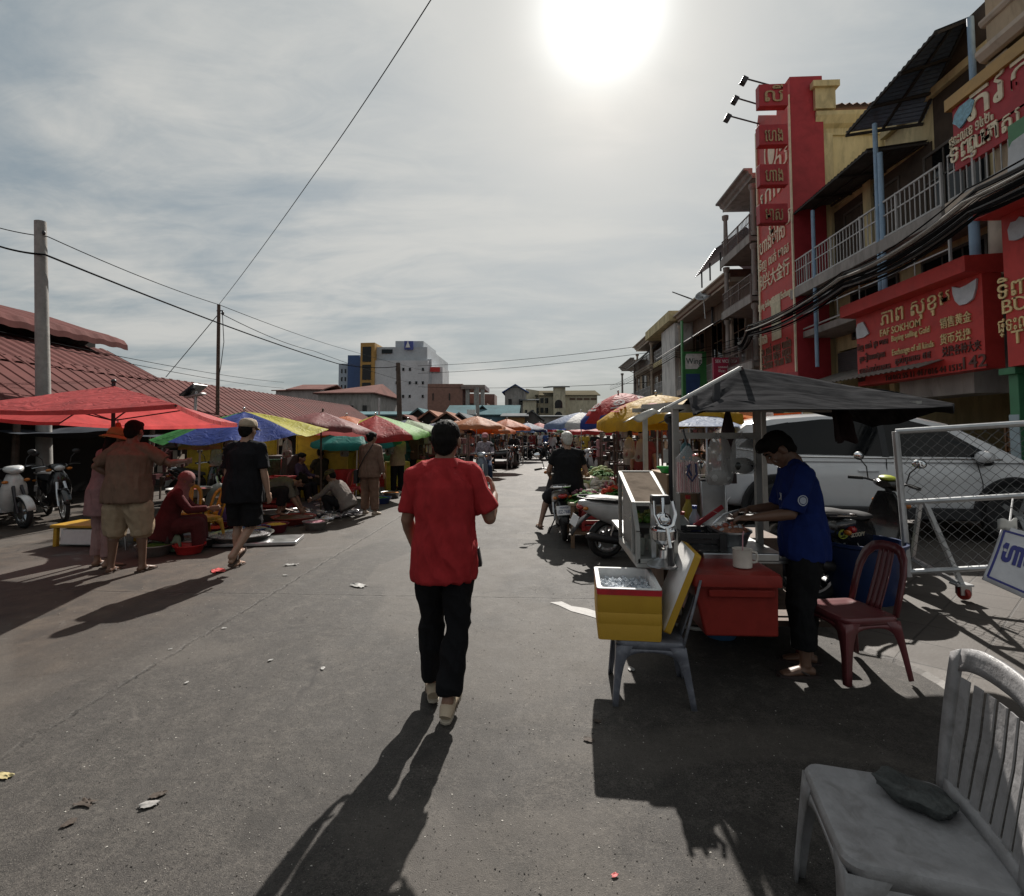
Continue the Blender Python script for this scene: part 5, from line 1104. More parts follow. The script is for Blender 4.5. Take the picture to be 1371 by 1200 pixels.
def slabwall(parent, name, p0, p1, depth, z0, z1, m):
    p0, p1 = V((*p0[:2], 0)), V((*p1[:2], 0)); u = (p1-p0).normalized(); n = V((0, 1, 0)); q = MB()
    a, b, c, d = p0, p1, p1+n*depth, p0+n*depth; q.add([x+V((0, 0, z0)) for x in (a, b, c, d)]+[x+V((0, 0, z1)) for x in (a, b, c, d)], [(0, 3, 2, 1), (4, 5, 6, 7), (0, 1, 5, 4), (1, 2, 6, 5), (2, 3, 7, 6), (3, 0, 4, 7)]); return q.build(name, m, parent, world=True, smooth=False)
TW = paint('tower grey white', (.42, .45, .48), rough=.8, scale=.3, dirt=.3); TWW = paint('tower white', (.52, .53, .55), rough=.8, scale=.3, dirt=.35); TB = paint('tower blue', (.05, .10, .24), rough=.6, scale=.3); TO = paint('tower orange', (.42, .23, .05), scale=.3)
D0 = 110
bt = empty('hospital_block', AY(530, 580, D0).xy.to_3d(), 0, 'tall white tower block with an orange framed corner and a blue roof sign', 'building')
zz = lambda y, D=D0: AY(600, y, D).z
X_ = lambda x, D=D0: AY(x, 580, D)
slabwall(bt, 'main_wall', X_(498), X_(571, D0+.5), 26, 0, zz(464), TW)
slabwall(bt, 'white_wall', X_(500, D0-1.0), X_(572, D0-.6), 20, 0, zz(483), TWW)
slabwall(bt, 'roof_house', X_(528, D0+1), X_(566, D0+1.4), 14, zz(464)+.01, zz(455), TW)
slabwall(bt, 'step_wall', X_(560, D0+.8), X_(577, D0+1), 14, 0, zz(480), TW)
slabwall(bt, 'east_wing', X_(572, D0+1.2), X_(592, D0+1.6), 8, 0, zz(490), TWW)
slabwall(bt, 'red_roof_edge', X_(575, D0+.8), X_(588, D0+1.1), .5, zz(497), zz(491), REDS)
slabwall(bt, 'orange_frame', X_(481, D0-1.2), X_(500, D0-1.4), 8, zz(560), zz(459.5), TO)
facade(bt, X_(483.5, D0-1.2), X_(496, D0-1.35), zz(535), zz(463), 1, 3, GLASSD, .92, .84)
slabwall(bt, 'blue_core', X_(464, D0+4), X_(480, D0+4), 12, 0, zz(471), TB)
slabwall(bt, 'west_wing', X_(452, D0+6), X_(481, D0+6), 16, 0, zz(481), paint('tower pale blue', (.36, .41, .47), scale=.3))
slabwall(bt, 'blue_panel', X_(473, D0+3.6), X_(481, D0+3.6), 2, 0, zz(474), TB)
facade(bt, X_(454, D0+6), X_(473, D0+6), zz(520), zz(486), 4, 3, None, .35, .5)
facade(bt, X_(502, D0-1.0), X_(524, D0), zz(535), zz(480), 2, 4, None, .35, .35)
facade(bt, X_(526, D0-.9), X_(570, D0-.65), zz(540), zz(486), 5, 3, None, .3, .22, skip=((0, 0), (1, 1), (2, 3), (0, 3)))
facade(bt, X_(508, D0), X_(526, D0+.1), zz(474), zz(466), 1, 1, None, .8, .7)
a = slabwall(bt, 'roof_sign', X_(540, D0-.4), X_(552, D0-.2), .3, zz(468), zz(456.5), paint('sign blue', (.06, .08, .30)))
q = MB(); p = AY(546, 461, D0-.6); q.prism([(-.5, -.7), (.5, -.7), (0, .8)], lambda u, v: V((p.x+u, p.y, p.z+v)), lambda u, v: V((p.x+u, p.y+.1, p.z+v))); q.build('emblem', WHITEP, bt, world=True, smooth=False)
def gable_house(label, px0, px1, D, y_eave, y_ridge, wm_, rm, depth=10, axis='x', cols=3, rows=1, name='house', base=0, cat='house', over=.5):
    """house with its wall front facing the camera; axis = ridge direction"""
    a, b = AY(px0, 580, D), AY(px1, 580, D); z1 = AY(700, y_eave, D).z; z2 = AY(700, y_ridge, D).z
    root = empty(name, ((a.x+b.x)/2, D, 0), 0, label, cat); m = MB(); m.box(a.x, b.x, D, D+depth, 0, z1)
    if axis == 'y': m.add([(a.x, D, z1), (b.x, D, z1), ((a.x+b.x)/2, D, z2-.05), (a.x, D+depth, z1), (b.x, D+depth, z1), ((a.x+b.x)/2, D+depth, z2-.05)], [(0, 1, 2), (5, 4, 3)])
    m.build('wall', wm_, root, world=True, smooth=False)
    r = MB(); o = over
    if axis == 'x': r.add([(a.x-o, D-o, z1), (b.x+o, D-o, z1), (b.x+o, D+depth/2, z2), (a.x-o, D+depth/2, z2), (b.x+o, D+depth+o, z1), (a.x-o, D+depth+o, z1)], [(0, 1, 2, 3), (3, 2, 4, 5)])
    elif axis == 'hip': k = depth*.5; r.add([(a.x-o, D-o, z1), (b.x+o, D-o, z1), (b.x+o, D+depth, z1), (a.x-o, D+depth, z1), (a.x+k, D+k, z2), (max(a.x+k+.1, b.x-k), D+k, z2)], [(0, 1, 5, 4), (1, 2, 5), (2, 3, 4, 5), (3, 0, 4)])
    else: xm = (a.x+b.x)/2; r.add([(a.x-o, D-o, z1-.1), (xm, D-o, z2), (xm, D+depth, z2), (a.x-o, D+depth, z1-.1), (b.x+o, D-o, z1-.1), (b.x+o, D+depth, z1-.1)], [(0, 1, 2, 3), (1, 4, 5, 2)])
    r.build('roof', rm, root, world=True, smooth=False, solid=.15)
    if cols: facade(root, a, b, z1*.35, z1*.95, cols, rows, None, .3, .4)
    return root
RT = M('far red roof', (.17, .085, .075), .95, var=.25, scale=.5, spec=.05, dirt=.4); RB = M('far blue roof', (.07, .12, .30), .95, var=.25, scale=.5, spec=.05, dirt=.4); RG = M('far grey roof', (.15, .16, .17), .95, var=.25, scale=.5, spec=.05, dirt=.4); RTL = M('far teal roof', (.09, .16, .18), .95, var=.25, scale=.5, spec=.05, dirt=.4); ROR = M('far orange roof', (.28, .15, .11), .95, var=.25, scale=.5, spec=.05, dirt=.4)
PK = paint('pinkish wall', (.36, .31, .30), scale=.5); CREAMW = paint('cream wall', (.50, .45, .33), scale=.5); BRK = M('far brick', (.22, .12, .095), .9, var=.2, scale=3, bump=.3, bscale=12)
gable_house('pinkish house with a dark red hip roof left of the tower block', 388, 428, 74, 521, 510, PK, RT, 10, 'x', 3)
gable_house('grey two-storey house with a red hip roof in front of the tower block', 425, 497, 62, 526, 508, GREYW, RT, 12, 'hip', 4)
gable_house('low red-roofed annex at the far edge of the market hall', 368, 392, 80, 522, 518, PK, RT, 8, 'x', 0)
br = empty('brick_building', AY(610, 580, 84).xy.to_3d(), 0, 'unfinished red brick building with open concrete frames on top', 'building')
slabwall(br, 'wall', X_(572, 84), X_(619, 84.2), 8, 0, zz(514, 84), BRK); slabwall(br, 'top_beam', X_(617, 83.8), X_(649, 84.2), 8, zz(521, 84), zz(515.5, 84), paint('concrete beam', (.24, .18, .16)))
slabwall(br, 'lower_wall', X_(620, 86), X_(652, 86.2), 6, 0, zz(540, 86), BRK); slabwall(br, 'rear_wall', X_(622, 94), X_(662, 96), 6, 0, zz(527, 94), BRK)
for px in (626, 637, 646): q = MB(); p = AY(px, 580, 84.6); q.box(p.x-.3, p.x+.3, 84.3, 84.9, 0, zz(520, 84)); q.build('column', CONC, br, world=True, smooth=False)
facade(br, X_(574, 84), X_(618, 84.19), zz(545, 84), zz(518, 84), 4, 1, None, .12, .35, skip=((0, 1), (0, 3)))
bh = gable_house('grey gabled house with a bright blue roof at the street end', 676, 704, 88, 525, 515, GREYW, RB, 14, 'y', 2, 2); slabwall(bh, 'cream_side', X_(704, 88.5), X_(722, 93), 9, 0, zz(522, 90), CREAMW)
ch_ = gable_house('long cream school building with arched windows closing the street', 720, 800, 92, 530, 519, CREAMW, M('far khaki roof', (.13, .115, .085), .95, spec=0, var=.2, scale=.5), 16, 'x', 0, 1, 'school_building', cat='building')
facade(ch_, X_(716, 90.5), X_(735, 91.5), zz(556, 90), zz(530, 90), 3, 2, None, .6, .55); facade(ch_, X_(762, 92), X_(800, 92), zz(540, 92), zz(530, 92), 4, 1, M('vent red', (.12, .07, .05), .8), .8, .25)
q = MB(); q.box(X_(741, 91).x, X_(757, 91).x, 90.2, 92, 0, zz(519, 91)); q.build('bay', CREAMW, ch_, world=True, smooth=False)
for y in (545, 561):
    q = MB(); a, b = AY(743, y, 90.1), AY(753, y, 90.1); cx, r_ = (a.x+b.x)/2, (b.x-a.x)/2
    q.prism([(cx-r_, a.z-.2)]+[(cx+r_*math.cos(t), a.z+.6+r_*math.sin(t)) for t in (math.pi*(1-i/8) for i in range(9))]+[(cx+r_, a.z-.2)], lambda u, v: V((u, 90.198, v)), lambda u, v: V((u, 90.1, v))); q.build('arched_window', GLASSD, ch_, world=True, smooth=False)
q = MB(); q.add([(X_(735, 90).x, 89.5, zz(519, 90)), (X_(763, 90).x, 89.5, zz(519, 90)), (X_(758, 90).x, 97, zz(513, 90)), (X_(728, 90).x, 97, zz(515, 90))], [(0, 1, 2, 3)]); q.build('bay_roof', RG, ch_, world=True, smooth=False, solid=.2)
gable_house('cream low annex with a flat white canopy at the street end', 700, 718, 86, 536, 534, CREAMW, RG, 5, 'x', 2)
# low roofs of the market between
gable_house('pale blue long tin roof shed beyond the red hall', 445, 545, 46, 556, 548, GREYW, RTL, 12, 'x', 0, name='market_shed', cat='shed')
for i, (x0, x1, ye, yr_, m_, D) in enumerate(((545, 575, 561, 547, RTL, 44), (560, 590, 563, 550, ROR, 42), (583, 613, 564, 552, ROR, 41), (605, 625, 563, 553, RG, 43), (630, 662, 560, 543, RTL, 66), (525, 556, 566, 556, RT, 40))):
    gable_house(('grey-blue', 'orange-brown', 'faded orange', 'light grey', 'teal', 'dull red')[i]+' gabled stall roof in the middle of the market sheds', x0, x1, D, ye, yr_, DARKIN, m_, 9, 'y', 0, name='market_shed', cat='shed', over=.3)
ts = gable_house('teal painted market shed with an air conditioner at the bend of the street', 600, 690, 64, 556, 541, paint('teal wall', (.10, .20, .26)), RTL, 8, 'x', 0, name='market_shed', cat='shed'); q = MB(); p = AY(631, 553, 63.8); q.box(p.x-.5, p.x+.5, 63.5, 63.99, p.z-.3, p.z+.4); q.build('air_conditioner', WHITEP, ts, world=True, smooth=False)
gable_house('yellow-ochre kiosk with a zinc roof at the street end', 676, 702, 60, 558, 553, paint('ochre wall', (.36, .20, .06)), RG, 6, 'x', 0, name='market_shed', cat='shed')
gable_house('grey gable shed with a pale roof side at the street end', 700, 724, 62, 562, 550, paint('dark grey wall', (.12, .12, .12)), RG, 7, 'y', 0, name='market_shed', cat='shed')
gable_house('low grey wall house behind the white-haired rider', 722, 790, 78, 558, 556, GREYW, RG, 6, 'x', 5)
# ---------------------------------------------------------------- drink cart, right foreground
cart = empty('drink_cart', (1.5, 4.2, 0), 0, 'metal street drink cart under a wrinkled dark tarpaulin roof', 'food cart')
FRAME = M('cart frame', (.40, .385, .36), .55, .3, dirt=.5, dcol=(.16, .13, .11), bump=.1)
YC = 3.95
c0, c1 = AY(904, 560, YC).x, AY(1013, 560, YC).x
for x, y in ((c0, YC), (c1, YC), (c0+.02, 5.15), (c1+.55, 5.15)):
    q = MB(); q.bar((x, y, .18), (x, y, 1.80 if y > 5 else 1.77), .042); q.build('post', FRAME, cart, world=True, smooth=False)
q = MB(); q.bar((c0-.25, YC-.03, 1.775), (c1+1.25, YC-.03, 1.765), .035); q.bar((c0, YC, 1.56), (c1, YC, 1.56), .045); q.bar((c0-.1, 5.15, 1.80), (c1+1.2, 5.15, 1.80), .04)
for x in (c0, c1, c1+1.15): q.bar((x, YC-.02, 1.795), (x, 5.15, 1.83), .035)
q.build('top_frame', FRAME, cart, world=True, smooth=False)
q = MB(); q.box(c0-.30, c1+.12, YC-.30, 5.25, .70, .725); q.build('counter', STEEL, cart, world=True, bevel=.004)
q = MB(); q.box(c0-.10, c1+.50, YC-.10, 5.15, .22, .26); q.box(c0-.05, c1+.45, 4.6, 5.1, .26, .69); q.box(c0-.16, c0-.14, YC-.25, 5.1, .40, .69); q.build('lower_shelf', RUST, cart, world=True, smooth=False)
for y in (YC-.02, 5.1): q = MB(); q.bar((c0-.12, y, .24), (c1+.5, y, .24), .04); q.build('base_rail', FRAME, cart, world=True, smooth=False)
for x in (c0+.1, c1+.3):
    q = MB(); q.tube([(x, 4.85, .17+.145*math.sin(a)) if False else (x, 4.85+.15*math.cos(a), .17+.15*math.sin(a)) for a in (2*math.pi*i/24 for i in range(25))], .022, 8); wo = q.build('wheel', RUBBER, cart, world=True); q = MB()
    for i in range(6): a = i*math.pi/3; q.tube([(x, 4.85, .17), (x, 4.85+.14*math.cos(a), .17+.14*math.sin(a))], .006, 5)
    q.build('rim', STEEL, wo)
# tarpaulin roof
TARP = M('black tarpaulin', (.030, .030, .032), .9, var=.5, scale=4, bump=.5, bscale=14, dirt=.5, dcol=(.07, .07, .072), spec=0, stretch=(1, 3, 3))
up = [AY(922, 533, 3.75), AY(960, 511.5, 4.1), AY(992, 493, 4.55), AY(1060, 503, 4.6), AY(1140, 517, 4.6), AY(1210, 528, 4.4), AY(1278, 541, 4.0)]
lo = [AY(934, 552, 3.1), AY(946, 551, 3.0), AY(962, 551, 2.95), AY(1060, 549, 2.9), AY(1140, 549, 2.9), AY(1215, 547, 2.95), AY(1276, 545, 3.1)]
def lerpl(L, t):
    s = t*(len(L)-1); i = min(int(s), len(L)-2); return L[i].lerp(L[i+1], s-i)
def tz(u, v):
    p = lerpl(lo, u).lerp(lerpl(up, u), v); k = math.sin(math.pi*v)
    w_ = .030*noise.noise(V((u*2.2+v*1.2, v*7-u*3.0, 2.2)))+.016*noise.noise(V((u*5, v*15-u*7, 5.1)))+.03*abs(noise.noise(V((u*1.5, v*4.5-u*2.0, 9))))
    return p+V((0, 0, -.06*k+w_*(.3+.7*k)))
q = MB(); q.grid(tz, 80, 26); ro = q.build('tarpaulin', TARP, cart, world=True, recalc=False, solid=.004)
q = MB(); bk = [V((p.x, p.y+.95, p.z-.16)) for p in up]
q.grid(lambda u, v: lerpl(up, u).lerp(lerpl(bk, u), v)+V((0, 0, -.03*math.sin(math.pi*v)+.02*noise.noise(V((u*7, v*4, 1))))), 40, 8); q.build('rear_tarpaulin', TARP, cart, world=True, recalc=False, solid=.004)
q = MB(); e0, e1 = AY(880, 553, 3.5), AY(991, 493, 3.55); q.tube([e0, e1], [.012, .014], 6); q.build('roof_edge_pole', M('cart pale edge', (.55, .54, .52), .4), cart, world=True)
q = MB(); q.bar(AY(930, 549, 3.6), AY(930, 530, 3.6), .03); q.bar(AY(959, 549, 3.62), AY(959, 511, 3.62), .04); q.bar(AY(990, 494, 3.6), AY(992, 493, 4.6), .03); q.build('roof_strut', DARKM, cart, world=True, smooth=False)
q = MB()                                           # tied plastic flap on the left corner
a, b_, c, d = AY(897, 546, 3.3), AY(869, 551, 3.25), AY(834, 563, 3.2), AY(864, 563, 3.28)
q.grid(lambda u, v: a.lerp(b_, u).lerp(d.lerp(c, u), v)+V((0, .02*math.sin(u*7+v*3), .012*math.sin(u*9+2*v))), 14, 8); q.build('plastic_flap', M('clear milky plastic', (.50, .49, .46), .35, transl=.3, bump=.2, bscale=15), cart, world=True, solid=.003)
q = MB(); p0, p1 = AY(1122, 549, 3.5), AY(1132, 592, 3.45)
q.rings([[p0.lerp(p1, t)+V((x*wd, .035*math.cos(x*2.5)+.008*math.sin(x*9+t*5), (0 if t < 1 else .012*math.sin(x*6)))) for x in (-1, -.7, -.4, -.1, .2, .5, .8, 1)] for t, wd in ((0, .045), (.2, .05), (.5, .055), (.8, .062), (1, .066))], False, False, closed=False)
tag(q.build('hanging_cloth', cloth('dark rag', (.030, .018, .018)), solid=.02), 'dark rag hanging from the tarpaulin roof above the seller', 'cloth')

# display cabinet with sloping glass on the counter's left
VEGL = M('lime green', (.12, .26, .04), .45); ALU = M('aluminium', (.32, .32, .305), .65, .35, dirt=.3, dcol=(.3, .28, .25)); GLASS = M('cabinet glass', (.045, .05, .048), .1, alpha=.5, var=.05, spec=.2)
k0, k1 = AY(853, 745, 3.55), AY(903, 745, 3.55); KX0, KX1 = k0.x, k1.x; KZ0, KZ1 = .73, 1.245
kb = empty('display_cabinet', ((KX0+KX1)/2, 3.8, .725), 0, 'aluminium and glass display cabinet on the left end of the drink cart', 'cabinet')
q = MB(); Y0, Y1 = 3.52, 4.25; ym = 3.66
for x in (KX0, KX1):
    q.bar((x, Y0, KZ0), (x, Y0, KZ0+.20), .026); q.bar((x, Y0, KZ0+.20), (x, ym, KZ1-.15), .026); q.bar((x, Y1, KZ0), (x, Y1, KZ1+.02), .026); q.bar((x, ym, KZ1-.15), (x, Y1, KZ1+.02), .026); q.bar((x, Y0, KZ0+.013), (x, Y1, KZ0+.013), .026); q.bar((x, ym+.02, KZ0+.02), (x, ym+.02, KZ1-.15), .024)
for y, z in ((Y0, KZ0+.013), (ym, KZ1-.15), (Y1, KZ1+.02), (Y1, KZ0+.013)): q.bar((KX0, y, z), (KX1, y, z), .026)
q.build('frame', ALU, kb, world=True, smooth=False)
q = MB(); q.add([(KX0, ym, KZ1-.145), (KX1, ym, KZ1-.145), (KX1, Y1, KZ1+.025), (KX0, Y1, KZ1+.025)], [(0, 1, 2, 3)]); q.build('top_panel', M('dusty perspex', (.17, .14, .115), .9, spec=0, var=.3, scale=9), kb, world=True, smooth=False, solid=.008)
q = MB()
for x in (KX0, KX1): q.add([(x, Y0, KZ0), (x, Y1, KZ0), (x, Y1, KZ1), (x, ym, KZ1-.16), (x, Y0, KZ0+.2)], [(0, 1, 2, 3, 4)])
q.build('glass_panel', GLASS, kb, world=True, smooth=False)
q = MB(); q.box(KX0+.02, KX1-.02, Y0+.15, Y1-.02, KZ0+.2, KZ0+.21); q.box(KX0+.02, KX1-.02, Y1-.03, Y1-.015, KZ0, KZ1); q.build('back_panel', M('cabinet back', (.10, .10, .095), .6), kb, world=True, smooth=False)
q = MB(); q.box(KX0-.01, KX1+.01, Y0-.01, Y1+.02, .70, .728); q.build('base_plate', ALU, kb, world=True, smooth=False, bevel=.003)
for i in range(4):
    p = (KX0+.06+.09*(i % 2), 3.75+.14*(i//2), KZ0+.003); gl = MB(); gl.lathe([(.028, 0), (.036, .11), (.034, .11), (.026, .006), (.001, .006)], 14, p, cap1=False)
    tag(gl.build('drinking_glass', M('pale glass', (.55, .58, .52), .1, alpha=.5)), 'empty drinking glass inside the cart cabinet', 'glass', 'glasses in the cart cabinet')
for i, (x, y, z) in enumerate(((KX0+.07, 3.86, KZ0+.212), (KX1-.09, 3.92, KZ0+.212))): pile('fruit_heap', ('left', 'right')[i]+' heap of green limes on the shelf inside the cart cabinet', 'fruit', (x, y, z), [VEGL, M('lime pale', (.35, .36, .10), .45)], 16, .065, .026, .07, 'ell', 'lime heaps in the cabinet', 80+i)
# manual fruit press standing in front of the cabinet
P_ = AY(888, 745, 3.47); jx = P_.x; jp = empty('fruit_press', (jx, 3.47, .725), 0, 'polished metal hand-lever fruit press in front of the display cabinet', 'juicer')
q = MB(); q.lathe([(.10, 0), (.105, .012), (.06, .03), (.028, .05), (.022, .10)], 20, (jx, 3.47, .726)); q.bar((jx+.045, 3.55, .73), (jx+.045, 3.55, 1.14), .03); q.bar((jx-.045, 3.55, .73), (jx-.045, 3.55, 1.14), .03); q.build('stand', STEEL, jp, world=True)
q = MB(); q.lathe([(.022, .86), (.05, .875), (.075, .90), (.080, .955), (.086, .96), (.084, .97), (.07, .965), (.05, .93), (.001, .92)], 24, (jx, 3.45, 0), cap1=False); q.build('cup', CHROME, jp, world=True)
q = MB(); q.ell((jx, 3.45, 1.02), (.055, .055, .05), 18, 10); q.tube([(jx, 3.45, 1.04), (jx, 3.47, 1.16)], .012, 8); q.build('press_cone', CHROME, jp, world=True)
q = MB(); q.box(jx-.06, jx+.06, 3.50, 3.58, 1.11, 1.17); q.build('head', DARKM, jp, world=True, bevel=.01)
q = MB(); q.tube([(jx-.06, 3.44, 1.14), (jx-.065, 3.40, 1.06), (jx-.04, 3.37, 1.0), (jx, 3.35, .985), (jx+.04, 3.37, 1.0), (jx+.065, 3.40, 1.06), (jx+.06, 3.44, 1.14)], .011, 8); q.tube([(jx, 3.35, .985), (jx+.012, 3.33, .86)], .012, 8); q.build('lever', CHROME, jp, world=True)
q = MB(); q.tube([(jx+.011, 3.331, .87), (jx+.016, 3.33, .76)], [.018, .021], 10); q.build('handle_grip', BLACKP, jp, world=True)

# big red cool box at the front of the cart
CR = plast('cool box red', (.23, .024, .018), rough=.42, dirt=.55, dcol=(.13, .012, .010), dscale=5, spec=.2)
a, b_ = AY(945, 852, 3.22), AY(1043, 852, 3.22); x0, x1, zb, zt = a.x, b_.x, a.z, AY(990, 772, 3.22).z
cb = empty('cool_box', ((x0+x1)/2, 3.5, zb), 0, 'large scuffed red cool box fixed at the front of the drink cart', 'cool box')
q = MB(); xl = x0-.05
xl = x0+.09; q.prism([(x0+.0, zb), (x1, zb), (x1+.012, zt), (xl-.15, zt), (xl-.14, zb+.22)], lambda u, v: V((u, 3.22+.03*(v-zb), v)), lambda u, v: V((u, 3.98, v))); q.build('body', CR, cb, world=True, bevel=.012, seg=3)
q = MB(); q.rings([[V((x, y, z)) for x, y in rrect(x1-xl+.19-2*i, .82-2*i, .03, 4, (x1+xl-.15)/2+.005, 3.60)] for i, z in ((.0, zt-.055), (0, zt-.004), (.008, zt+.012), (.06, zt+.022), (.09, zt+.018))]); q.build('lid', CR, cb, world=True)
q = MB(); q.box(x0+.02, x1-.02, 3.205, 3.219, zt-.12, zt-.075); q.build('front_rim', CR, cb, world=True, bevel=.006)
q = MB(); q.tube([(x0-.12, 3.5, zb-.03), (x0+.0, 3.42, zb-.03), (x1+.03, 3.42, zb-.03)], .013, 8); q.tube([(x0-.12, 3.5, zb-.03), (x0-.16, 3.8, zb+.02)], .013, 8); q.build('support_rail', FRAME, cb, world=True)
# mug with straw
p = AY(994, 747, 3.36); mz = zt+.022
mg = empty('mug', (p.x, 3.36, mz), 0, 'white enamel mug with a straw standing on the red cool box lid', 'mug'); ME = M('mug enamel', (.62, .58, .52), .35, dirt=.3, dcol=(.35, .30, .25))
q = MB(); q.lathe([(.052, 0), (.056, .004), (.057, .105), (.060, .112), (.055, .112), (.053, .008), (.001, .008)], 28, cap1=False); q.build('body', ME, mg)
q = MB(); q.tube([(.055, 0, .095), (.085, 0, .088), (.092, 0, .06), (.085, 0, .032), (.055, 0, .026)], .008, 8); q.build('handle', ME, mg)
q = MB(); q.tube([(.0, .0, .01), (.005, .0, .19), (.012, 0, .22)], .004, 6); q.build('straw', M('straw pink', (.5, .25, .28), .4), mg)
q = MB(); q.lathe([(.001, .08), (.0545, .08)], 20, cap0=False, cap1=False); q.build('drink', M('milky drink', (.45, .28, .22), .2), mg)
# counter goods
bk_ = basin('hammered metal bowl of chopped fruit and ice on the cart counter', (AY(977, 715, 3.85).x, 3.85, .785), .145, .11, M('bowl metal', (.45, .46, .47), .3, .9), M('fruit pieces', (.42, .19, .12), .4, var=.6, scale=45, bump=1.0, bscale=60), name='mixing_bowl', fillh=.98); bk_['category'] = 'bowl'
pile('ice_pile', None, None, (0, 0, .10), [M('crushed ice', (.62, .64, .66), .15, transl=.2), M('fruit red', (.42, .12, .08), .4)], 34, .11, .018, .05, parent=bk_)
q = MB(); q.cbox((AY(977, 730, 3.8).x, 3.8, .755), (.5, .42, .055)); tag(q.build('metal_tray', STEEL, bevel=.008), 'flat steel tray under the bowl at the cart front', 'tray')
crate('black slatted basket on the cart counter beside the fruit press', (AY(932, 720, 3.78).x, 3.80, .727), 0, (.27, .30, .17), plast('basket black', (.016, .016, .018)), name='basket', cat='basket')
a, b_ = AY(938, 650, 4.3), AY(970, 690, 4.3); q = MB(); q.box(a.x, b_.x+.02, 4.3, 4.62, .727, 1.20); so2 = q.build('body', STEEL, None, bevel=.012)
sb = empty('steel_box', (a.x, 4.45, .727), 0, 'brushed stainless steel box standing on the cart counter', 'box'); so2.parent = sb; so2.matrix_parent_inverse = wm(sb).inverted(); q = MB(); q.box(a.x-.01, b_.x+.03, 4.29, 4.63, 1.202, 1.225); q.build('lid', CHROME, sb, world=True, bevel=.006)
def bottle(label, loc, r, h, m, cap, lab=None, group=None, name='bottle'):
    o = empty(name, loc, 0, label, 'bottle', group); q = MB(); q.lathe([(r, 0), (r, h*.62), (r*.85, h*.72), (r*.38, h*.86), (r*.36, h*.93)], 16); q.build('body', m, o); q = MB(); q.lathe([(r*.42, h*.92), (r*.42, h)], 12); q.build('cap', cap, o)
    if lab: q = MB(); q.lathe([(r*1.015, h*.2), (r*1.015, h*.55)], 16, cap0=False, cap1=False); q.build('label_band', lab, o)
bottle('blue labelled bottle on the cart counter beside the steel box', (AY(930, 690, 4.1).x, 4.1, .727), .045, .30, M('clear bottle', (.35, .42, .48), .1), plast('cap blue', (.03, .08, .35)), plast('label blue', (.03, .06, .32)))
bottle('tall yellow bottle behind the black basket on the cart', (AY(924, 690, 4.2).x, 4.25, .727), .05, .36, plast('bottle yellow', (.45, .33, .03)), plast('cap red', (.4, .02, .02)))
bottle('frosted jar with a red lid on the cart counter', (AY(911, 690, 4.05).x, 4.05, .727), .075, .26, M('frosted plastic', (.42, .42, .40), .4), plast('cap red', (.4, .02, .02)))
q = MB(); p = AY(945, 690, 4.0); q.cbox((p.x+.02, 4.0, .96), (.26, .018, .035), Matrix.Rotation(R(-35), 3, 'Y')); tag(q.build('red_knife_handle', plast('handle red', (.38, .02, .03)), bevel=.006), 'red plastic handle sticking out of the cart basket', 'tool')
basin('small bright green plastic tray behind the glass cabinet', (AY(899, 632, 4.6).x, 4.6, 1.24), .12, .05, plast('tray green', (.03, .42, .06)), name='tray')
q = MB(); q.box(AY(880, 640, 4.75).x, AY(920, 640, 4.75).x, 4.4, 5.0, .727, 1.237); tag(q.build('cardboard_carton', M('cardboard', (.25, .16, .09), .8), bevel=.006), 'brown carton standing behind the glass cabinet on the cart', 'box')
# hanging bags
BAG = M('thin plastic bag', (.50, .49, .47), .3, alpha=.42, bump=.6, bscale=30, fold=1.0)
def bag(label, c, wd, h, m, fill=None, fillm=None, twist=0, group=None, cat='bag', name='plastic_bag'):
    r_ = empty(name, c, 0, label, cat, group); q = MB(); k = 18
    prof = [(.0, .08), (.04, .30), (.10, .62), (.25, .80), (.5, .88), (.8, .98), (.95, .92), (1.0, .7)]
    q.rings([[V((math.cos(t)*wd/2*s*(1+.08*math.sin(3*t+i*.7)), math.sin(t)*wd*.22*s*(1+.2*math.sin(5*t+i*.5)), -h*z)) for t in (2*math.pi*j/k for j in range(k))] for i, (z, s) in enumerate(prof)], False, True); q.tube([(0, 0, .03), (0, 0, -h*.05)], .008, 6); q.build('bag', m, r_)
    if fill:
        q = MB(); q.ell((0, 0, -h*(1-fill/2)), (wd*.47, wd*.21, h*fill*.52), 16, 8); q.build('contents', fillm, r_)
    return r_
bag('long white plastic bag hanging from the cart rail', AY(962, 583, 3.9), .20, .36, BAG, .3, M('white cups', (.52, .51, .50), .5))
bag('clear plastic bag with dark contents hanging from the cart rail', AY(993, 583, 3.9), .19, .28, BAG, .42, M('dark jelly', (.012, .014, .012), .25))
p0, p1 = AY(905, 614, 3.75), AY(937, 659, 3.75)
sbag = empty('straw_bag', ((p0.x+p1.x)/2, 3.75, p0.z), 0, 'clear bag packed with striped red drinking straws hanging at the cart post', 'bag'); W_ = p1.x-p0.x; H_ = p0.z-p1.z
STR = bpy.data.materials.new('striped straws'); STR.use_nodes = True; t = STR.node_tree; b = t.nodes['Principled BSDF']; wv = N(t, 'ShaderNodeTexWave', wave_type='BANDS', bands_direction='X'); wv.inputs['Scale'].default_value = 28; wv.inputs['Distortion'].default_value = 2.0
t.links.new(N(t, 'ShaderNodeTexCoord').outputs['Object'], wv.inputs[0]); t.links.new(mixc(t, ramp(t, wv.outputs['Fac'], [(.35, 0), (.6, 1)]), (.36, .06, .07), (.62, .42, .40)), b.inputs['Base Color']); b.inputs['Roughness'].default_value = .3
q = MB(); rs_ = random.Random(5)
for i in range(46): x = rs_.uniform(-W_/2+.01, W_/2-.01); q.tube([(x, rs_.uniform(-.03, .03), -.02-rs_.random()*.02), (x+rs_.uniform(-.006, .006), rs_.uniform(-.03, .03), -H_)], .006, 5)
q.build('straws', STR, sbag)
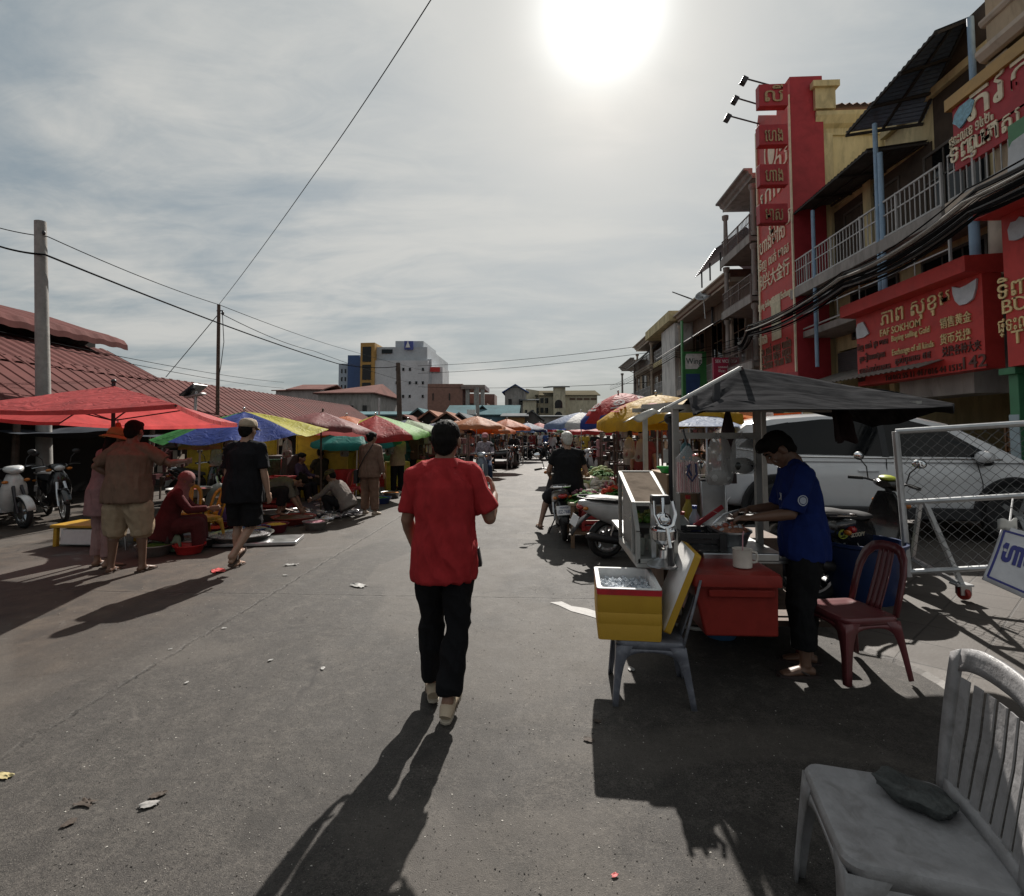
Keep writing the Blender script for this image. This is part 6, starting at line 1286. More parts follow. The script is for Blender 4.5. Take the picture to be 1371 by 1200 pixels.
q = MB(); q.tube([(W_*.02, -.045, -H_*.15), (W_*-.12, -.046, -H_*.45), (W_*.1, -.046, -H_*.66), (W_*.3, -.046, -H_*.45), (W_*.26, -.045, -H_*.14)], .008, 6); q.tube([(-W_*.1, -.046, -H_*.2), (W_*.08, -.047, -H_*.5)], .007, 5); q.build('printed_mark', M('print navy', (.03, .035, .10), .5), sbag)
q = MB(); q.rings([[V((x*s, y*s2, z)) for x, y in rrect(W_, .09, .03)] for z, s, s2 in ((.09, .12, .3), (.04, .6, .8), (0, 1, 1), (-H_, 1.02, 1), (-H_-.01, .9, .7))], False, True); q.build('clear_bag', M('clear film', (.7, .68, .68), .12, alpha=.22, var=.05), sbag)
q = MB(); q.tube([(0, 0, .09), (0, .1, .20)], .006, 5); q.build('tie', BLACKP, sbag)
bag('tight blue and orange bunch of bags tied at the cart post', AY(918, 592, 3.85), .09, .13, M('bag teal', (.08, .18, .20), .4, transl=.2), .3, M('bag orange', (.55, .22, .04), .4))
q = MB(); p = AY(975, 590, 4.3); q.tube([(p.x, 4.3, 1.75), (p.x, 4.3, 1.60), (p.x, 4.3, 1.18)], [.02, .055, .06], 10); tag(q.build('rolled_curtain', M('dark roll', (.03, .012, .014), .6)), 'dark rolled sheet hanging behind the plastic bags', 'cloth')
a, b_ = AY(888, 602, 4.5), AY(902, 620, 4.5); q = MB(); q.box(a.x, b_.x, 4.5, 4.505, b_.z, a.z); tag(q.build('price_card', M('paper white', (.6, .6, .58), .7)), 'small white paper card fixed behind the glass cabinet', 'card')
q = MB(); q.tube([(AY(898, 580, 4.4).x, 4.4, 0), (AY(897, 560, 4.4).x, 4.4, 1.72)], .02, 8); q.ell((AY(897, 560, 4.4).x, 4.4, 1.70), (.05, .05, .05), 10, 6); tag(q.build('parasol_pole', DARKM), 'black pole with a knob standing behind the cart cabinet', 'pole')
basin('pale blue plastic tub on the road under the red cool box', (AY(968, 862, 4.2).x, 4.25, 0), .15, .16, plast('tub blue', (.03, .11, .22)), name='tub')

# foam ice box on its grey chair
CHG = M('chair plastic grey', (.25, .245, .25), .5, var=.14, scale=16, bump=.35, bscale=45, dirt=.6, dcol=(.11, .105, .10), dscale=11)
CHG2 = M('chair plastic dark grey', (.12, .125, .15), .45, var=.2, scale=9, dirt=.6, dcol=(.30, .30, .33), dscale=12)
plastic_chair('worn dark grey plastic chair holding the yellow foam ice box', (AY(866, 900, 3.28).x+.015, 3.34, 0), R(86), CHG2, .86, style='open', d=.46, w=.44, backh=.46)
ic = empty('ice_box', (0, 0, 0), 0, 'yellow foam box with a red rim filled with crushed ice, lid leaning beside it', 'ice box')
a, b_ = AY(800, 852, 3.18), AY(888, 857, 3.13); bx = (a+b_)/2; wbx = (b_-a).length; ic.location = (bx.x, bx.y, .365); ic.rotation_euler = (0, 0, R(-4))
YF = M('foam yellow', (.50, .29, .025), .6, var=.10, scale=3, bump=.15, bscale=120, dirt=.35, dcol=(.35, .17, .015)); WF = M('foam white', (.66, .66, .65), .7, var=.06, scale=20, bump=.25, bscale=140)
hb = .30; hw = wbx/2; dp = .50
q = MB(); q.rings([[V((x, y+dp/2, z)) for x, y in rrect(2*hw*k, dp*k, .02)] for k, z in ((.975, 0), (1.0, hb*.30), (.996, hb*.31), (1.0, hb*.32), (1.0, hb*.52), (.994, hb*.53), (1, hb*.54), (1.0, hb-.035))], True, False); q.build('body', YF, ic)
q = MB(); q.rings([[V((x, y+dp/2, z)) for x, y in rrect(2*hw*k+.004, dp*k+.004, .02)] for k, z in ((1.0, hb-.038), (1.003, hb-.004))], False, False); q.build('red_band', plast('band red', (.50, .02, .03)), ic)
q = MB(); q.rings([[V((x, y+dp/2, z)) for x, y in rrect(2*hw+e, dp+e, .02)] for e, z in ((.002, hb-.004), (.002, hb), (-.05, hb), (-.06, hb-.16))], False, True); q.build('inner_foam', WF, ic)
ip = MB(); ri = random.Random(2)
for i in range(420):
    x, y = ri.uniform(-hw+.035, hw-.035), ri.uniform(.04, dp-.04); s = ri.uniform(.007, .014); ip.cbox((x, y, hb-.075+ri.random()*.025), (s, s*1.2, s), Matrix.Rotation(ri.random()*6, 3, 'Z') @ Matrix.Rotation(ri.random()*6, 3, 'X'))
tag(ip.build('crushed_ice', M('ice cubes', (.70, .74, .78), .12, transl=.25, var=.1), ic, smooth=False), kind='stuff')
q = MB(); q.rings([[V((x, y+dp/2, z)) for x, y in rrect(2*hw-.06, dp-.06, .02)] for z in (hb-.09, hb-.078)]); q.build('ice_bed', M('ice bed', (.55, .60, .66), .3), ic)
lid = MB(); q = Matrix.Rotation(R(-68), 3, 'Y')
lid.rings([[V((hw+.012, .03, .04))+q @ V((x+.25, y+.22, z)) for x, y in rrect(.50, 2*hw+.03, .02)] for z in (-.040, -.001)]); l0 = lid.build('lid', YF, ic)
lid = MB(); lid.rings([[V((hw+.012, .03, .04))+q @ V((x+.25, y+.22, z)) for x, y in rrect(.496-e, 2*hw+.026-e, .02)] for z, e in ((-.0005, .0), (.008, .03))]); lid.build('lid_inner', WF, l0)

# foreground grey chair and the cloth bundle lying on it
chA = plastic_chair('weathered light grey plastic chair with a slatted back in the near corner of the road', (1.085, 1.70, 0), R(77), CHG, .99, slats=7, w=.46, d=.42, backh=.50, lean=.10)
q = MB(); 
def rock(u, v):
    th = u*2*math.pi; ph = (v-.5)*math.pi; c = math.cos(ph); x = math.copysign(abs(math.cos(th))**.7, math.cos(th))*abs(c)**.6; y = math.copysign(abs(math.sin(th))**.7, math.sin(th))*abs(c)**.6; z = math.copysign(abs(math.sin(ph))**.6, math.sin(ph))
    n_ = noise.noise(V((x*2, y*2.6, z*1.5+4)))*.16+noise.noise(V((x*6, y*6, z*4)))*.05
    return V((x*(.100+.02*z)*(1+n_), y*.064*(1+n_), z*.026*(1+n_)+.004*math.sin(x*6)))
q.grid(rock, 48, 26); rk = q.build('stone', M('slate grey stone', (.030, .034, .033), .6, var=.4, scale=22, bump=.7, bscale=60, dirt=.5, dcol=(.085, .09, .085), dscale=25)); p = G(1226, 1066, .43); rk.location = (p.x, p.y, .436); rk.rotation_euler = (0, R(2), R(-52)); tag(rk, 'flat dark grey stone lying on the near plastic chair seat', 'stone')
CHM = M('chair plastic maroon', (.135, .030, .034), .38, var=.12, scale=5, dirt=.45, dcol=(.06, .018, .02), coat=.2)
p = (AY(1143, 905, 3.62).x, 3.66, .025)
plastic_chair('maroon plastic chair with an open arched back beside the blue bin', p, R(102), CHM, .93, style='open', w=.43, d=.42, backh=.47)

# blue bin
p = G(1158, 800, .06); bb = empty('water_bin', (p.x-.02, p.y+.0, gz(p.x)), 0, 'large dark blue plastic bin standing behind the maroon chair', 'bin', None, .97); BL = plast('bin blue', (.009, .026, .095)); s_ = .36
q = MB(); q.lathe([(.28, 0), (.285, .01), (.35, .50), (.375, .515), (.38, .545), (.355, .545), (.345, .49), (.27, .03), (.001, .03)], 32, cap1=False); q.build('body', BL, bb)
for sx in (-1, 1): q = MB(); q.tube([(sx*.37, -.09, .50), (sx*.41, -.06, .40), (sx*.405, .0, .36), (sx*.41, .06, .40), (sx*.37, .09, .50)], .010, 6); q.build('handle', M('bin handle', (.35, .38, .42), .4), bb)

# ---------------------------------------------------------------- white SUV parked across the pavement
def suv(label, loc, rz):
    root = empty('parked_suv', loc, rz, label, 'car'); CW = M('car white', (.74, .74, .75), .22, var=.02, coat=1.0, dirt=.15, dcol=(.35, .33, .31)); L = 2.46; HWD = .94
    # nose toward +X; sections along x: (x, half width, z bottom, z shoulder)
    st = [(-2.42, .70, .50, .90), (-2.38, .80, .42, .98), (-2.2, .88, .36, 1.03), (-1.8, .93, .33, 1.06), (-1.2, .945, .31, 1.07), (-.4, .945, .30, 1.07), (.4, .945, .30, 1.06), (1.0, .945, .31, 1.05), (1.4, .94, .33, 1.04), (1.9, .92, .34, .99), (2.2, .86, .36, .92), (2.38, .74, .42, .82), (2.44, .60, .50, .72)]
    mb = MB(); rs = []
    for x, w_, zb_, zs in st:
        h = zs-zb_; pr = [(.86, 0), (.97, .10), (.985, .30), (1.0, .55), (1.0, .80), (.965, .96), (.90, 1.0)]
        pts = [V((x, -w_*a, zb_+h*b)) for a, b in pr]; top = zs+.03 if x > 1.0 else zs+.005
        pts += [V((x, -w_*.5, top)), V((x, 0, top+(.02 if x > 1 else 0))), V((x, w_*.5, top))]; pts += [V((x, w_*a, zb_+h*b)) for a, b in reversed(pr)]
        rs.append(pts)
    mb.rings(rs); mb.build('body', CW, root, sub=1)
    side = lambda s, x, z, o=0: V((x, s*(.925-.30*(z-1.05)-(.05*max(0, (x-1.0))+.04*max(0, -1.7-x)))+s*o, z))
    mb = MB(); rs = []
    for x, z in ((-2.28, 1.06), (-2.1, 1.35), (-1.85, 1.56), (-1.5, 1.635), (-.9, 1.675), (-.2, 1.68), (.3, 1.65), (.75, 1.53), (1.15, 1.30), (1.55, 1.06)):
        zz_ = max(z, 1.045); a = side(1, x, 1.02); b_ = side(1, x, zz_-.035) if zz_ > 1.1 else side(1, x, 1.03); c = V((x, b_.y-.11, zz_)) if zz_ > 1.1 else V((x, b_.y-.11, 1.04))
        rs.append([V((x, -a.y, a.z)), V((x, -b_.y, b_.z)), V((x, -c.y, c.z)), V((x, -c.y*.5, c.z+.018)), V((x, 0, c.z+.024)), V((x, c.y*.5, c.z+.018)), c, b_, a])
    mb.rings(rs); mb.build('cabin', CW, root, bevel=.02)
    for s in (-1, 1):
        for nm, pts in (('front_window', [(-.08, 1.10), (1.18, 1.09), (.98, 1.22), (.62, 1.47), (.25, 1.575), (-.08, 1.605)]), ('rear_window', [(-1.22, 1.12), (-.16, 1.10), (-.16, 1.605), (-.85, 1.60), (-1.22, 1.56)]), ('quarter_window', [(-1.98, 1.22), (-1.29, 1.125), (-1.29, 1.56), (-1.62, 1.50)]), ('rear_pillar', [(-1.289, 1.125), (-1.221, 1.12), (-1.221, 1.56), (-1.289, 1.555)])):
            q = MB(); q.prism(pts, lambda u, v: side(s, u, v, -.01), lambda u, v: side(s, u, v, .008)); q.build(nm, GLASSD, root, smooth=False)
        q = MB(); q.tube([side(s, -2.0, 1.19, .010), side(s, -1.25, 1.09, .012), side(s, 0, 1.075, .012), side(s, 1.25, 1.065, .012)], .010, 6); q.build('window_trim', CHROME, root)
        q = MB(); q.prism([(-.16, 1.09), (-.08, 1.09), (-.08, 1.61), (-.16, 1.61)], lambda u, v: side(s, u, v, .0), lambda u, v: side(s, u, v, .010)); q.build('door_pillar', BLACKP, root, smooth=False)
        q = MB(); q.ell((.98, s*1.03, 1.10), (.10, .12, .085), 14, 8); mo = q.build('mirror', CW, root); q = MB(); q.ell((1.0, s*1.00, 1.03), (.09, .10, .05), 12, 6); q.build('mirror_base', BLACKP, mo)
        for x in (-.35, -1.35): q = MB(); q.tube([(x-.12, s*.945, .90), (x-.08, s*.965, .905), (x+.08, s*.965, .905), (x+.12, s*.945, .90)], .016, 8); q.build('door_handle', CW, root)
        for xs_, pts in (('seam', ((.95, 1.04), (1.0, .75), (.98, .45))), ('seam', ((-.12, 1.06), (-.12, .40))), ('seam', ((-1.25, 1.06), (-1.22, .75), (-1.05, .55)))):
            q = MB(); q.tube([V((x, s*(.9475 if z < .95 else .925+.005), z)) for x, z in pts], .006, 4); q.build('door_seam', BLACKP, root)
        for x in (-1.5, 1.36):
            q = MB(); q.rings([[V((x+math.cos(a)*r_, s*yy, .37+math.sin(a)*r_)) for a in (R(-12+204*i/20) for i in range(21))] for yy, r_ in ((.90, .40), (.955, .40), (.962, .41), (.962, .47), (.93, .48))], False, False, closed=False); q.build('wheel_arch', BLACKP, root)
            q = MB(); q.lathe([(.40, -.004), (.40, .004)], 28, (x, s*.952, .37), (0, 1, 0)); q.build('wheel_well', M('wheel well', (.008, .008, .008), .9), root)
            q = MB(); q.lathe([(.20, -.10), (.33, -.115), (.36, -.08), (.36, .08), (.33, .115), (.20, .10)], 32, (x, s*.90, .36), (0, 1, 0)); wo = q.build('wheel', RUBBER, root)
            q = MB(); q.lathe([(.24, -.02), (.245, .10), (.23, .10), (.22, .05), (.001, .06)], 28, (x, s*.90, .36), (0, s, 0), cap1=False)
            for k in range(5): a = 2*math.pi*k/5; q.bar((x, s*.985, .36), (x+.23*math.cos(a), s*1.0, .36+.23*math.sin(a)), .05, .03, ref=(0, 1, 0))
            q.build('rim', STEEL, wo)
        q = MB(); q.box(-1.05, .92, s*.90 if s > 0 else -.96, .96 if s > 0 else s*.90, .27, .43); q.build('sill', BLACKP, root, bevel=.02)
        q = MB(); q.ell((2.2, s*.70, .80), (.2, .16, .07), 14, 8); q.build('headlight', M('headlight glass', (.55, .57, .58), .08, .2), root)
        q = MB(); q.ell((-2.28, s*.78, .98), (.10, .14, .08), 14, 8); q.build('tail_light', M('tail light red', (.35, .012, .01), .15, coat=.5), root)
    q = MB(); q.add([(.85, -.66, 1.485), (.85, .66, 1.485), (1.5, .74, 1.10), (1.5, -.74, 1.10)], [(0, 1, 2, 3)]); q.X = None; q.build('windscreen', GLASSD, root, solid=.012, smooth=False)
    return root
car = suv('white SUV parked on the pavement with its nose toward the gold shops', (5.0, 8.35, .13), R(-7))
car.scale = (1.02, 1, 1.03)

# ---------------------------------------------------------------- motorbikes on the right
YG = plast('lime yellow', (.45, .50, .06)); BLKB = M('bike black', (.014, .014, .015), .25, coat=.6)
sc_ = scooter('black scooter with a lime green headlamp cowl parked behind the mesh barrier', (3.25, 5.55, gz(3.3)), R(-60), BLKB, cowl=BLKB, mirrors=True, lean=R(6))
q = MB(); q.ell((0, .36, 1.045), (.085, .07, .03), 12, 7); q.build('meter_cover', YG, sc_)
for s, sz, y, z, m_ in (('SCOOPY', .055, -.40, .565, CREAM), ('C12', .075, -.62, .59, YG)):
    lb = MB(); lettering(lb, [(s, sz, 0, 0)], (.165 if s != 'C12' else .158, y, z), (0, 1, 0), (0, 0, 1), .004); lb.build('lettering', m_, sc_)
q = MB(); q.rings([[V((.166-d, -.62+math.cos(t)*.075*k, .59+math.sin(t)*.045*k)) for t in (2*math.pi*i/24 for i in range(24))] for d, k in ((.01, 1), (-.001, 1), (-.001, .86), (.01, .86))], False, False); q.build('badge', YG, sc_)
q = MB(); q.tube([(.15, -.15, .40), (.165, -.03, .50), (.15, .02, .33)], [.012, .022, .012], 8); q.build('side_trim', YG, sc_)
mb_ = scooter('dark step-through motorbike with a chromed handlebar parked behind the seller', (2.02, 5.45, .0), R(62), BLKB, kind='moped', lean=R(5), cowl=M('bike cream', (.42, .40, .34), .35))
scooter('motorbike with a big round red tail light at the right picture edge', (G(1396, 720, .13).x+.0, 4.72, .12), R(205), M('bike navy', (.015, .02, .06), .25, coat=.6), lean=R(-5), mirrors=False)
p = G(820, 752)
scooter('white and black scooter parked tail-out beside the vegetable stand', (p.x+.52, p.y+.36, 0), R(-74), M('bike white', (.46, .46, .46), .3, coat=.5), c2=BLACKP, lean=R(5), mirrors=False)
pw_ = G(765, 722)
rb = scooter('grey motorbike with a white number plate ridden by the white-haired man', (pw_.x-.13, pw_.y+.52, 0), R(2), M('bike graphite', (.05, .05, .055), .3, coat=.5), kind='moped', plate=('PHNOM PENH', '1EZ-7680'), lean=R(-4))
person('white-haired man in a black shirt sitting on the grey motorbike', (pw_.x-.03, pw_.y+.30, 0), R(4), H=1.70, g=1.22, lean=4, lean2=8, head=(6, 12), hip=.80,
       armL=((-.42, .16, -1), (.12, .95, -.42)), armR=((.42, .16, -1), (-.12, .95, -.42)), legL=((-.52, .70, -.55), (-.30, -.28, -1), -4), legR=((.50, .85, -.35), (-.02, -.35, -1), 0),
       skin=SKIN2, shirt=cloth('black', (.012, .012, .013)), pants=cloth('dark grey', (.025, .025, .028)), plen=1.0, pw=1.05, shoe=M('sandal brown', (.05, .03, .022), .7), shoekind='sandal', hairm=HAIRW, vox=.010, wr=.010, sw=1.02)

# ---------------------------------------------------------------- mesh barrier on castors and hanging board
bar_ = empty('mesh_barrier', (3.6, 5.1, 0), 0, 'galvanised chain-link barrier gate on a red castor in front of the parked car', 'barrier')
A0, A1 = AY(1199, 578, 5.0), AY(1216, 766, 5.0); B0, B1 = AY(1420, 564, 4.55), AY(1420, 755, 4.55)
q = MB(); q.tube([A1-V((0, 0, .04)), A0], .030, 8); q.tube([A0, B0], .026, 8); q.tube([A1, B1], .024, 8); q.tube([A0.lerp(A1, .51), B0.lerp(B1, .51)], .024, 8); q.tube([B0, B1], .026, 8); q.build('frame', GALV, bar_, world=True)
q = MB(); u = B0-A0; L = u.length; Hh = (A0-A1).length; k = int((L+Hh)/.085); un = u/L; vd = (A1-A0)/Hh
for sgn in (1, -1):
    for i in range(-int(Hh/.085), int(L/.085)+int(Hh/.085)):
        s0 = i*.085; pts = []; n_ = int(Hh/.0425)
        for j in range(n_+1):
            s = s0+sgn*j*.0425; 
            if 0.01 <= s <= L-.01: pts.append(A0+un*s+vd*(j*.0425)+V((0, .006*(1 if j % 2 else -1)*sgn, 0)))
        if len(pts) > 1: q.tube(pts, .0022, 4, cap=False)
q.build('chain_link_mesh', M('mesh wire', (.20, .20, .20), .6, .5), bar_, world=True)
C0, C1 = AY(1238, 672, 4.93), G(1288, 800, .13); C1.z = gz(3.8)+.11
q = MB(); q.bar(C0, C1+V((0, 0, .03)), .035); q.bar(AY(1232, 672, 5.0), AY(1222, 745, 5.25), .03); q.bar(AY(1222, 748, 5.2), C1+V((0, 0, .02)), .045, .03); q.box(C1.x-.07, C1.x+.07, C1.y-.05, C1.y+.05, C1.z+.02, C1.z+.035); q.build('brace', GALV, bar_, world=True, smooth=False)
q = MB(); q.lathe([(.001, -.022), (.050, -.022), (.056, -.014), (.056, .014), (.050, .022), (.001, .022)], 20, (C1.x+.015, C1.y, C1.z-.05), (1, .3, 0), False, False); q.build('castor_wheel', plast('castor red', (.32, .03, .02)), bar_, world=True)
q = MB(); q.box(C1.x-.03, C1.x+.06, C1.y-.035, C1.y-.026, C1.z-.06, C1.z+.013); q.box(C1.x-.03, C1.x+.06, C1.y+.026, C1.y+.035, C1.z-.06, C1.z+.013); q.box(C1.x-.03, C1.x+.06, C1.y-.034, C1.y+.034, C1.z+.0131, C1.z+.0199); q.build('castor_fork', STEEL, bar_, world=True, smooth=False)
YS = 3.55
b0, b1, b2, b3 = AY(1341, 704, YS), AY(1315, 776, YS-.06), AY(1420, 824, YS-.12), AY(1440, 730, YS-.03)
bd = empty('notice_board', (b1.x+.3, YS, 0), 0, 'white tilted notice board with blue Khmer letters and a blue border', 'sign')
def bil(u, v): return b1.lerp(b2, u).lerp(b0.lerp(b3, u), v)
n_ = (b2-b1).cross(b0-b1).normalized()
q = MB(); nn = 18
q.grid(lambda u, v: bil(u, v)+n_*(.012*math.sin(v*2.6+u)), 10, 8); q.build('board', M('board white', (.60, .60, .63), .45, dirt=.25, dcol=(.35, .35, .38)), bd, world=True, solid=.010)
q = MB()
for a, b_ in (((.035, .08), (.035, .92)), ((.035, .08), (.99, .08)), ((.035, .92), (.99, .92))):
    for k in range(10): s0, s1 = k/10, (k+1)/10; f = lambda s: (lambda u, v: bil(u, v)+n_*(.012*math.sin(v*2.6+u)+.007))(a[0]+(b_[0]-a[0])*s, a[1]+(b_[1]-a[1])*s); q.bar(f(s0), f(s1), .012, .003, ref=n_)
q.build('border', paint('notice blue', (.03, .035, .22)), bd, world=True, smooth=False)
vs_, fs_ = txt_mesh('ហាមចត', .17, .05); W_ = max(v.x for v in vs_)-min(v.x for v in vs_); xm = min(v.x for v in vs_)
ang = R(8); q = MB(); q.add([bil(.08+(v.x-xm)/W_*.74, .57+v.y*2.75)+n_*(.012*math.sin((.57+v.y*2.75)*2.6+.09+(v.x-xm)/W_)+.008) for v in vs_ if True], fs_); q.build('lettering', paint('notice blue', (.03, .035, .22)), bd, world=True, smooth=False, solid=.002, recalc=False)
q = MB(); q.tube([AY(1400, 740, YS+.06), V((AY(1405, 740, YS).x, YS+.12, .1))], .02, 8); q.tube([AY(1352, 700, YS+.02), AY(1356, 668, 4.6)], .006, 5); q.build('post', GALV, bd, world=True)
a = AY(1343, 700, YS-.01); q = MB(); q.grid(lambda u, v: a+V((-.035+.13*u, .0-.012*math.sin(u*5), -.05+.07*v+.01*math.sin(u*8))), 8, 4); q.build('tape', M('milky tape', (.55, .55, .53), .4, transl=.3), bd, world=True, solid=.003)

# ---------------------------------------------------------------- the two nearest men
p = G(590, 960)
rm = person('man in a bright red polo shirt and black trousers walking up the road', (p.x+.0, p.y+.08, 0), R(3), H=1.585, g=1.05, lean=2, lean2=2, head=(4, -6),
       armL=((-.24, .10, -1), (.10, .62, -.85)), armR=((.40, .05, -1), (.10, 1.0, .62)), legL=((.0, .24, -1), (.03, .02, -1), 0), legR=((-.02, -.06, -1), (-.10, -.30, -1), -20),
       skin=SKIN, shirt=cloth('red polo', (.36, .027, .031), bump=.5, bscale=260), sleeve=.80, hem=.155, pants=cloth('black trousers', (.008, .008, .0095)), plen=1.90, pw=1.0, shoe=M('shoe cream', (.45, .36, .26), .7, bump=.2), vox=.0065, wr=.020, sw=.97, collar=True, handL=dict(dir=(.3, .9, -.3)), handR=dict(dir=(-.2, .6, .8), curl=.9), torso_sh=.99)
q = MB(); i_ = rm[1]; pp = i_['P']; q.cbox(pp+V((.185, .09, -.06)), (.045, .07, .11), Matrix.Rotation(R(-10), 3, 'Y')); q.tube([pp+V((.17, .06, .06)), pp+V((.185, .09, -.02))], .010, 6); tag(q.build('belt_pouch', M('pouch black', (.012, .012, .013), .6), rm[0], bevel=.012))
p = G(1062, 905)
bm_ = person('man in a blue T-shirt at the red cool box looking down at his hands', (p.x+.14, p.y+.10, 0), R(80), H=1.585, g=1.0, lean=2, lean2=9, head=(44, 2),
       armL=((-.12, .34, -.98), (.10, .95, -.16)), armR=((.14, .22, -1), (-.30, .95, -.06)), legL=((-.06, .16, -1), (-.02, -.05, -1), 0), legR=((.05, -.04, -1), (.02, -.06, -1), 0),
       skin=SKIN3, shirt=cloth('blue T-shirt', (.010, .022, .115)), sleeve=.92, hem=.13, pants=cloth('black shorts', (.010, .010, .011)), plen=1.72, pw=1.16, shoe=M('flip flop dark', (.035, .022, .02), .7), shoekind='sandal', hair='top', vox=.0065, wr=.014, sw=1.02,
       handL=dict(dir=(.30, .9, -.1), palm=(.3, .1, -1), curl=.8, thumb=(.6, .5, .6)), handR=dict(dir=(-.35, .9, -.15), palm=(-.3, .2, -1), curl=.85, thumb=(-.6, .5, .6)))
J = bm_[1]; hR = J['arms'][1][2]; hL = J['arms'][-1][2]
S_, E_, W_2, _ = J['arms'][-1]; q = MB(); c_ = S_.lerp(E_, .62)
ax = (E_-S_).normalized(); n_ = V((-1, -.35, 0)); n_ = (n_-ax*n_.dot(ax)).normalized(); b_ = ax.cross(n_)
for r0, r1 in ((.034, .028), (.022, .002)): q.rings([[c_+n_*(.074+d)-n_*(.35*(r_*math.cos(t))**2*14)*.9+(b_*math.cos(t)-ax*math.sin(t))*r_ for t in (2*math.pi*i/26 for i in range(26))] for d, r_ in ((.0, r0), (.003, r0), (.003, r1), (.0, r1))], False, False)
q.build('sleeve_badge', M('badge white', (.42, .45, .52), .6), bm_[0])
c_ = J['mid']+J['up1']*.06; q = MB(); vs_, fs_ = txt_mesh('K.', .07); q.add([c_+V((-.08+v.x, .142, v.y)) for v in vs_], fs_); q.build('chest_print', M('print white', (.6, .6, .6), .6), bm_[0], solid=.002)
tool = MB(); w0 = wm(bm_[0]) @ (hR.lerp(hL, .5)+V((0, .13, -.01))); tool.tube([w0+V((.05, .0, .03)), w0+V((-.06, -.02, .0)), w0+V((-.13, -.03, -.06))], .007, 6); tool.cbox(w0+V((-.10, -.02, .01)), (.16, .03, .002), Matrix.Rotation(R(25), 3, 'Y')); tag(tool.build('knife', STEEL), 'thin knife held by the man in the blue T-shirt', 'knife')
q = MB(); w1 = w0+V((-.02, .02, .06)); q.tube([w1+V((0, 0, -.08)), w1+V((.0, 0, .03)), w1+V((.025, 0, .055))], .0045, 6); tag(q.build('drinking_straw', M('straw white', (.65, .65, .66), .4)), 'white bent straw held by the man in the blue T-shirt', 'straw')
# ---------------------------------------------------------------- left side: parasols, traders, goods
RED1 = tarp('coral red', (.58, .10, .10)); MAR = tarp('maroon', (.23, .065, .065)); ORG = tarp('orange', (.52, .13, .035)); ORF = tarp('faded orange', (.50, .20, .09)); TEAL = tarp('teal', (.02, .22, .19)); GRN = tarp('green', (.05, .24, .06)); DGRN = tarp('dark green', (.045, .13, .05)); BLU = tarp('royal blue', (.03, .06, .28)); YEL = tarp('lemon yellow', (.48, .44, .04)); LIME = tarp('lime', (.15, .38, .07)); WHT = tarp('white', (.55, .55, .54)); PNK = tarp('pink red', (.45, .09, .07)); NAVY = tarp('navy', (.02, .03, .10)); GLD = tarp('golden yellow', (.55, .33, .03)); RED2 = tarp('bright red', (.42, .03, .03)); LBL = tarp('light blue', (.16, .22, .36)); PGRN = tarp('pale green', (.20, .28, .14))
ap = AY(152, 517, 6.3)
square_parasol('big square coral-red parasol over the nearest left stall', ap, [AY(236, 541, 5.2), AY(318, 567, 7.2), AY(80, 565, 7.6), AY(-75, 546, 5.4)], RED1, .05, (AY(156, 580, 6.45).x, 6.45))
P2 = AY(327, 551, 9.0)
parasol('green, blue and lemon yellow striped parasol drooping over a stall', P2.x, 9.0, P2.z, AY(327, 588, 9.0).z+.10, 1.42, [YEL, LIME, DGRN, DGRN, DGRN, GRN, BLU, BLU, YEL], lean=(R(5), R(-2)), val=.0, n=9, rot=.20, sag=.16)
P3 = AY(432, 552, 10.3)
parasol('faded maroon parasol with a bright red underside over the fish seller', P3.x, 10.3, P3.z, AY(432, 575, 10.3).z+.03, 1.0, [MAR], lean=(R(-4), R(3)), val=.08, polem=RUST)
for lb_, px, py, y, rad, ye, cols, ln in (
    ('plain orange parasol peeping over the maroon one', 464, 557, 13.2, 1.15, 574, [ORG], (0, 0)),
    ('teal parasol edge low behind the maroon one', 478, 572, 12.4, 1.05, 590, [TEAL], (R(6), 0)),
    ('yellow, red and bright green parasol behind the woman carrying a bag', 503, 556, 13.0, 1.30, 583, [GRN, GRN, YEL, YEL, RED2, RED2, LIME, LIME], (R(4), R(-3))),
    ('pale green and dark blue parasol beside the bright green one', 546, 562, 16.0, 1.35, 579, [PGRN, NAVY, PGRN, PGRN], (0, 0)),
    ('navy and white parasol behind the red-shirted man', 590, 565, 19, 1.3, 578, [NAVY, WHT], (0, 0)),
    ('faded orange domed parasol left of the oncoming rider', 638, 557, 18.5, 1.05, 571, [ORF], (0, 0)),
    ('second faded orange parasol just behind the oncoming rider', 657, 565, 19.8, .95, 577, [ORF, ORG], (0, 0)),
    ('bright orange domed parasol right of the oncoming rider', 679, 561, 22, 1.0, 573, [ORG], (0, 0)),
    ('dark blue and grey parasol in the middle of the street end', 706, 566, 30, 1.2, 576, [NAVY, LBL], (0, 0)),
    ('pink-red parasol in the middle of the street end', 722, 566, 33, 1.1, 576, [PNK, RED2], (0, 0)),
    ('pale green parasol at the far end of the street', 737, 569, 38, 1.1, 577, [PGRN, WHT], (0, 0)),
    ('red parasol under the red roofs of the sheds', 566, 567, 24, 1.1, 577, [RED2], (0, 0)),
    ('orange parasol among the sheds at the middle left', 612, 563, 26, 1.2, 576, [ORF], (0, 0))):
    p = AY(px, py, y); e = AY(px, ye, y); parasol(lb_, p.x, y, p.z, e.z, rad, cols, lean=ln, val=.09, group='parasols over the left-hand stalls', rot=rnd.random())
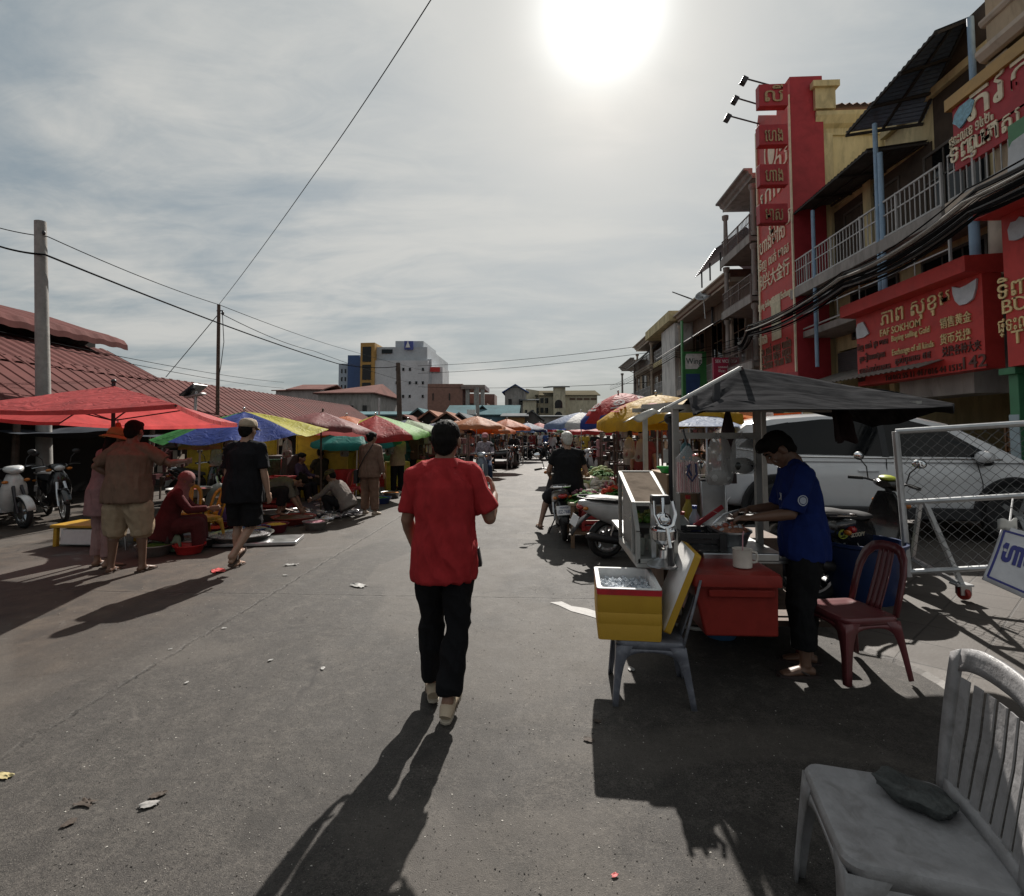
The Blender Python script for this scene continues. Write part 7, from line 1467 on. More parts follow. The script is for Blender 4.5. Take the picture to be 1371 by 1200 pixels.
# closed parasols bundled by the brown-shirted man, small tilted one
def closed_parasol(label, base, top, m, w_=.13):
    root = empty('closed_parasol', base, 0, label, 'parasol'); q = MB(); t_ = V(top)-V(base); L = t_.length; d = t_.normalized(); a, b_ = perp(d)
    q.rings([[d*L*s+(a*math.cos(t)+b_*math.sin(t))*w_*k*(1+.28*math.cos(6*t+s*3)) for t in (2*math.pi*i/36 for i in range(36))] for s, k in ((.28, 1.0), (.36, .98), (.6, .75), (.85, .4), (1, .12))], True, True); q.build('canopy', m, root); q = MB(); q.tube([(0, 0, 0), d*(L+.05)], .014, 6); q.build('pole', STEEL, root)
closed_parasol('closed orange and red striped parasol standing behind the brown-shirted man', (AY(175, 580, 6.9).x, 6.9, 0), AY(158, 566, 6.9), M('striped orange cloth', (.55, .13, .05), .8, var=.55, scale=14, stretch=(6, 6, .4), transl=.3), .17)
closed_parasol('closed green and red parasol beside the orange striped one', (AY(192, 580, 7.2).x, 7.2, 0), AY(180, 576, 7.2), M('striped green cloth', (.22, .20, .08), .8, var=.7, scale=10, stretch=(6, 6, .4), transl=.3), .12)
P4 = AY(268, 594, 8.6); parasol('small folded-back orange parasol on a grey pole behind the seated woman', P4.x, 8.6, P4.z+.08, P4.z-.04, .33, [ORF], val=.05, polem=GALV)

# standing customers
BRN = cloth('brown', (.165, .108, .078)); KHK = cloth('khaki', (.33, .25, .17)); PINK = cloth('dusty pink', (.26, .15, .15)); SAND = M('sandal brown', (.05, .03, .022), .7)
p = G(162, 768); person('heavy man in a brown T-shirt and khaki shorts standing with his back turned', (p.x, p.y+.05, 0), R(4), H=1.68, g=1.30, lean=3, lean2=5, head=(10, 0), armL=((-.80, -.05, -.70), (.70, .45, -.62)), armR=((.85, .25, -.60), (.15, 1.0, .05)),
       legL=((-.10, .02, -1), (-.05, -.04, -1), 0), legR=((.16, .10, -1), (.06, -.03, -1), 0), skin=SKIN3, shirt=BRN, sleeve=.80, hem=.13, pants=KHK, plen=1.18, pw=1.55, shoe=SAND, shoekind='sandal', vox=.010, wr=.014)
p = G(127, 766); person('woman in a dusty pink outfit and a yellow sun hat facing the stall', (p.x-.10, p.y+.22, 0), R(-22), H=1.60, g=1.05, lean=4, lean2=8, head=(14, -10), armL=((-.15, .25, -1), (.3, .8, -.4)), armR=((.15, .3, -1), (-.2, .9, -.3)), skin=SKIN, shirt=PINK, sleeve=1.9, hem=.28, pants=cloth('pink trousers', (.30, .18, .17)), plen=1.85, pw=1.12, shoe=SAND, shoekind='sandal', hair='long', hat='bucket', hatm=cloth('ochre hat', (.34, .22, .09)), vox=.011, wr=.012, sw=1.1)
q = MB(); jj = None
p = G(203, 744); person('woman in a red dress and pink headscarf sitting low beside yellow chairs', (p.x, p.y+.25, 0), R(-62), H=1.55, g=1.05, lean=14, lean2=22, head=(24, 0), hip=.36, armL=((-.1, .55, -.8), (.2, .95, -.1)), armR=((.1, .6, -.8), (-.1, .95, .05)), legL=((-.12, 1, .12), (0, .1, -1), 0), legR=((.12, 1, .1), (0, .1, -1), 0), skin=SKIN, shirt=cloth('dark red', (.085, .022, .025)), sleeve=1.9, hem=.2, pants=cloth('red skirt', (.085, .025, .027)), plen=1.85, pw=1.35, shoe=SAND, shoekind='sandal', hat='hijab', hatm=cloth('rose scarf', (.22, .12, .12)), vox=.012, sw=1.12)
stool('small dark stool under the woman in the red dress', (p.x-.02, p.y+.25, 0), plast('stool dark', (.04, .03, .03)), 0, .28, .28)
p = G(318, 763); person('man in a black T-shirt, black shorts and a beige cap walking away', (p.x, p.y+.08, 0), R(-3), H=1.70, g=1.14, lean=3, lean2=3, head=(6, -4), armL=((-.20, .05, -1), (.0, .3, -1)), armR=((.24, -.06, -1), (.10, .20, -1)), legL=((-.02, .16, -1), (.02, -.05, -1), 0), legR=((.03, .05, -1), (-.14, -.75, -.75), -38),
       skin=SKIN2, shirt=cloth('black tee', (.010, .010, .012)), sleeve=.85, hem=.16, pants=cloth('black shorts', (.010, .010, .011)), plen=.95, pw=1.16, shoe=M('flip flop brown', (.06, .04, .03), .7), shoekind='sandal', hat='cap', hatm=cloth('beige cap', (.38, .31, .23)), vox=.009, wr=.014, sw=1.04)
p = G(497, 690); person('woman in a brown long-sleeved top and trousers walking with a bag strap across her back', (p.x-.06, p.y+.05, 0), R(-8), H=1.56, g=1.12, lean=3, lean2=4, head=(10, -20), armL=((-.18, .1, -1), (.1, .6, -.9)), armR=((.28, -.1, -1), (.15, .15, -1)), legL=((-.05, .12, -1), (.0, -.04, -1), 0), legR=((.06, -.02, -1), (.10, -.10, -1), 0), skin=SKIN, shirt=cloth('taupe', (.16, .10, .075)), sleeve=1.95, hem=.14, pants=cloth('brown trousers', (.17, .105, .075)), plen=1.9, pw=1.22, shoe=M('shoe pale', (.36, .30, .24), .7), hair='bun', vox=.011, wr=.011, sw=1.08)
wp = (p.x-.06, p.y+.05)
q = MB(); q.tube([V((wp[0]+.10, wp[1]-.12, 1.36)), V((wp[0]-.05, wp[1]-.165, 1.12)), V((wp[0]-.20, wp[1]-.10, .86))], .011, 6); q.cbox((wp[0]-.235, wp[1]-.02, .74), (.07, .24, .26)); tag(q.build('shoulder_bag', M('bag black', (.012, .012, .013), .6), bevel=.01), 'black shoulder bag worn by the woman in brown', 'bag')
p = G(531, 664); person('woman in a beige blouse and black trousers with her hand raised to her face', (p.x, p.y+.05, 0), R(38), H=1.58, g=1.08, lean=2, lean2=5, head=(12, 10), armL=((-.15, .35, -.9), (.2, .8, .45)), armR=((.2, .35, -.8), (-.15, .55, .85)), skin=SKIN2, shirt=cloth('beige', (.34, .24, .17)), sleeve=1.7, hem=.12, pants=cloth('black slacks', (.010, .010, .012)), plen=1.9, pw=1.1, shoe=SAND, shoekind='sandal', hair='tail', vox=.012)
p = G(372, 700); person('trader in a grey top bending over the fish to arrange it', (p.x-.35, p.y+.25, 0), R(-75), H=1.58, g=1.15, lean=58, lean2=82, head=(70, 0), hip=.52, armL=((-.05, .3, -.95), (.05, .45, -.9)), armR=((.1, .35, -.95), (-.05, .5, -.85)), legL=((-.35, .75, .15), (.05, -.25, -1), 0), legR=((.35, .75, .15), (-.05, -.25, -1), 0), skin=SKIN, shirt=cloth('grey brown', (.13, .12, .10)), sleeve=1.0, pants=cloth('dark sarong', (.020, .018, .02)), plen=1.7, pw=1.25, shoe=SAND, shoekind='sandal', hair='bun', vox=.012)
p = G(452, 693); person('crouching woman in a beige jacket and a dark cap with yellow stripes reaching for fish', (p.x+.12, p.y+.15, 0), R(78), H=1.55, g=1.1, lean=30, lean2=42, head=(30, 0), hip=.26, armL=((-.1, .7, -.65), (.05, .9, -.42)), armR=((.1, .7, -.65), (-.05, .9, -.42)), legL=((-.25, .95, .32), (.05, -.35, -1), 0), legR=((.25, .95, .32), (-.05, -.35, -1), 0), skin=SKIN, shirt=cloth('beige jacket', (.20, .175, .16)), sleeve=1.95, pants=cloth('black jeans', (.012, .012, .014)), plen=1.9, pw=1.12, shoe=SAND, shoekind='sandal', hat='cap', hatm=M('cap striped', (.06, .05, .015), .7, var=.9, scale=14, stretch=(.3, .3, 3)), vox=.012)
p = G(424, 668); person('seated stallholder with dark hair beside the green deck chair', (p.x-.05, p.y+.3, 0), R(60), H=1.58, g=1.1, lean=-4, lean2=2, head=(14, -20), hip=.45, armL=((-.2, .4, -.9), (.2, .8, -.3)), armR=((.2, .4, -.9), (-.2, .8, -.3)), legL=((-.15, 1, .05), (-.02, .1, -1), 0), legR=((.15, 1, .05), (.02, .1, -1), 0), skin=SKIN3, shirt=cloth('dark olive', (.05, .045, .035)), pants=cloth('dark trousers', (.02, .018, .018)), plen=1.85, shoe=SAND, shoekind='sandal', hair='bun', vox=.013)
stool('dark stool under the seated stallholder', (p.x-.05, p.y+.3, 0), plast('stool dark', (.04, .03, .03)), 0, .37, .3)

# parked bikes on the left
p = G(28, 708); scooter('white scooter with alloy wheels parked at the left picture edge', (p.x-.59, p.y+.30, 0), R(-112), M('bike ivory', (.55, .55, .54), .28, coat=.5), c2=M('bike ivory', (.55, .55, .54), .28, coat=.5), lean=R(5), cowl=M('bike ivory', (.55, .55, .54), .28, coat=.5))
p = G(66, 702); scooter('black step-through motorbike with spoked wheels next to the white scooter', (p.x-.50, p.y+.65, 0), R(-125), BLKB, kind='moped', lean=R(5))
for i, (px, py, rz_) in enumerate(((233, 690, -110), (282, 676, -120))):
    p = G(px, py); scooter(('black motorbike with a round mirror parked behind the seated woman', 'dark motorbike parked behind the black-shirted walker')[i], (p.x, p.y+.9, 0), R(rz_), BLKB, kind='moped', lean=R(4))
# yellow goods
YP = plast('chair yellow', (.44, .26, .02)); OP = plast('crate orange', (.50, .26, .03)); YP2 = plast('crate yellow', (.52, .36, .04))
p = G(95, 735); tb = empty('low_table', (p.x, p.y+.35, 0), R(0), 'low yellow wooden bench at the left stall beside the woman in pink', 'table')
q = MB(); q.box(-.42, .55, -.25, .25, .26, .30); q.build('tabletop', YP, tb, bevel=.01)
for sx in (-.36, .49):
    for sy in (-.2, .2): q = MB(); q.bar((sx, sy, 0), (sx, sy, .26), .05); q.build('leg', YP, tb, smooth=False)
q = MB(); q.box(-.28, .38, -.18, .12, .02, .24); tag(q.build('foam_block', WF, bevel=.02), 'white foam block under the low yellow bench', 'box').location = (p.x, p.y+.30, 0)
ys_ = None
p = G(247, 735)
plastic_chair('yellow plastic chair facing the street behind the basins', (p.x, p.y+.35, 0), R(150), YP, .92, style='open')
plastic_chair('yellow plastic chair tucked behind the first one at the seated woman', (p.x-.55, p.y+.75, 0), R(200), YP, .92, style='open')
crate('yellow crate carrying a steel pan beside the black-shirted walker', (G(285, 715).x, G(285, 715).y+.5, 0), R(10), (.62, .42, .38), YP2)
ALB = M('alu basin', (.40, .39, .38), .35, .8, dirt=.4, dcol=(.15, .13, .12)); FISHM = M('silver fish', (.30, .29, .30), .22, .35, var=.6, scale=30, bump=.8, bscale=40); MEAT = M('raw meat', (.22, .04, .04), .35, var=.5, scale=25, bump=.6, bscale=30)
p = G(237, 672); stool('low wooden block stand under the big raised basin', (G(237, 700).x, G(237, 700).y+.3, 0), WOOD, 0, .40, .34)
basin('wide aluminium basin of red meat raised on a stand', (G(237, 700).x, G(237, 700).y+.3, .42), .36, .16, ALB, MEAT)
basin('steel pan resting on the yellow crate', (G(285, 715).x, G(285, 715).y+.5, .385), .27, .14, ALB)
for i, (px, py, r, h, m_, f_, l_) in enumerate(((240, 738, .34, .13, ALB, FISHM, 'shallow metal basin of fish behind the small red bowl'), (240, 745, .19, .12, plast('bowl red', (.50, .03, .03)), None, 'small bright red plastic bowl at the road edge'), (300, 735, .42, .14, ALB, FISHM, 'largest metal basin of fish at the road edge'), (300, 716, .33, .20, plast('bowl wine', (.16, .02, .04)), M('purple bags', (.10, .06, .14), .4, var=.6, scale=9, bump=.8, bscale=14), 'wine-red tub filled with purple plastic bags'), (380, 706, .36, .13, plast('bowl brick', (.30, .05, .035)), M('brown shellfish', (.09, .05, .03), .5, var=.7, scale=40, bump=1, bscale=45), 'brick-red tray heaped with brown shellfish'), (352, 700, .30, .15, ALB, None, 'empty metal pan beside the shellfish tray'), (405, 645, .20, .22, plast('bucket red', (.45, .03, .03)), None, 'bright red bucket behind the bending trader'))):
    p = G(px, py); basin(l_, (p.x, p.y+r, 0), r, h, m_, f_)
p = G(213, 742); bag('pale green plastic sack slumped beside the red bowl', (p.x, p.y+.15, .26), .42, .26, M('sack green', (.26, .36, .25), .5, transl=.3, bump=.3, bscale=18))
bag('purple and white knotted plastic bag on the wine-red tub', (G(300, 716).x-.12, G(300, 716).y+.25, .40), .30, .22, M('bag purple', (.10, .07, .20), .4, transl=.2, bump=.3, bscale=18))
bag('clear plastic bag of ice on the wine-red tub', (G(300, 716).x+.18, G(300, 716).y+.3, .40), .30, .22, M('bag pale blue', (.34, .36, .44), .35, transl=.3, bump=.3, bscale=18))
bag('white plastic sack standing behind the purple bag', (G(292, 690).x, G(292, 690).y, .62), .5, .55, M('sack white', (.38, .37, .36), .5, transl=.2, bump=.3, bscale=18))
# fish laid out on sheets
SHEET = M('market tarp sheet', (.075, .07, .08), .45, var=.4, scale=5, bump=.3, bscale=20)
q = MB(); a, b_, c, d = G(395, 706), G(505, 684), G(470, 664), G(378, 676)
q.grid(lambda u, v: a.lerp(b_, u).lerp(d.lerp(c, u), v)+V((0, 0, .012+.01*noise.noise(V((u*8, v*8, 0))))), 20, 14); tag(q.build('ground_sheet', SHEET), 'grey plastic sheet on the road covered with silver fish', 'sheet')
fl = [M('fish silver', (.42, .42, .44), .18, .5), M('fish dark', (.10, .10, .11), .25, .3), M('fish pale', (.50, .47, .46), .25, .2)]
for i, (px, py, n_, R0) in enumerate(((425, 697, 40, .34), (455, 690, 34, .32), (398, 690, 22, .25), (438, 680, 26, .28))):
    p = G(px, py); pile('fish_heap', ('nearest heap of silver fish on the grey sheet', 'heap of silver fish by the crouching woman', 'small heap of fish by the shellfish tray', 'heap of fish between the two traders')[i], 'fish', (p.x, p.y+.1, .02), fl, n_, R0, .055, .10, 'fish', 'heaps of fish on the sheet', i)
q = MB(); p = G(345, 732); q.cbox((p.x-.10, p.y+.25, .03), (1.1, .55, .05), Matrix.Rotation(R(12), 3, 'Z')); tag(q.build('metal_tray', STEEL, bevel=.01), 'long shiny metal tray lying behind the walking man', 'tray')
# yellow crates stacked behind
c1_ = crate('tall lidded yellow crate stack by the green deck chair', (G(394, 660).x, 12.0, 0), R(6), (.74, .55, .95), YP2, 'yellow crates behind the fish stall', YP2, slots=False)
for i, (px, y, z, sc_2, l_) in enumerate(((345, 11.5, 1.08, .8, 'orange crate standing high on the dark counter'), (378, 13.0, .0, 1.0, 'yellow crate behind the maroon parasol pole'), (450, 13.2, .0, 1.1, 'yellow crate at the left of the walking woman'), (450, 13.25, 1.05, .9, 'yellow crate on top of another by the walking woman'), (472, 13.6, 0, 1.0, 'open yellow crate just beside the walking woman'), (472, 13.6, .95, .8, 'yellow crate topping the stack beside the walking woman'))):
    dup(c1_, (AY(px, 600, y).x, y, z), R(4*i-8), l_, sc_2)
q = MB(); q.box(-.9, .9, -.3, .3, 0, 1.08); tag(q.build('stall_counter', M('dark counter', (.05, .025, .022), .7, var=.4, scale=3), bevel=.015), 'dark reddish stall counter carrying an orange crate', 'counter').location = (AY(338, 600, 11.5).x, 11.6, 0)
dc = empty('deck_chair', (G(407, 665).x, 11.0, 0), R(30), 'green and grey folding deck chair beside the yellow crates', 'chair')
q = MB(); q.grid(lambda u, v: V((-.25+.5*u, -.1-.35*v, .42+.62*v-.04*math.sin(v*3))), 6, 10); q.build('backrest', cloth('deck green', (.06, .11, .07), var=.6), dc, solid=.012)
q = MB(); q.grid(lambda u, v: V((-.25+.5*u, .4-.5*v, .44-.05*math.sin(v*3))), 6, 6); q.build('seat', cloth('deck green', (.06, .11, .07), var=.6), dc, solid=.012)
for sx in (-.27, .27): q = MB(); q.tube([(sx, .42, 0), (sx, -.05, .44), (sx, -.46, 1.06)], .014, 6); q.tube([(sx, -.35, 0), (sx, .40, .46)], .014, 6); q.build('frame', STEEL, dc)
basin('red plastic tub standing on crates beside the walking woman', (AY(460, 640, 12.2).x, 12.2, .30), .22, .42, plast('tub red', (.42, .03, .03)), name='tub')
plastic_chair('red plastic chair by the walking woman in brown', (AY(466, 640, 11.8).x+.1, 11.6, 0), R(170), plast('chair red', (.36, .02, .02)), .9, style='open')
# litter on the road
rl = random.Random(11)
def paper(label, px, py, s, m, ang=0):
    p = G(px, py); q = MB(); q.grid(lambda u, v: V(((u-.5)*s*(1+.2*math.sin(v*7+px)), (v-.5)*s*.6*(1+.2*math.sin(u*5+py)), .006+.04*s*u*v+.16*s*abs(noise.noise(V((u*3+px, v*3, py)))))), 10, 8); o = q.build('litter', m, recalc=False); o.location = p; o.rotation_euler = (0, 0, ang); return tag(o, label, 'litter', 'litter on the road')
WP = M('white litter', (.36, .355, .34), .6, transl=.2); RP = M('red litter', (.42, .04, .04), .6); BP = M('brown leaf', (.05, .035, .025), .8); GP = M('grey litter', (.26, .25, .24), .7)
for l_, px, py, s, m_ in (('crumpled white plastic scrap left of the red-shirted man', 480, 785, .16, WP), ('white scrap near the walking man in black', 390, 757, .14, WP), ('red wrapper at the feet of the man in black', 292, 765, .20, RP), ('small white scrap on the far road', 382, 771, .06, WP), ('yellowish leaf at the left picture edge', 6, 1041, .07, M('yellow leaf', (.40, .33, .16), .7)), ('grey flattened scrap in the left foreground', 200, 1079, .07, GP), ('dark leaf left of the grey scrap', 92, 1104, .05, BP), ('brown shrivelled leaf in the left foreground', 115, 1077, .07, BP), ('dark leaf near the grey scrap', 212, 1066, .06, BP), ('tiny white chip on the middle road', 250, 915, .03, WP), ('tiny white chip further left on the road', 228, 870, .025, WP), ('small white chip beside the red-shirted man', 432, 896, .04, WP), ('small red scrap in the right foreground', 823, 1174, .025, RP), ('round white scrap under the ice box chair', 845, 897, .06, WP), ('white chip left of the walking shadow', 362, 885, .035, WP), ('white chip by the slab joint', 300, 842, .035, WP), ('dark leaf right of the man in red', 800, 967, .04, BP), ('dark leaf beside the box shadow', 788, 992, .05, BP)):
    paper(l_, px, py, s, m_, rl.random()*6)
q = MB(); pts = [G(*t) for t in ((736, 807), (752, 806), (765, 812), (785, 815), (801, 820), (801, 829), (784, 824), (765, 819), (748, 811))]
q.poly([p+V((0, 0, .004)) for p in pts]); tag(q.build('paint_smear', M('white paint smear', (.30, .29, .28), .7, var=.3, scale=20), smooth=False), kind='structure')
MK = {828: [(-1.75+i*1.05, .55, .22, .10, WHT) for i in (-1, 0, 1)], 878: [(-1.9+i*.95, .62, .16, .08, RED2) for i in (-1, 0, 1)]}
# ---------------------------------------------------------------- right-hand stalls up the street
for l_, px, py, y, rad, ye, cols, ln, dm, n_ in (
    ('red and navy domed parasol leaning over the vegetable stands', 828, 527, 11.5, 1.0, 556, [RED2], (R(5), R(-10)), .75, 8),
    ('golden yellow domed parasol behind the drink cart', 878, 529, 8.8, 1.02, 560, [GLD], (R(3), R(-4)), .75, 10),
    ('blue and white striped parasol farther up the right side', 778, 552, 17, 1.25, 569, [LBL, WHT, BLU, WHT], (0, 0), .5, 8),
    ('orange and white parasol behind the cart tarpaulin', 962, 533, 9.4, .85, 548, [ORF, WHT, ORG], (0, 0), .5, 9),
    ('second golden yellow parasol half hidden by the cart roof', 922, 534, 8.0, .75, 556, [GLD], (0, 0), .6, 8),
    ('bright red parasol low under the blue striped one', 805, 572, 21, 1.5, 577, [RED2], (0, 0), .3, 8),
    ('orange parasol low behind the yellow one', 873, 570, 14, .6, 576, [ORG], (0, 0), .3, 8)):
    p = AY(px, py, y); e = AY(px, ye, y); o = parasol(l_, p.x, y, p.z, e.z, rad, cols, lean=ln, val=.12, dome=dm, n=n_, group='parasols over the right-hand stalls', rot=.3, marks=MK.get(px, ()))
    if px == 828:
        can = [c for c in o.children if c.name.startswith('canopy')][0]; can.data.materials.append(BLU)
        for poly in can.data.polygons:
            r_ = (poly.center.x**2+poly.center.y**2)**.5
            if r_ > rad*.76: poly.material_index = 1
sp = empty('square_market_parasol', (AY(946, 580, 7.2).x, 7.2, 0), 0, 'blue-grey square parasol seen under the cart roof', 'parasol'); q = MB(); apx = AY(948, 540, 7.9); cs_ = [AY(896, 571, 6.7), AY(996, 571, 6.7), AY(985, 566, 9), AY(910, 566, 9)]
q = MB()
for i in range(4): q.grid(lambda u, v: AY(945, 552, 7.6).lerp(cs_[i].lerp(cs_[(i+1) % 4], u), v), 6, 5)
q.build('canopy', LBL, sp, world=True, recalc=False); q = MB(); q.tube([(AY(946, 580, 7.4).x, 7.4, 0), AY(945, 553, 7.6)], .018, 8); q.build('pole', STEEL, sp, world=True)
bn = empty('banner', (AY(1035, 570, 10.2).x, 10.2, 0), 0, 'orange banner with red GANZBERG lettering behind the white car', 'banner'); a, b_ = AY(985, 552, 10.2), AY(1075, 576, 10.2)
q = MB(); q.grid(lambda u, v: V((a.x+(b_.x-a.x)*u, 10.2+.02*math.sin(u*14), b_.z+(a.z-b_.z)*v-.03*math.sin(u*math.pi))), 24, 4); q.build('cloth', tarp('banner orange', (.55, .15, .03)), bn, world=True, solid=.004)
lb = MB(); lettering(lb, [('GANZBERG', .2, 0, 0, .78)], (AY(1038, 566, 10.16).x, 10.165, (a.z+b_.z)/2-.03), (1, 0, 0), (0, 0, 1), .006); lb.build('lettering', paint('banner red', (.30, .02, .015)), bn, world=True)
for x in (a.x, b_.x): q = MB(); q.tube([(x, 10.22, gz(x)), (x, 10.22, a.z+.05)], .02, 6); q.build('post', STEEL, bn, world=True)

VEG = {'green': M('leaf green', (.05, .14, .03), .85, var=.4, scale=20, spec=.12), 'pale': M('cabbage', (.30, .36, .18), .85, var=.3, scale=14, spec=.12), 'white': M('radish white', (.50, .47, .42), .85, var=.15, spec=.12), 'red': M('tomato', (.38, .05, .025), .85, spec=.12), 'pur': M('onion', (.30, .14, .17), .85, var=.3, spec=.12), 'org': M('carrot', (.50, .19, .04), .85, spec=.12), 'brn': M('potato', (.25, .17, .10), .85, var=.3, spec=.12), 'yel': M('mango', (.50, .33, .05), .85, spec=.12)}
def stand(label, x, y, w_, d, h, rz=0, m=None, group='wooden produce stands on the right'):
    o = empty('produce_stand', (x, y, 0), rz, label, 'stall', group); q = MB(); q.box(-w_/2, w_/2, -d/2, d/2, h-.04, h); q.build('tabletop', m or WOOD, o, bevel=.006)
    for sx in (-1, 1):
        for sy in (-1, 1): q = MB(); q.bar((sx*(w_/2-.06), sy*(d/2-.06), 0), (sx*(w_/2-.06), sy*(d/2-.06), h-.04), .05); q.build('leg', WOOD, o, smooth=False)
    q = MB(); q.box(-w_/2+.05, w_/2-.05, -d/2+.05, d/2-.05, .18, .21); q.build('shelf', WOOD, o, smooth=False); return o
PLY = M('plywood', (.26, .22, .15), .7, var=.2, scale=4)
p = AY(812, 658, 7.3)
stand('plywood-topped stand heaped with vegetables in front of the white-haired rider', p.x+.05, 7.9, 1.15, 1.25, .62, 0, PLY)
stand('second vegetable stand set back toward the parked bikes', p.x+1.15, 8.9, 1.2, 1.6, .66, R(4), PLY)
stand('low stand of onions and cabbages beyond the vegetables', p.x+.05, 10.2, 1.2, 1.6, .5, R(-2), PLY)
stand('stand stacked with goods under the red and navy parasol', p.x+.25, 12.4, 1.2, 1.6, .6, R(-3), PLY)
rv = random.Random(4); k = 0
VL = [('heap of green leafy vegetables', 'green', 'leaf', .05), ('heap of pale cabbages', 'pale', 'ell', .075), ('heap of white radishes', 'white', 'long', .035), ('heap of red tomatoes', 'red', 'ell', .035), ('heap of purple onions', 'pur', 'ell', .035), ('heap of orange carrots', 'org', 'long', .022), ('heap of brown potatoes', 'brn', 'ell', .035), ('heap of yellow mangoes', 'yel', 'ell', .045)]
where = ('at the front left corner of the plywood stand', 'at the front right of the plywood stand', 'at the middle left of the plywood stand', 'at the middle right of the plywood stand', 'at the back left of the plywood stand', 'at the back right of the plywood stand')
for i in range(6):
    t_ = VL[(0, 5, 4, 0, 2, 3)[i]]; pile('vegetable_heap', t_[0]+' '+where[i], 'vegetables', (p.x-.25+.52*(i % 2), 7.45+.40*(i//2), .62), [VEG[t_[1]], VEG['green'] if t_[1] in ('white', 'org') else VEG[t_[1]]], 46, .23, t_[3], .13, t_[2], 'heaps of vegetables on the right', i)
w2 = ('front', 'middle', 'rear')
for i in range(6):
    t_ = VL[(4, 1, 0, 6, 1, 7)[i]]; pile('vegetable_heap', t_[0]+' on the '+w2[i//2]+(' left' if i % 2 == 0 else ' right')+' of the set-back stand', 'vegetables', (p.x+.88+.54*(i % 2), 8.45+.5*(i//2), .66), [VEG[t_[1]]], 40, .24, t_[3], .13, t_[2], 'heaps of vegetables on the right', i+9)
for i in range(6):
    t_ = VL[(4, 4, 1, 2, 4, 1)[i]]; pile('vegetable_heap', t_[0]+' on the '+w2[i//2]+(' left' if i % 2 == 0 else ' right')+' of the low far stand', 'vegetables', (p.x-.24+.56*(i % 2), 9.7+.5*(i//2), .50), [VEG[t_[1]], VEG['white']], 40, .26, t_[3]*1.1, .17, t_[2], 'heaps of vegetables on the right', i+19)
for i in range(6):
    t_ = VL[(6, 0, 7, 1, 3, 0)[i]]; pile('vegetable_heap', t_[0]+' on the '+w2[i//2]+(' left' if i % 2 == 0 else ' right')+' of the stand under the red parasol', 'vegetables', (p.x-.03+.56*(i % 2), 11.9+.5*(i//2), .60), [VEG[t_[1]]], 36, .25, t_[3], .16, t_[2], 'heaps of vegetables on the right', i+29)
cR = None
CRR = plast('crate red', (.34, .025, .025))
for i, (x, y, z, l_) in enumerate(((p.x-.1, 7.6, .215, 'red crate on the shelf below the plywood stand'), (p.x+.38, 7.7, .215, 'second red crate beside it below the plywood stand'), (p.x+.55, 9.4, .0, 'red crate on the road between two stands'), (p.x+.52, 9.5, .33, 'red crate stacked on another between two stands'), (p.x+.45, 11.2, 0, 'red crate behind the onion stand'), (p.x+.45, 11.25, .33, 'red crate on top behind the onion stand'), (p.x+1.3, 10.6, 0, 'dark red crate farther back by the racks'), (p.x+1.3, 10.6, .33, 'dark red crate on top farther back by the racks'))):
    if cR is None: cR = crate(l_, (x, y, z), R(3), (.44, .34, .30), CRR, 'red crates among the vegetable stands')
    else: dup(cR, (x, y, z), R(rv.uniform(-9, 9)), l_)
q = MB(); q.box(-.22, .22, -.17, .17, 0, .26); o = q.build('foam_box', WF, bevel=.02); o.location = (p.x+.12, 7.32, 0.0); tag(o, 'white foam box on the road below the plywood stand', 'box')
# racks of hanging goods behind the stands
GOOD = [M('goods wine', (.11, .022, .026), .5), M('goods brown', (.075, .04, .028), .6), M('goods black', (.02, .018, .018), .5), M('goods silver', (.35, .34, .33), .3, .4), M('goods rose', (.20, .07, .07), .6), M('goods pale', (.38, .33, .28), .6)]
def rack(label, x0, x1, y, z1, seed, rows=5, z0=0.0, group='racks of goods behind the stands'):
    r_ = random.Random(seed); o = empty('goods_rack', ((x0+x1)/2, y, 0), 0, label, 'rack', group)
    f = MB()
    for x in (x0, (x0+x1)/2, x1):
        for yy in (y, y+.4): f.bar((x, yy, z0), (x, yy, z1), .03)
    for i in range(rows+1): z = .35+(z1-.35)*i/rows; f.bar((x0, y, z), (x1, y, z), .025); f.bar((x0, y+.4, z), (x1, y+.4, z), .025)
    f.build('frame', RUST, o, world=True, smooth=False)
    g = MB(); k = 0
    for i in range(rows):
        z = .35+(z1-.35)*i/rows; dz = (z1-.35)/rows; x = x0+.04
        while x < x1-.08:
            w_ = r_.uniform(.05, .14); h_ = dz*r_.uniform(.35, .9); g.mat(r_.choice((0, 0, 1, 1, 2, 2, 3, 4, 5)))
            if r_.random() < .5: g.cbox((x+w_/2, y+.18, z+.015+h_/2), (w_*.85, .28, h_), Matrix.Rotation(r_.uniform(-.15, .15), 3, 'Z'))
            else: g.tube([(x+w_/2, y+.05, z+dz*.95), (x+w_/2, y+.03, z+dz*.95-h_*.3), (x+w_/2, y+.03, z+dz*.95-h_)], [.01, w_*.4, w_*.33], 7)
            x += w_
    gb = g.build('goods', GOOD, o, world=True); tag(gb, kind='stuff'); return o
rack('tall rack of red and dark packets left of the yellow parasol pole', AY(826, 600, 10.9).x, AY(866, 600, 10.9).x, 10.9, 1.75, 1)
rack('tall rack of red and dark packets right of the yellow parasol pole', AY(868, 600, 10.3).x, AY(905, 600, 10.3).x, 10.3, 1.75, 2)
rack('long rack of packets farther behind the drink cart', AY(905, 600, 11.3).x, AY(985, 600, 11.3).x, 11.3, 1.7, 3)
rack('rack of dark goods beside the red and navy parasol pole', AY(806, 600, 14).x, AY(846, 600, 14).x, 14.0, 1.6, 4)
rack('rack of goods seen between the cart posts', AY(925, 600, 8.6).x, AY(968, 600, 8.6).x, 8.6, 1.5, 5)
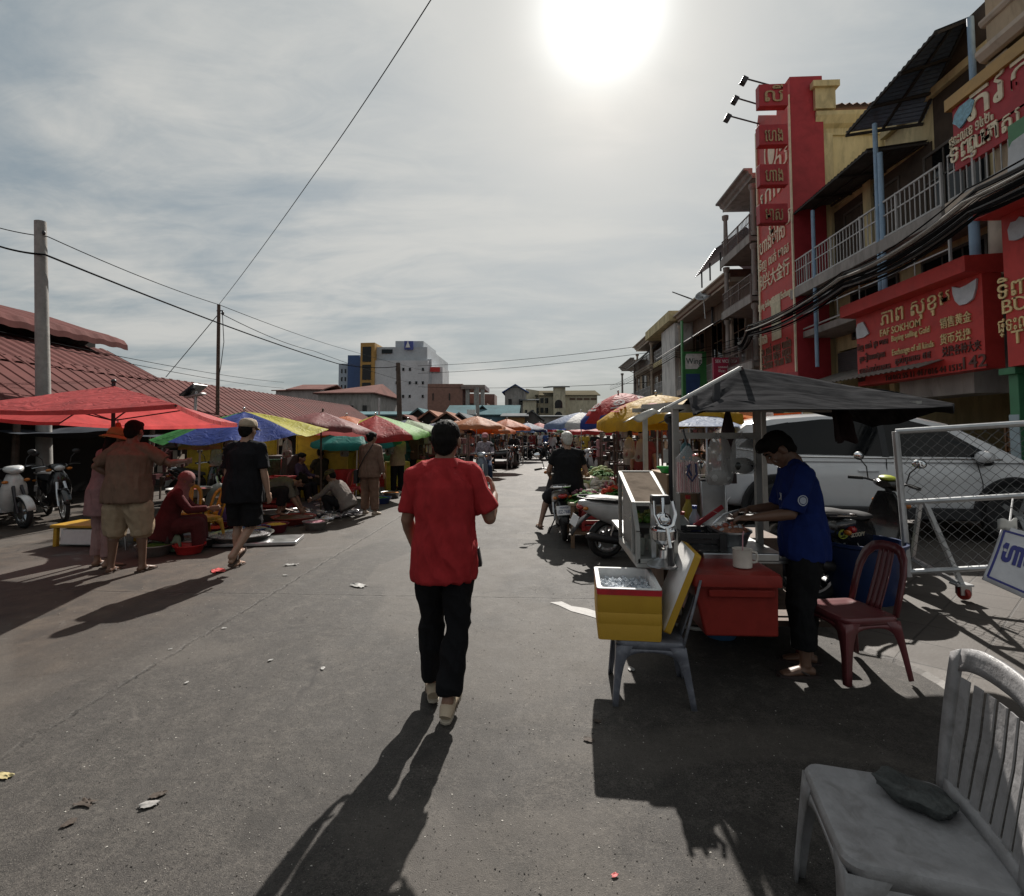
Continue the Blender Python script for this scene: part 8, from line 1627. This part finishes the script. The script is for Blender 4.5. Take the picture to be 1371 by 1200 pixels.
# dark stall backs on the left, sacks and baskets along the middle
for i, (px0, px1, y, l_) in enumerate(((200, 300, 11.8, 'dark rack of goods behind the parked motorbikes'), (300, 372, 13.0, 'dark rack of goods under the striped parasol'), (540, 600, 18.5, 'rack of dark goods behind the man in red'), (600, 655, 21, 'rack of goods under the faded orange parasols'), (560, 625, 15.5, 'low rack of goods beside the woman in beige'), (655, 700, 26, 'rack of goods under the bright orange parasol'))):
    rack(l_, AY(px0, 600, y).x, AY(px1, 600, y).x, y, 1.55, 40+i, 4, group='racks of goods on the left')
for i in range(3): p_ = G(575+i*14, 645-i*4); basin(('nearest', 'middle', 'farthest')[i]+' of three metal basins of produce behind the man in red', (p_.x, p_.y, 0), .4, .18, ALB, VEG[('brn', 'pur', 'green')[i]], 'basins behind the man in red')
tyb = MB(); p_ = G(668, 626); tyb.lathe([(.75, 0), (.95, .12), (1.0, .22), (.95, .34), (.7, .36)], 24); o = tyb.build('produce_mat', M('dark basket', (.05, .045, .045), .7, var=.4), None); o.location = (p_.x, p_.y, 0); tag(o, 'low dark round basket under the orange parasols', 'basket')
basin('large conical straw hat shaped basket on the stand under the yellow parasol', (AY(862, 604, 9.4).x, 9.4, .66), .26, .12, M('straw', (.28, .16, .10), .8), name='basket')

# ---------------------------------------------------------------- people and bikes farther up the street
PL = cloth('plaid shirt', (.28, .24, .27), var=.6, scale=22)
p = G(645, 657); mo = scooter('motorbike with a pale front ridden toward the camera by a person in a pink cap', (p.x-.02, p.y+.75, 0), R(176), M('bike steel blue', (.16, .20, .26), .3, coat=.4), kind='moped', group='motorbikes in the street')
person('rider in a plaid jacket and a pink and white cap coming toward the camera', (p.x-.02, p.y+1.05, 0), R(176), H=1.60, g=1.08, lean=2, lean2=4, head=(6, 8), hip=.82, armL=((-.3, .25, -.9), (.12, .95, -.15)), armR=((.3, .25, -.9), (-.12, .95, -.15)), legL=((-.3, .85, -.45), (-.02, -.2, -1), 0), legR=((.3, .85, -.45), (.02, -.2, -1), 0), skin=SKIN, shirt=PL, sleeve=1.95, pants=cloth('blue jeans', (.04, .06, .11)), plen=1.9, shoe=SAND, shoekind='sandal', hair='long', hat='cap', hatm=cloth('pink cap', (.50, .22, .24)), vox=.014)
p = G(687, 628); m2 = scooter('black motorbike riding toward the camera in mid street', (p.x, p.y+.7, 0), R(172), BLKB, kind='moped', group='motorbikes in the street')
person('rider in a dark jacket and helmet on the black motorbike in mid street', (p.x, p.y+1.0, 0), R(172), H=1.62, g=1.1, lean=2, lean2=6, head=(8, 0), hip=.82, armL=((-.3, .25, -.9), (.12, .95, -.15)), armR=((.3, .25, -.9), (-.12, .95, -.15)), legL=((-.3, .85, -.45), (-.02, -.2, -1), 0), legR=((.3, .85, -.45), (.02, -.2, -1), 0), skin=SKIN, shirt=cloth('black jacket', (.015, .015, .016)), sleeve=1.95, pants=cloth('black jeans', (.012, .012, .014)), plen=1.9, shoe=SAND, hat='helmet', hatm=M('helmet black', (.02, .02, .022), .2), vox=.018)
# walking, standing and riding people farther off: three figures built once, then copied with their own clothes
wk, _ = person('person in a dark red shirt standing by a motorbike at the street end', (0, 60, 0), 0, H=1.62, g=1.08, armL=((-.2, .2, -1), (.1, .5, -.8)), legL=((-.03, .2, -1), (0, -.1, -1), 0), legR=((.03, -.14, -1), (0, -.16, -1), -10), shirt=cloth('far wine', (.16, .03, .03)), pants=cloth('far dark', (.02, .02, .025)), shoe=SAND, vox=.022, fingers=False, face=False, group='people far up the street')
rd, _ = person('rider in grey far up the street', (0, 61, 0), 0, H=1.62, g=1.08, lean=3, hip=.82, armL=((-.3, .25, -.9), (.12, .95, -.15)), armR=((.3, .25, -.9), (-.12, .95, -.15)), legL=((-.3, .85, -.45), (0, -.2, -1), 0), legR=((.3, .85, -.45), (0, -.2, -1), 0), shirt=cloth('far grey', (.2, .2, .21)), sleeve=1.9, pants=cloth('far dark', (.02, .02, .025)), shoe=SAND, vox=.022, fingers=False, face=False, hat='helmet', hatm=M('helmet silver', (.4, .4, .42), .25), group='people far up the street')
st_, _ = person('woman in a pale hat at a far stall', (0, 62, 0), 0, H=1.56, g=1.1, armL=((-.2, .4, -.9), (.2, .9, -.1)), armR=((.2, .4, -.9), (-.2, .9, -.1)), shirt=cloth('far rose', (.28, .13, .14)), sleeve=1.9, pants=cloth('far brown', (.08, .05, .04)), shoe=SAND, vox=.022, fingers=False, face=False, hat='bucket', hatm=cloth('far hat', (.40, .34, .26)), group='people far up the street')
SH = {n_: cloth('far '+n_, c_) for n_, c_ in (('white', (.5, .5, .5)), ('blue', (.04, .08, .22)), ('black', (.014, .014, .015)), ('green', (.05, .12, .06)), ('yellow', (.42, .30, .05)), ('orange', (.4, .14, .04)), ('maroon', (.14, .03, .03)), ('pink', (.36, .18, .18)), ('beige', (.33, .26, .19)), ('purple', (.075, .05, .085)), ('teal', (.03, .08, .085)), ('brown', (.11, .065, .045)))}
def place_far(o, px, py, rz_, col, label, first=False, sc_x=1):
    p_ = G(px, py); t_ = o if first else copy_tree(o); t_.location = (p_.x, p_.y, 0); t_.rotation_euler = (0, 0, R(rz_)); t_['label'] = label; t_.scale = (sc_x,)*3
    for ch in t_.children:
        if ch.name.startswith('shirt'): recolor(ch, SH[col])
    return t_
L_ = [(wk, 713, 612, 20, 'maroon', 'person in a maroon shirt beside the black scooter at the street end', 1), (wk, 724, 610, 160, 'white', 'person in a white shirt crossing at the street end', 0), (wk, 731, 611, 40, 'blue', 'person in blue walking away at the street end', 0), (st_, 775, 622, 190, 'beige', 'woman in beige and a pale hat behind the rider with white hair', 1), (wk, 783, 624, 170, 'yellow', 'person in yellow standing under the blue striped parasol', 0), (wk, 797, 626, 150, 'black', 'person in black behind the red parasol pole', 0), (st_, 806, 640, 200, 'pink', 'woman in a pink blouse and pale hat by the vegetable stands', 0), (wk, 768, 612, 30, 'green', 'person in green far past the rider with white hair', 0), (st_, 757, 609, 180, 'white', 'woman in white at a far right stall', 0), (wk, 745, 607, 10, 'orange', 'person in orange at the very end of the street', 0), (wk, 703, 610, 200, 'black', 'person in black among the bikes at the street end', 0), (st_, 596, 640, 120, 'purple', 'woman in purple with a pale hat behind the man in red', 0), (wk, 557, 650, 200, 'brown', 'person in brown at the stall beside the pale green parasol', 0), (st_, 579, 640, 60, 'maroon', 'woman in maroon with a pale hat at the basins', 0), (wk, 657, 632, 250, 'teal', 'person in teal under the orange parasols', 0), (st_, 672, 622, 300, 'orange', 'woman in orange under the bright orange parasol', 0), (wk, 630, 640, 130, 'pink', 'person in pink left of the oncoming rider', 0), (wk, 861, 690, 185, 'maroon', 'stallholder in maroon behind the set-back stand', 0), (st_, 843, 650, 170, 'brown', 'stallholder in brown and a pale hat between the racks', 0), (wk, 446, 652, 100, 'black', 'person in black at the stall left of the walking woman', 0), (st_, 545, 650, 240, 'teal', 'woman in teal and a pale hat beyond the woman in beige', 0)]
for o, px, py, rz_, c_, l_, f_ in L_: place_far(o, px, py, rz_, c_, l_, bool(f_))
sm_ = scooter('parked black scooter at the street end left of the walkers', (0, 60, 0), 0, BLKB, group='motorbikes far up the street')
BW_ = M('bike white far', (.5, .5, .5), .3, coat=.4); BR_ = M('bike red far', (.3, .02, .02), .3, coat=.4)
for i, (px, py, rz_, m_, l_) in enumerate(((703, 616, 150, None, 'parked black scooter at the street end left of the walkers'), (715, 615, 130, None, 'second black scooter at the street end in front of the walkers'), (740, 612, 170, BW_, 'white scooter coming along the far street'), (728, 616, 200, None, 'black scooter turning at the street end'), (757, 613, 10, BW_, 'white scooter riding away past the blue striped parasol'), (786, 634, 120, None, 'black scooter parked behind the vegetable stands'), (800, 640, 130, BW_, 'white scooter parked behind the onion stand'), (745, 608, 180, BR_, 'red scooter at the very end of the street'), (808, 632, 110, None, 'black scooter parked near the rack of dark goods'))):
    p_ = G(px, py)
    t_ = sm_ if i == 0 else copy_tree(sm_); t_.location = (p_.x, p_.y, 0); t_.rotation_euler = (0, R(4), R(rz_)); t_['label'] = l_
    if m_:
        for ch in t_.children:
            if ch.name.split('.')[0] in ('leg_shield', 'rear_body', 'front_mudguard', 'handlebar_cowl'): recolor(ch, m_)
place_far(rd, 740, 614, 170, 'white', 'rider in white on the white scooter along the far street', True); place_far(rd, 757, 612, 10, 'blue', 'rider in blue on the white scooter past the blue striped parasol'); place_far(rd, 745, 609, 180, 'black', 'rider in black on the red scooter at the street end')
# ---------------------------------------------------------------- more traders, tables and goods in the stalls on the left
TBL = M('stall table', (.10, .07, .05), .8, var=.3, scale=4)
sv, _ = person('seated trader', (0, 64, 0), 0, H=1.56, g=1.1, lean=6, lean2=12, head=(16, 0), hip=.40, armL=((-.2, .5, -.85), (.2, .9, -.1)), armR=((.2, .5, -.85), (-.2, .9, -.1)), legL=((-.15, 1, .05), (0, .1, -1), 0), legR=((.15, 1, .05), (0, .1, -1), 0), shirt=cloth('far mauve', (.17, .10, .12)), sleeve=1.9, pants=cloth('far dark', (.02, .02, .025)), plen=1.9, shoe=SAND, vox=.018, fingers=False, face=False, hair='bun', group='traders sitting in the left stalls')
LV = [(258, 690, -60, 'brown', 'trader in brown sitting behind the raised basin of meat', 2.6), (345, 690, -95, 'purple', 'trader in purple sitting behind the shellfish tray', 2.0), (392, 668, -110, 'teal', 'trader in teal sitting in front of the yellow crate', 1.6), (476, 655, -120, 'pink', 'trader in pink sitting beside the red chair', 1.2), (513, 646, -150, 'green', 'trader in green sitting past the woman in beige', 1.0), (548, 640, -140, 'orange', 'trader in orange sitting near the three produce basins', 1.5), (590, 634, -150, 'maroon', 'trader in maroon sitting beyond the three produce basins', 1.0)]
for i, (px, py, rz_, c_, l_, dy) in enumerate(LV):
    p_ = G(px, py); t_ = place_far(sv, px, py, rz_, c_, l_, i == 0); t_.location = (p_.x-.2, p_.y+dy, 0)
    stool('low stool under the '+l_.split(' sitting')[0], (p_.x-.2, p_.y+dy, 0), plast('stool dark', (.04, .03, .03)), 0, .32, .3, 'stools under the traders')
k = 0
for i, (px, py, dy, w_) in enumerate(((205, 690, 3.6, 1.5), (330, 680, 2.6, 1.3), (520, 650, .9, 1.1), (555, 645, .6, 1.1), (585, 640, .2, 1.1), (612, 634, 0, 1.2), (640, 628, 1.2, 1.2))):
    p_ = G(px, py); nm = ('behind the woman in red', 'behind the beige cap', 'past the woman in beige', 'under the pale green parasol', 'behind the red polo shirt', 'left of the plaid rider', 'behind the plaid rider')[i]
    stand('dark low table of goods '+nm, p_.x-.3, p_.y+dy, w_, .9, .45, R(rnd.uniform(-8, 8)), TBL, 'low tables in the left stalls')
    for j in range(3):
        t_ = VL[(i*3+j*2) % 8]; pile('goods_heap', t_[0]+' at the '+('left', 'middle', 'right')[j]+' of the table '+nm, 'goods', (p_.x-.3+(j-1)*w_*.31, p_.y+dy, .45), [VEG[t_[1]], GOOD[1]], 30, .19, t_[3], .15, t_[2], 'heaps of goods on the left tables', 60+k); k += 1
for i, (px, py, dy, z) in enumerate(((262, 700, 1.4, 0), (262, 700, 1.4, .36), (215, 705, 1.9, 0), (322, 700, 1.3, 0), (322, 700, 1.3, .36), (500, 655, .8, 0), (470, 662, .9, 0), (470, 662, .9, .36))):
    p_ = G(px, py); dup(cR, (p_.x, p_.y+dy, z), R(rnd.uniform(-12, 12)), 'dark red crate '+('on the ground' if z == 0 else 'on top of another')+' '+('behind the red-clad woman', '', 'left of the seated woman in red', 'behind the purple bags', '', 'past the crouching woman', 'by the red plastic chair', '')[i if z == 0 else i-1], 1.15)['group'] = 'red crates in the left stalls'
for i, (px, py, r, m_) in enumerate(((190, 748, .22, 'green'), (268, 722, .24, 'red'), (330, 722, .22, 'brn'), (415, 712, .20, 'pur'), (360, 716, .20, 'yel'), (505, 676, .24, 'green'), (520, 668, .24, 'org'), (540, 660, .26, 'pale'))):
    p_ = G(px, py); basin(('basin of greens at the feet of the seated woman in red', 'basin of red chillies between the fish basins', 'basin of brown roots right of the big fish basin', 'basin of purple onions beside the shellfish tray', 'basin of yellow fruit in front of the bending trader', 'basin of greens by the walking woman', 'basin of carrots past the walking woman', 'basin of cabbages by the woman in beige')[i], (p_.x, p_.y+r, 0), r, .14, (ALB, plast('bowl wine', (.16, .02, .04)), plast('bowl blue', (.03, .06, .2)))[i % 3], VEG[m_])
# hanging awning sheets between the hall and the parasols
for i, (px, y, w_, z) in enumerate(((60, 9.2, 2.6, 1.62), (255, 10.8, 2.4, 1.52), (375, 13.8, 2.4, 1.55))):
    c_ = AY(px, 580, y); q = MB(); q.grid(lambda u, v: V((c_.x-w_/2+w_*u, y+1.5*v, z+.06*v-.16*math.sin(math.pi*u)*math.sin(math.pi*v+.3)+.03*noise.noise(V((u*5, v*5, px))))), 16, 10)
    o_ = empty('tarpaulin_shade', (c_.x, y, 0), 0, ('dark tarpaulin shade over the parked white scooter', 'dark tarpaulin shade behind the striped parasol', 'dark tarpaulin shade behind the maroon parasol')[i], 'shade'); q.build('sheet', M('dark shade cloth', (.045, .05, .06), .9, var=.4, scale=2, spec=.05), o_, world=True, recalc=False)
    for sx in (-.5, .5): q = MB(); q.tube([(c_.x+sx*w_, y, 0), (c_.x+sx*w_, y, z)], .018, 6); q.build('post', RUST, o_, world=True)
for o, px, py, rz_, c_, l_ in ((wk, 690, 616, 150, 'brown', 'person in brown under the bright orange parasol edge'), (st_, 717, 609, 190, 'black', 'woman in black and a pale hat among the street-end bikes'), (wk, 763, 616, 200, 'maroon', 'person in maroon right behind the white-haired rider'), (wk, 790, 618, 190, 'beige', 'person in beige under the low red parasol'), (st_, 815, 636, 160, 'black', 'woman in black and a pale hat by the packet racks'), (wk, 751, 606, 170, 'brown', 'person in brown at the far right stalls'), (wk, 736, 606, 20, 'black', 'person in black at the far middle of the street'), (st_, 698, 607, 160, 'pink', 'woman in pink and a pale hat at the far left stalls'), (wk, 664, 620, 210, 'black', 'person in black behind the second faded orange parasol'), (wk, 618, 640, 220, 'beige', 'person in beige between the man in red and the plaid rider'), (st_, 568, 636, 200, 'brown', 'woman in brown and a pale hat at the shed parasols'), (wk, 828, 628, 170, 'brown', 'person in brown behind the onion stand'), (wk, 706, 604, 180, 'beige', 'person in beige at the very far left of the street'), (wk, 780, 611, 160, 'white', 'person in white far under the low red parasol')):
    place_far(o, px, py, rz_, c_, l_)
for px, py, rz_, l_ in ((660, 624, 70, 'black scooter parked under the faded orange parasols'), (672, 620, 60, 'black scooter parked under the bright orange parasol'), (695, 613, 80, 'black scooter parked at the far left stalls'), (770, 615, 100, 'black scooter parked past the white-haired rider'), (762, 610, 20, 'black scooter riding off at the far right'), (792, 624, 60, 'black scooter parked under the low red parasol')):
    p_ = G(px, py); t_ = copy_tree(sm_); t_.location = (p_.x, p_.y, 0); t_.rotation_euler = (0, R(4), R(rz_)); t_['label'] = l_
# loose grit and chips on the worn road: nobody could count it
gr = random.Random(21); q = MB()
for i in range(11000):
    d_ = 1.5+9.5*gr.random()**1.7; x = gr.uniform(-.95, .62)*d_; y = d_
    if x > 2.3: continue
    s = gr.choice((.0018, .0022, .003, .003, .0045))*(.8+.45*d_/5)*gr.uniform(.7, 1.3); a = gr.random()*6.28; q.mat(0 if gr.random() < .5 else (1 if gr.random() < .65 else 2))
    P_ = [V((x+math.cos(a+k*2.1)*s*gr.uniform(.5, 1.3), y+math.sin(a+k*2.1)*s*gr.uniform(.5, 1.3), .0015)) for k in range(3)]; P_ = [P_[0], P_[0].lerp(P_[1], .55)+V((math.cos(a+1)*s*.6, math.sin(a+1)*s*.6, 0)), P_[1], P_[2]]; q.add(P_+[V((x, y, s*gr.uniform(.3, .8)))], [(0, 1, 4), (1, 2, 4), (2, 3, 4), (3, 0, 4)])
tag(q.build('road_grit', [M('grit dark', (.02, .017, .015), .9), M('grit grey', (.13, .12, .11), .9), M('grit pale', (.34, .32, .29), .8)], smooth=False), kind='stuff')
for px, py, rz_, c_, l_, dy in ((222, 690, 170, 'maroon', 'person in maroon in the dark behind the raised basin', 3.4), (262, 690, 190, 'brown', 'person in brown in the dark under the striped parasol', 3.0), (352, 680, 160, 'black', 'person in black in the dark beside the orange crate', 3.2), (395, 670, 200, 'beige', 'person in beige in the dark behind the maroon parasol', 2.6), (535, 650, 170, 'maroon', 'person in maroon at the back of the stall with cabbages', 3.0), (566, 642, 190, 'teal', 'person in teal at the back of the produce basins', 3.0)):
    t_ = place_far(wk, px, py, rz_, c_, l_); t_.location.y += dy; t_.location.x -= dy*.35
for i, (px, y, z, s, l_) in enumerate(((275, 11.4, 0, .85, 'yellow crate in the dark under the striped parasol'), (275, 11.4, .82, .7, 'small yellow crate on the one under the striped parasol'), (362, 12.4, 0, .8, 'yellow crate beside the dark reddish counter'), (416, 12.9, .78, .75, 'yellow crate on a stack behind the deck chair'), (416, 12.9, 0, .82, 'yellow crate at the bottom behind the deck chair'), (532, 14.4, 0, .8, 'yellow crate behind the woman in beige'), (575, 15.2, 0, .8, 'yellow crate behind the produce basins'))):
    dup(c1_, (AY(px, 600, y).x, y, z), R(7*i-12), l_, s)
for i, (px, py, y, l_) in enumerate(((385, 588, 10.6, 'white plastic bag hanging under the maroon parasol edge'), (462, 590, 12.2, 'white plastic bag hanging from the teal parasol'), (522, 588, 13, 'white plastic bag hanging under the bright green parasol'), (290, 596, 9.2, 'white plastic bag hanging under the striped parasol'), (842, 585, 9.2, 'clear plastic bag hanging under the yellow parasol'), (858, 588, 9.0, 'white plastic bag hanging beside the yellow parasol pole'))):
    bag(l_, AY(px, py, y), .22, .38, BAG, .4, GOOD[i % 5])
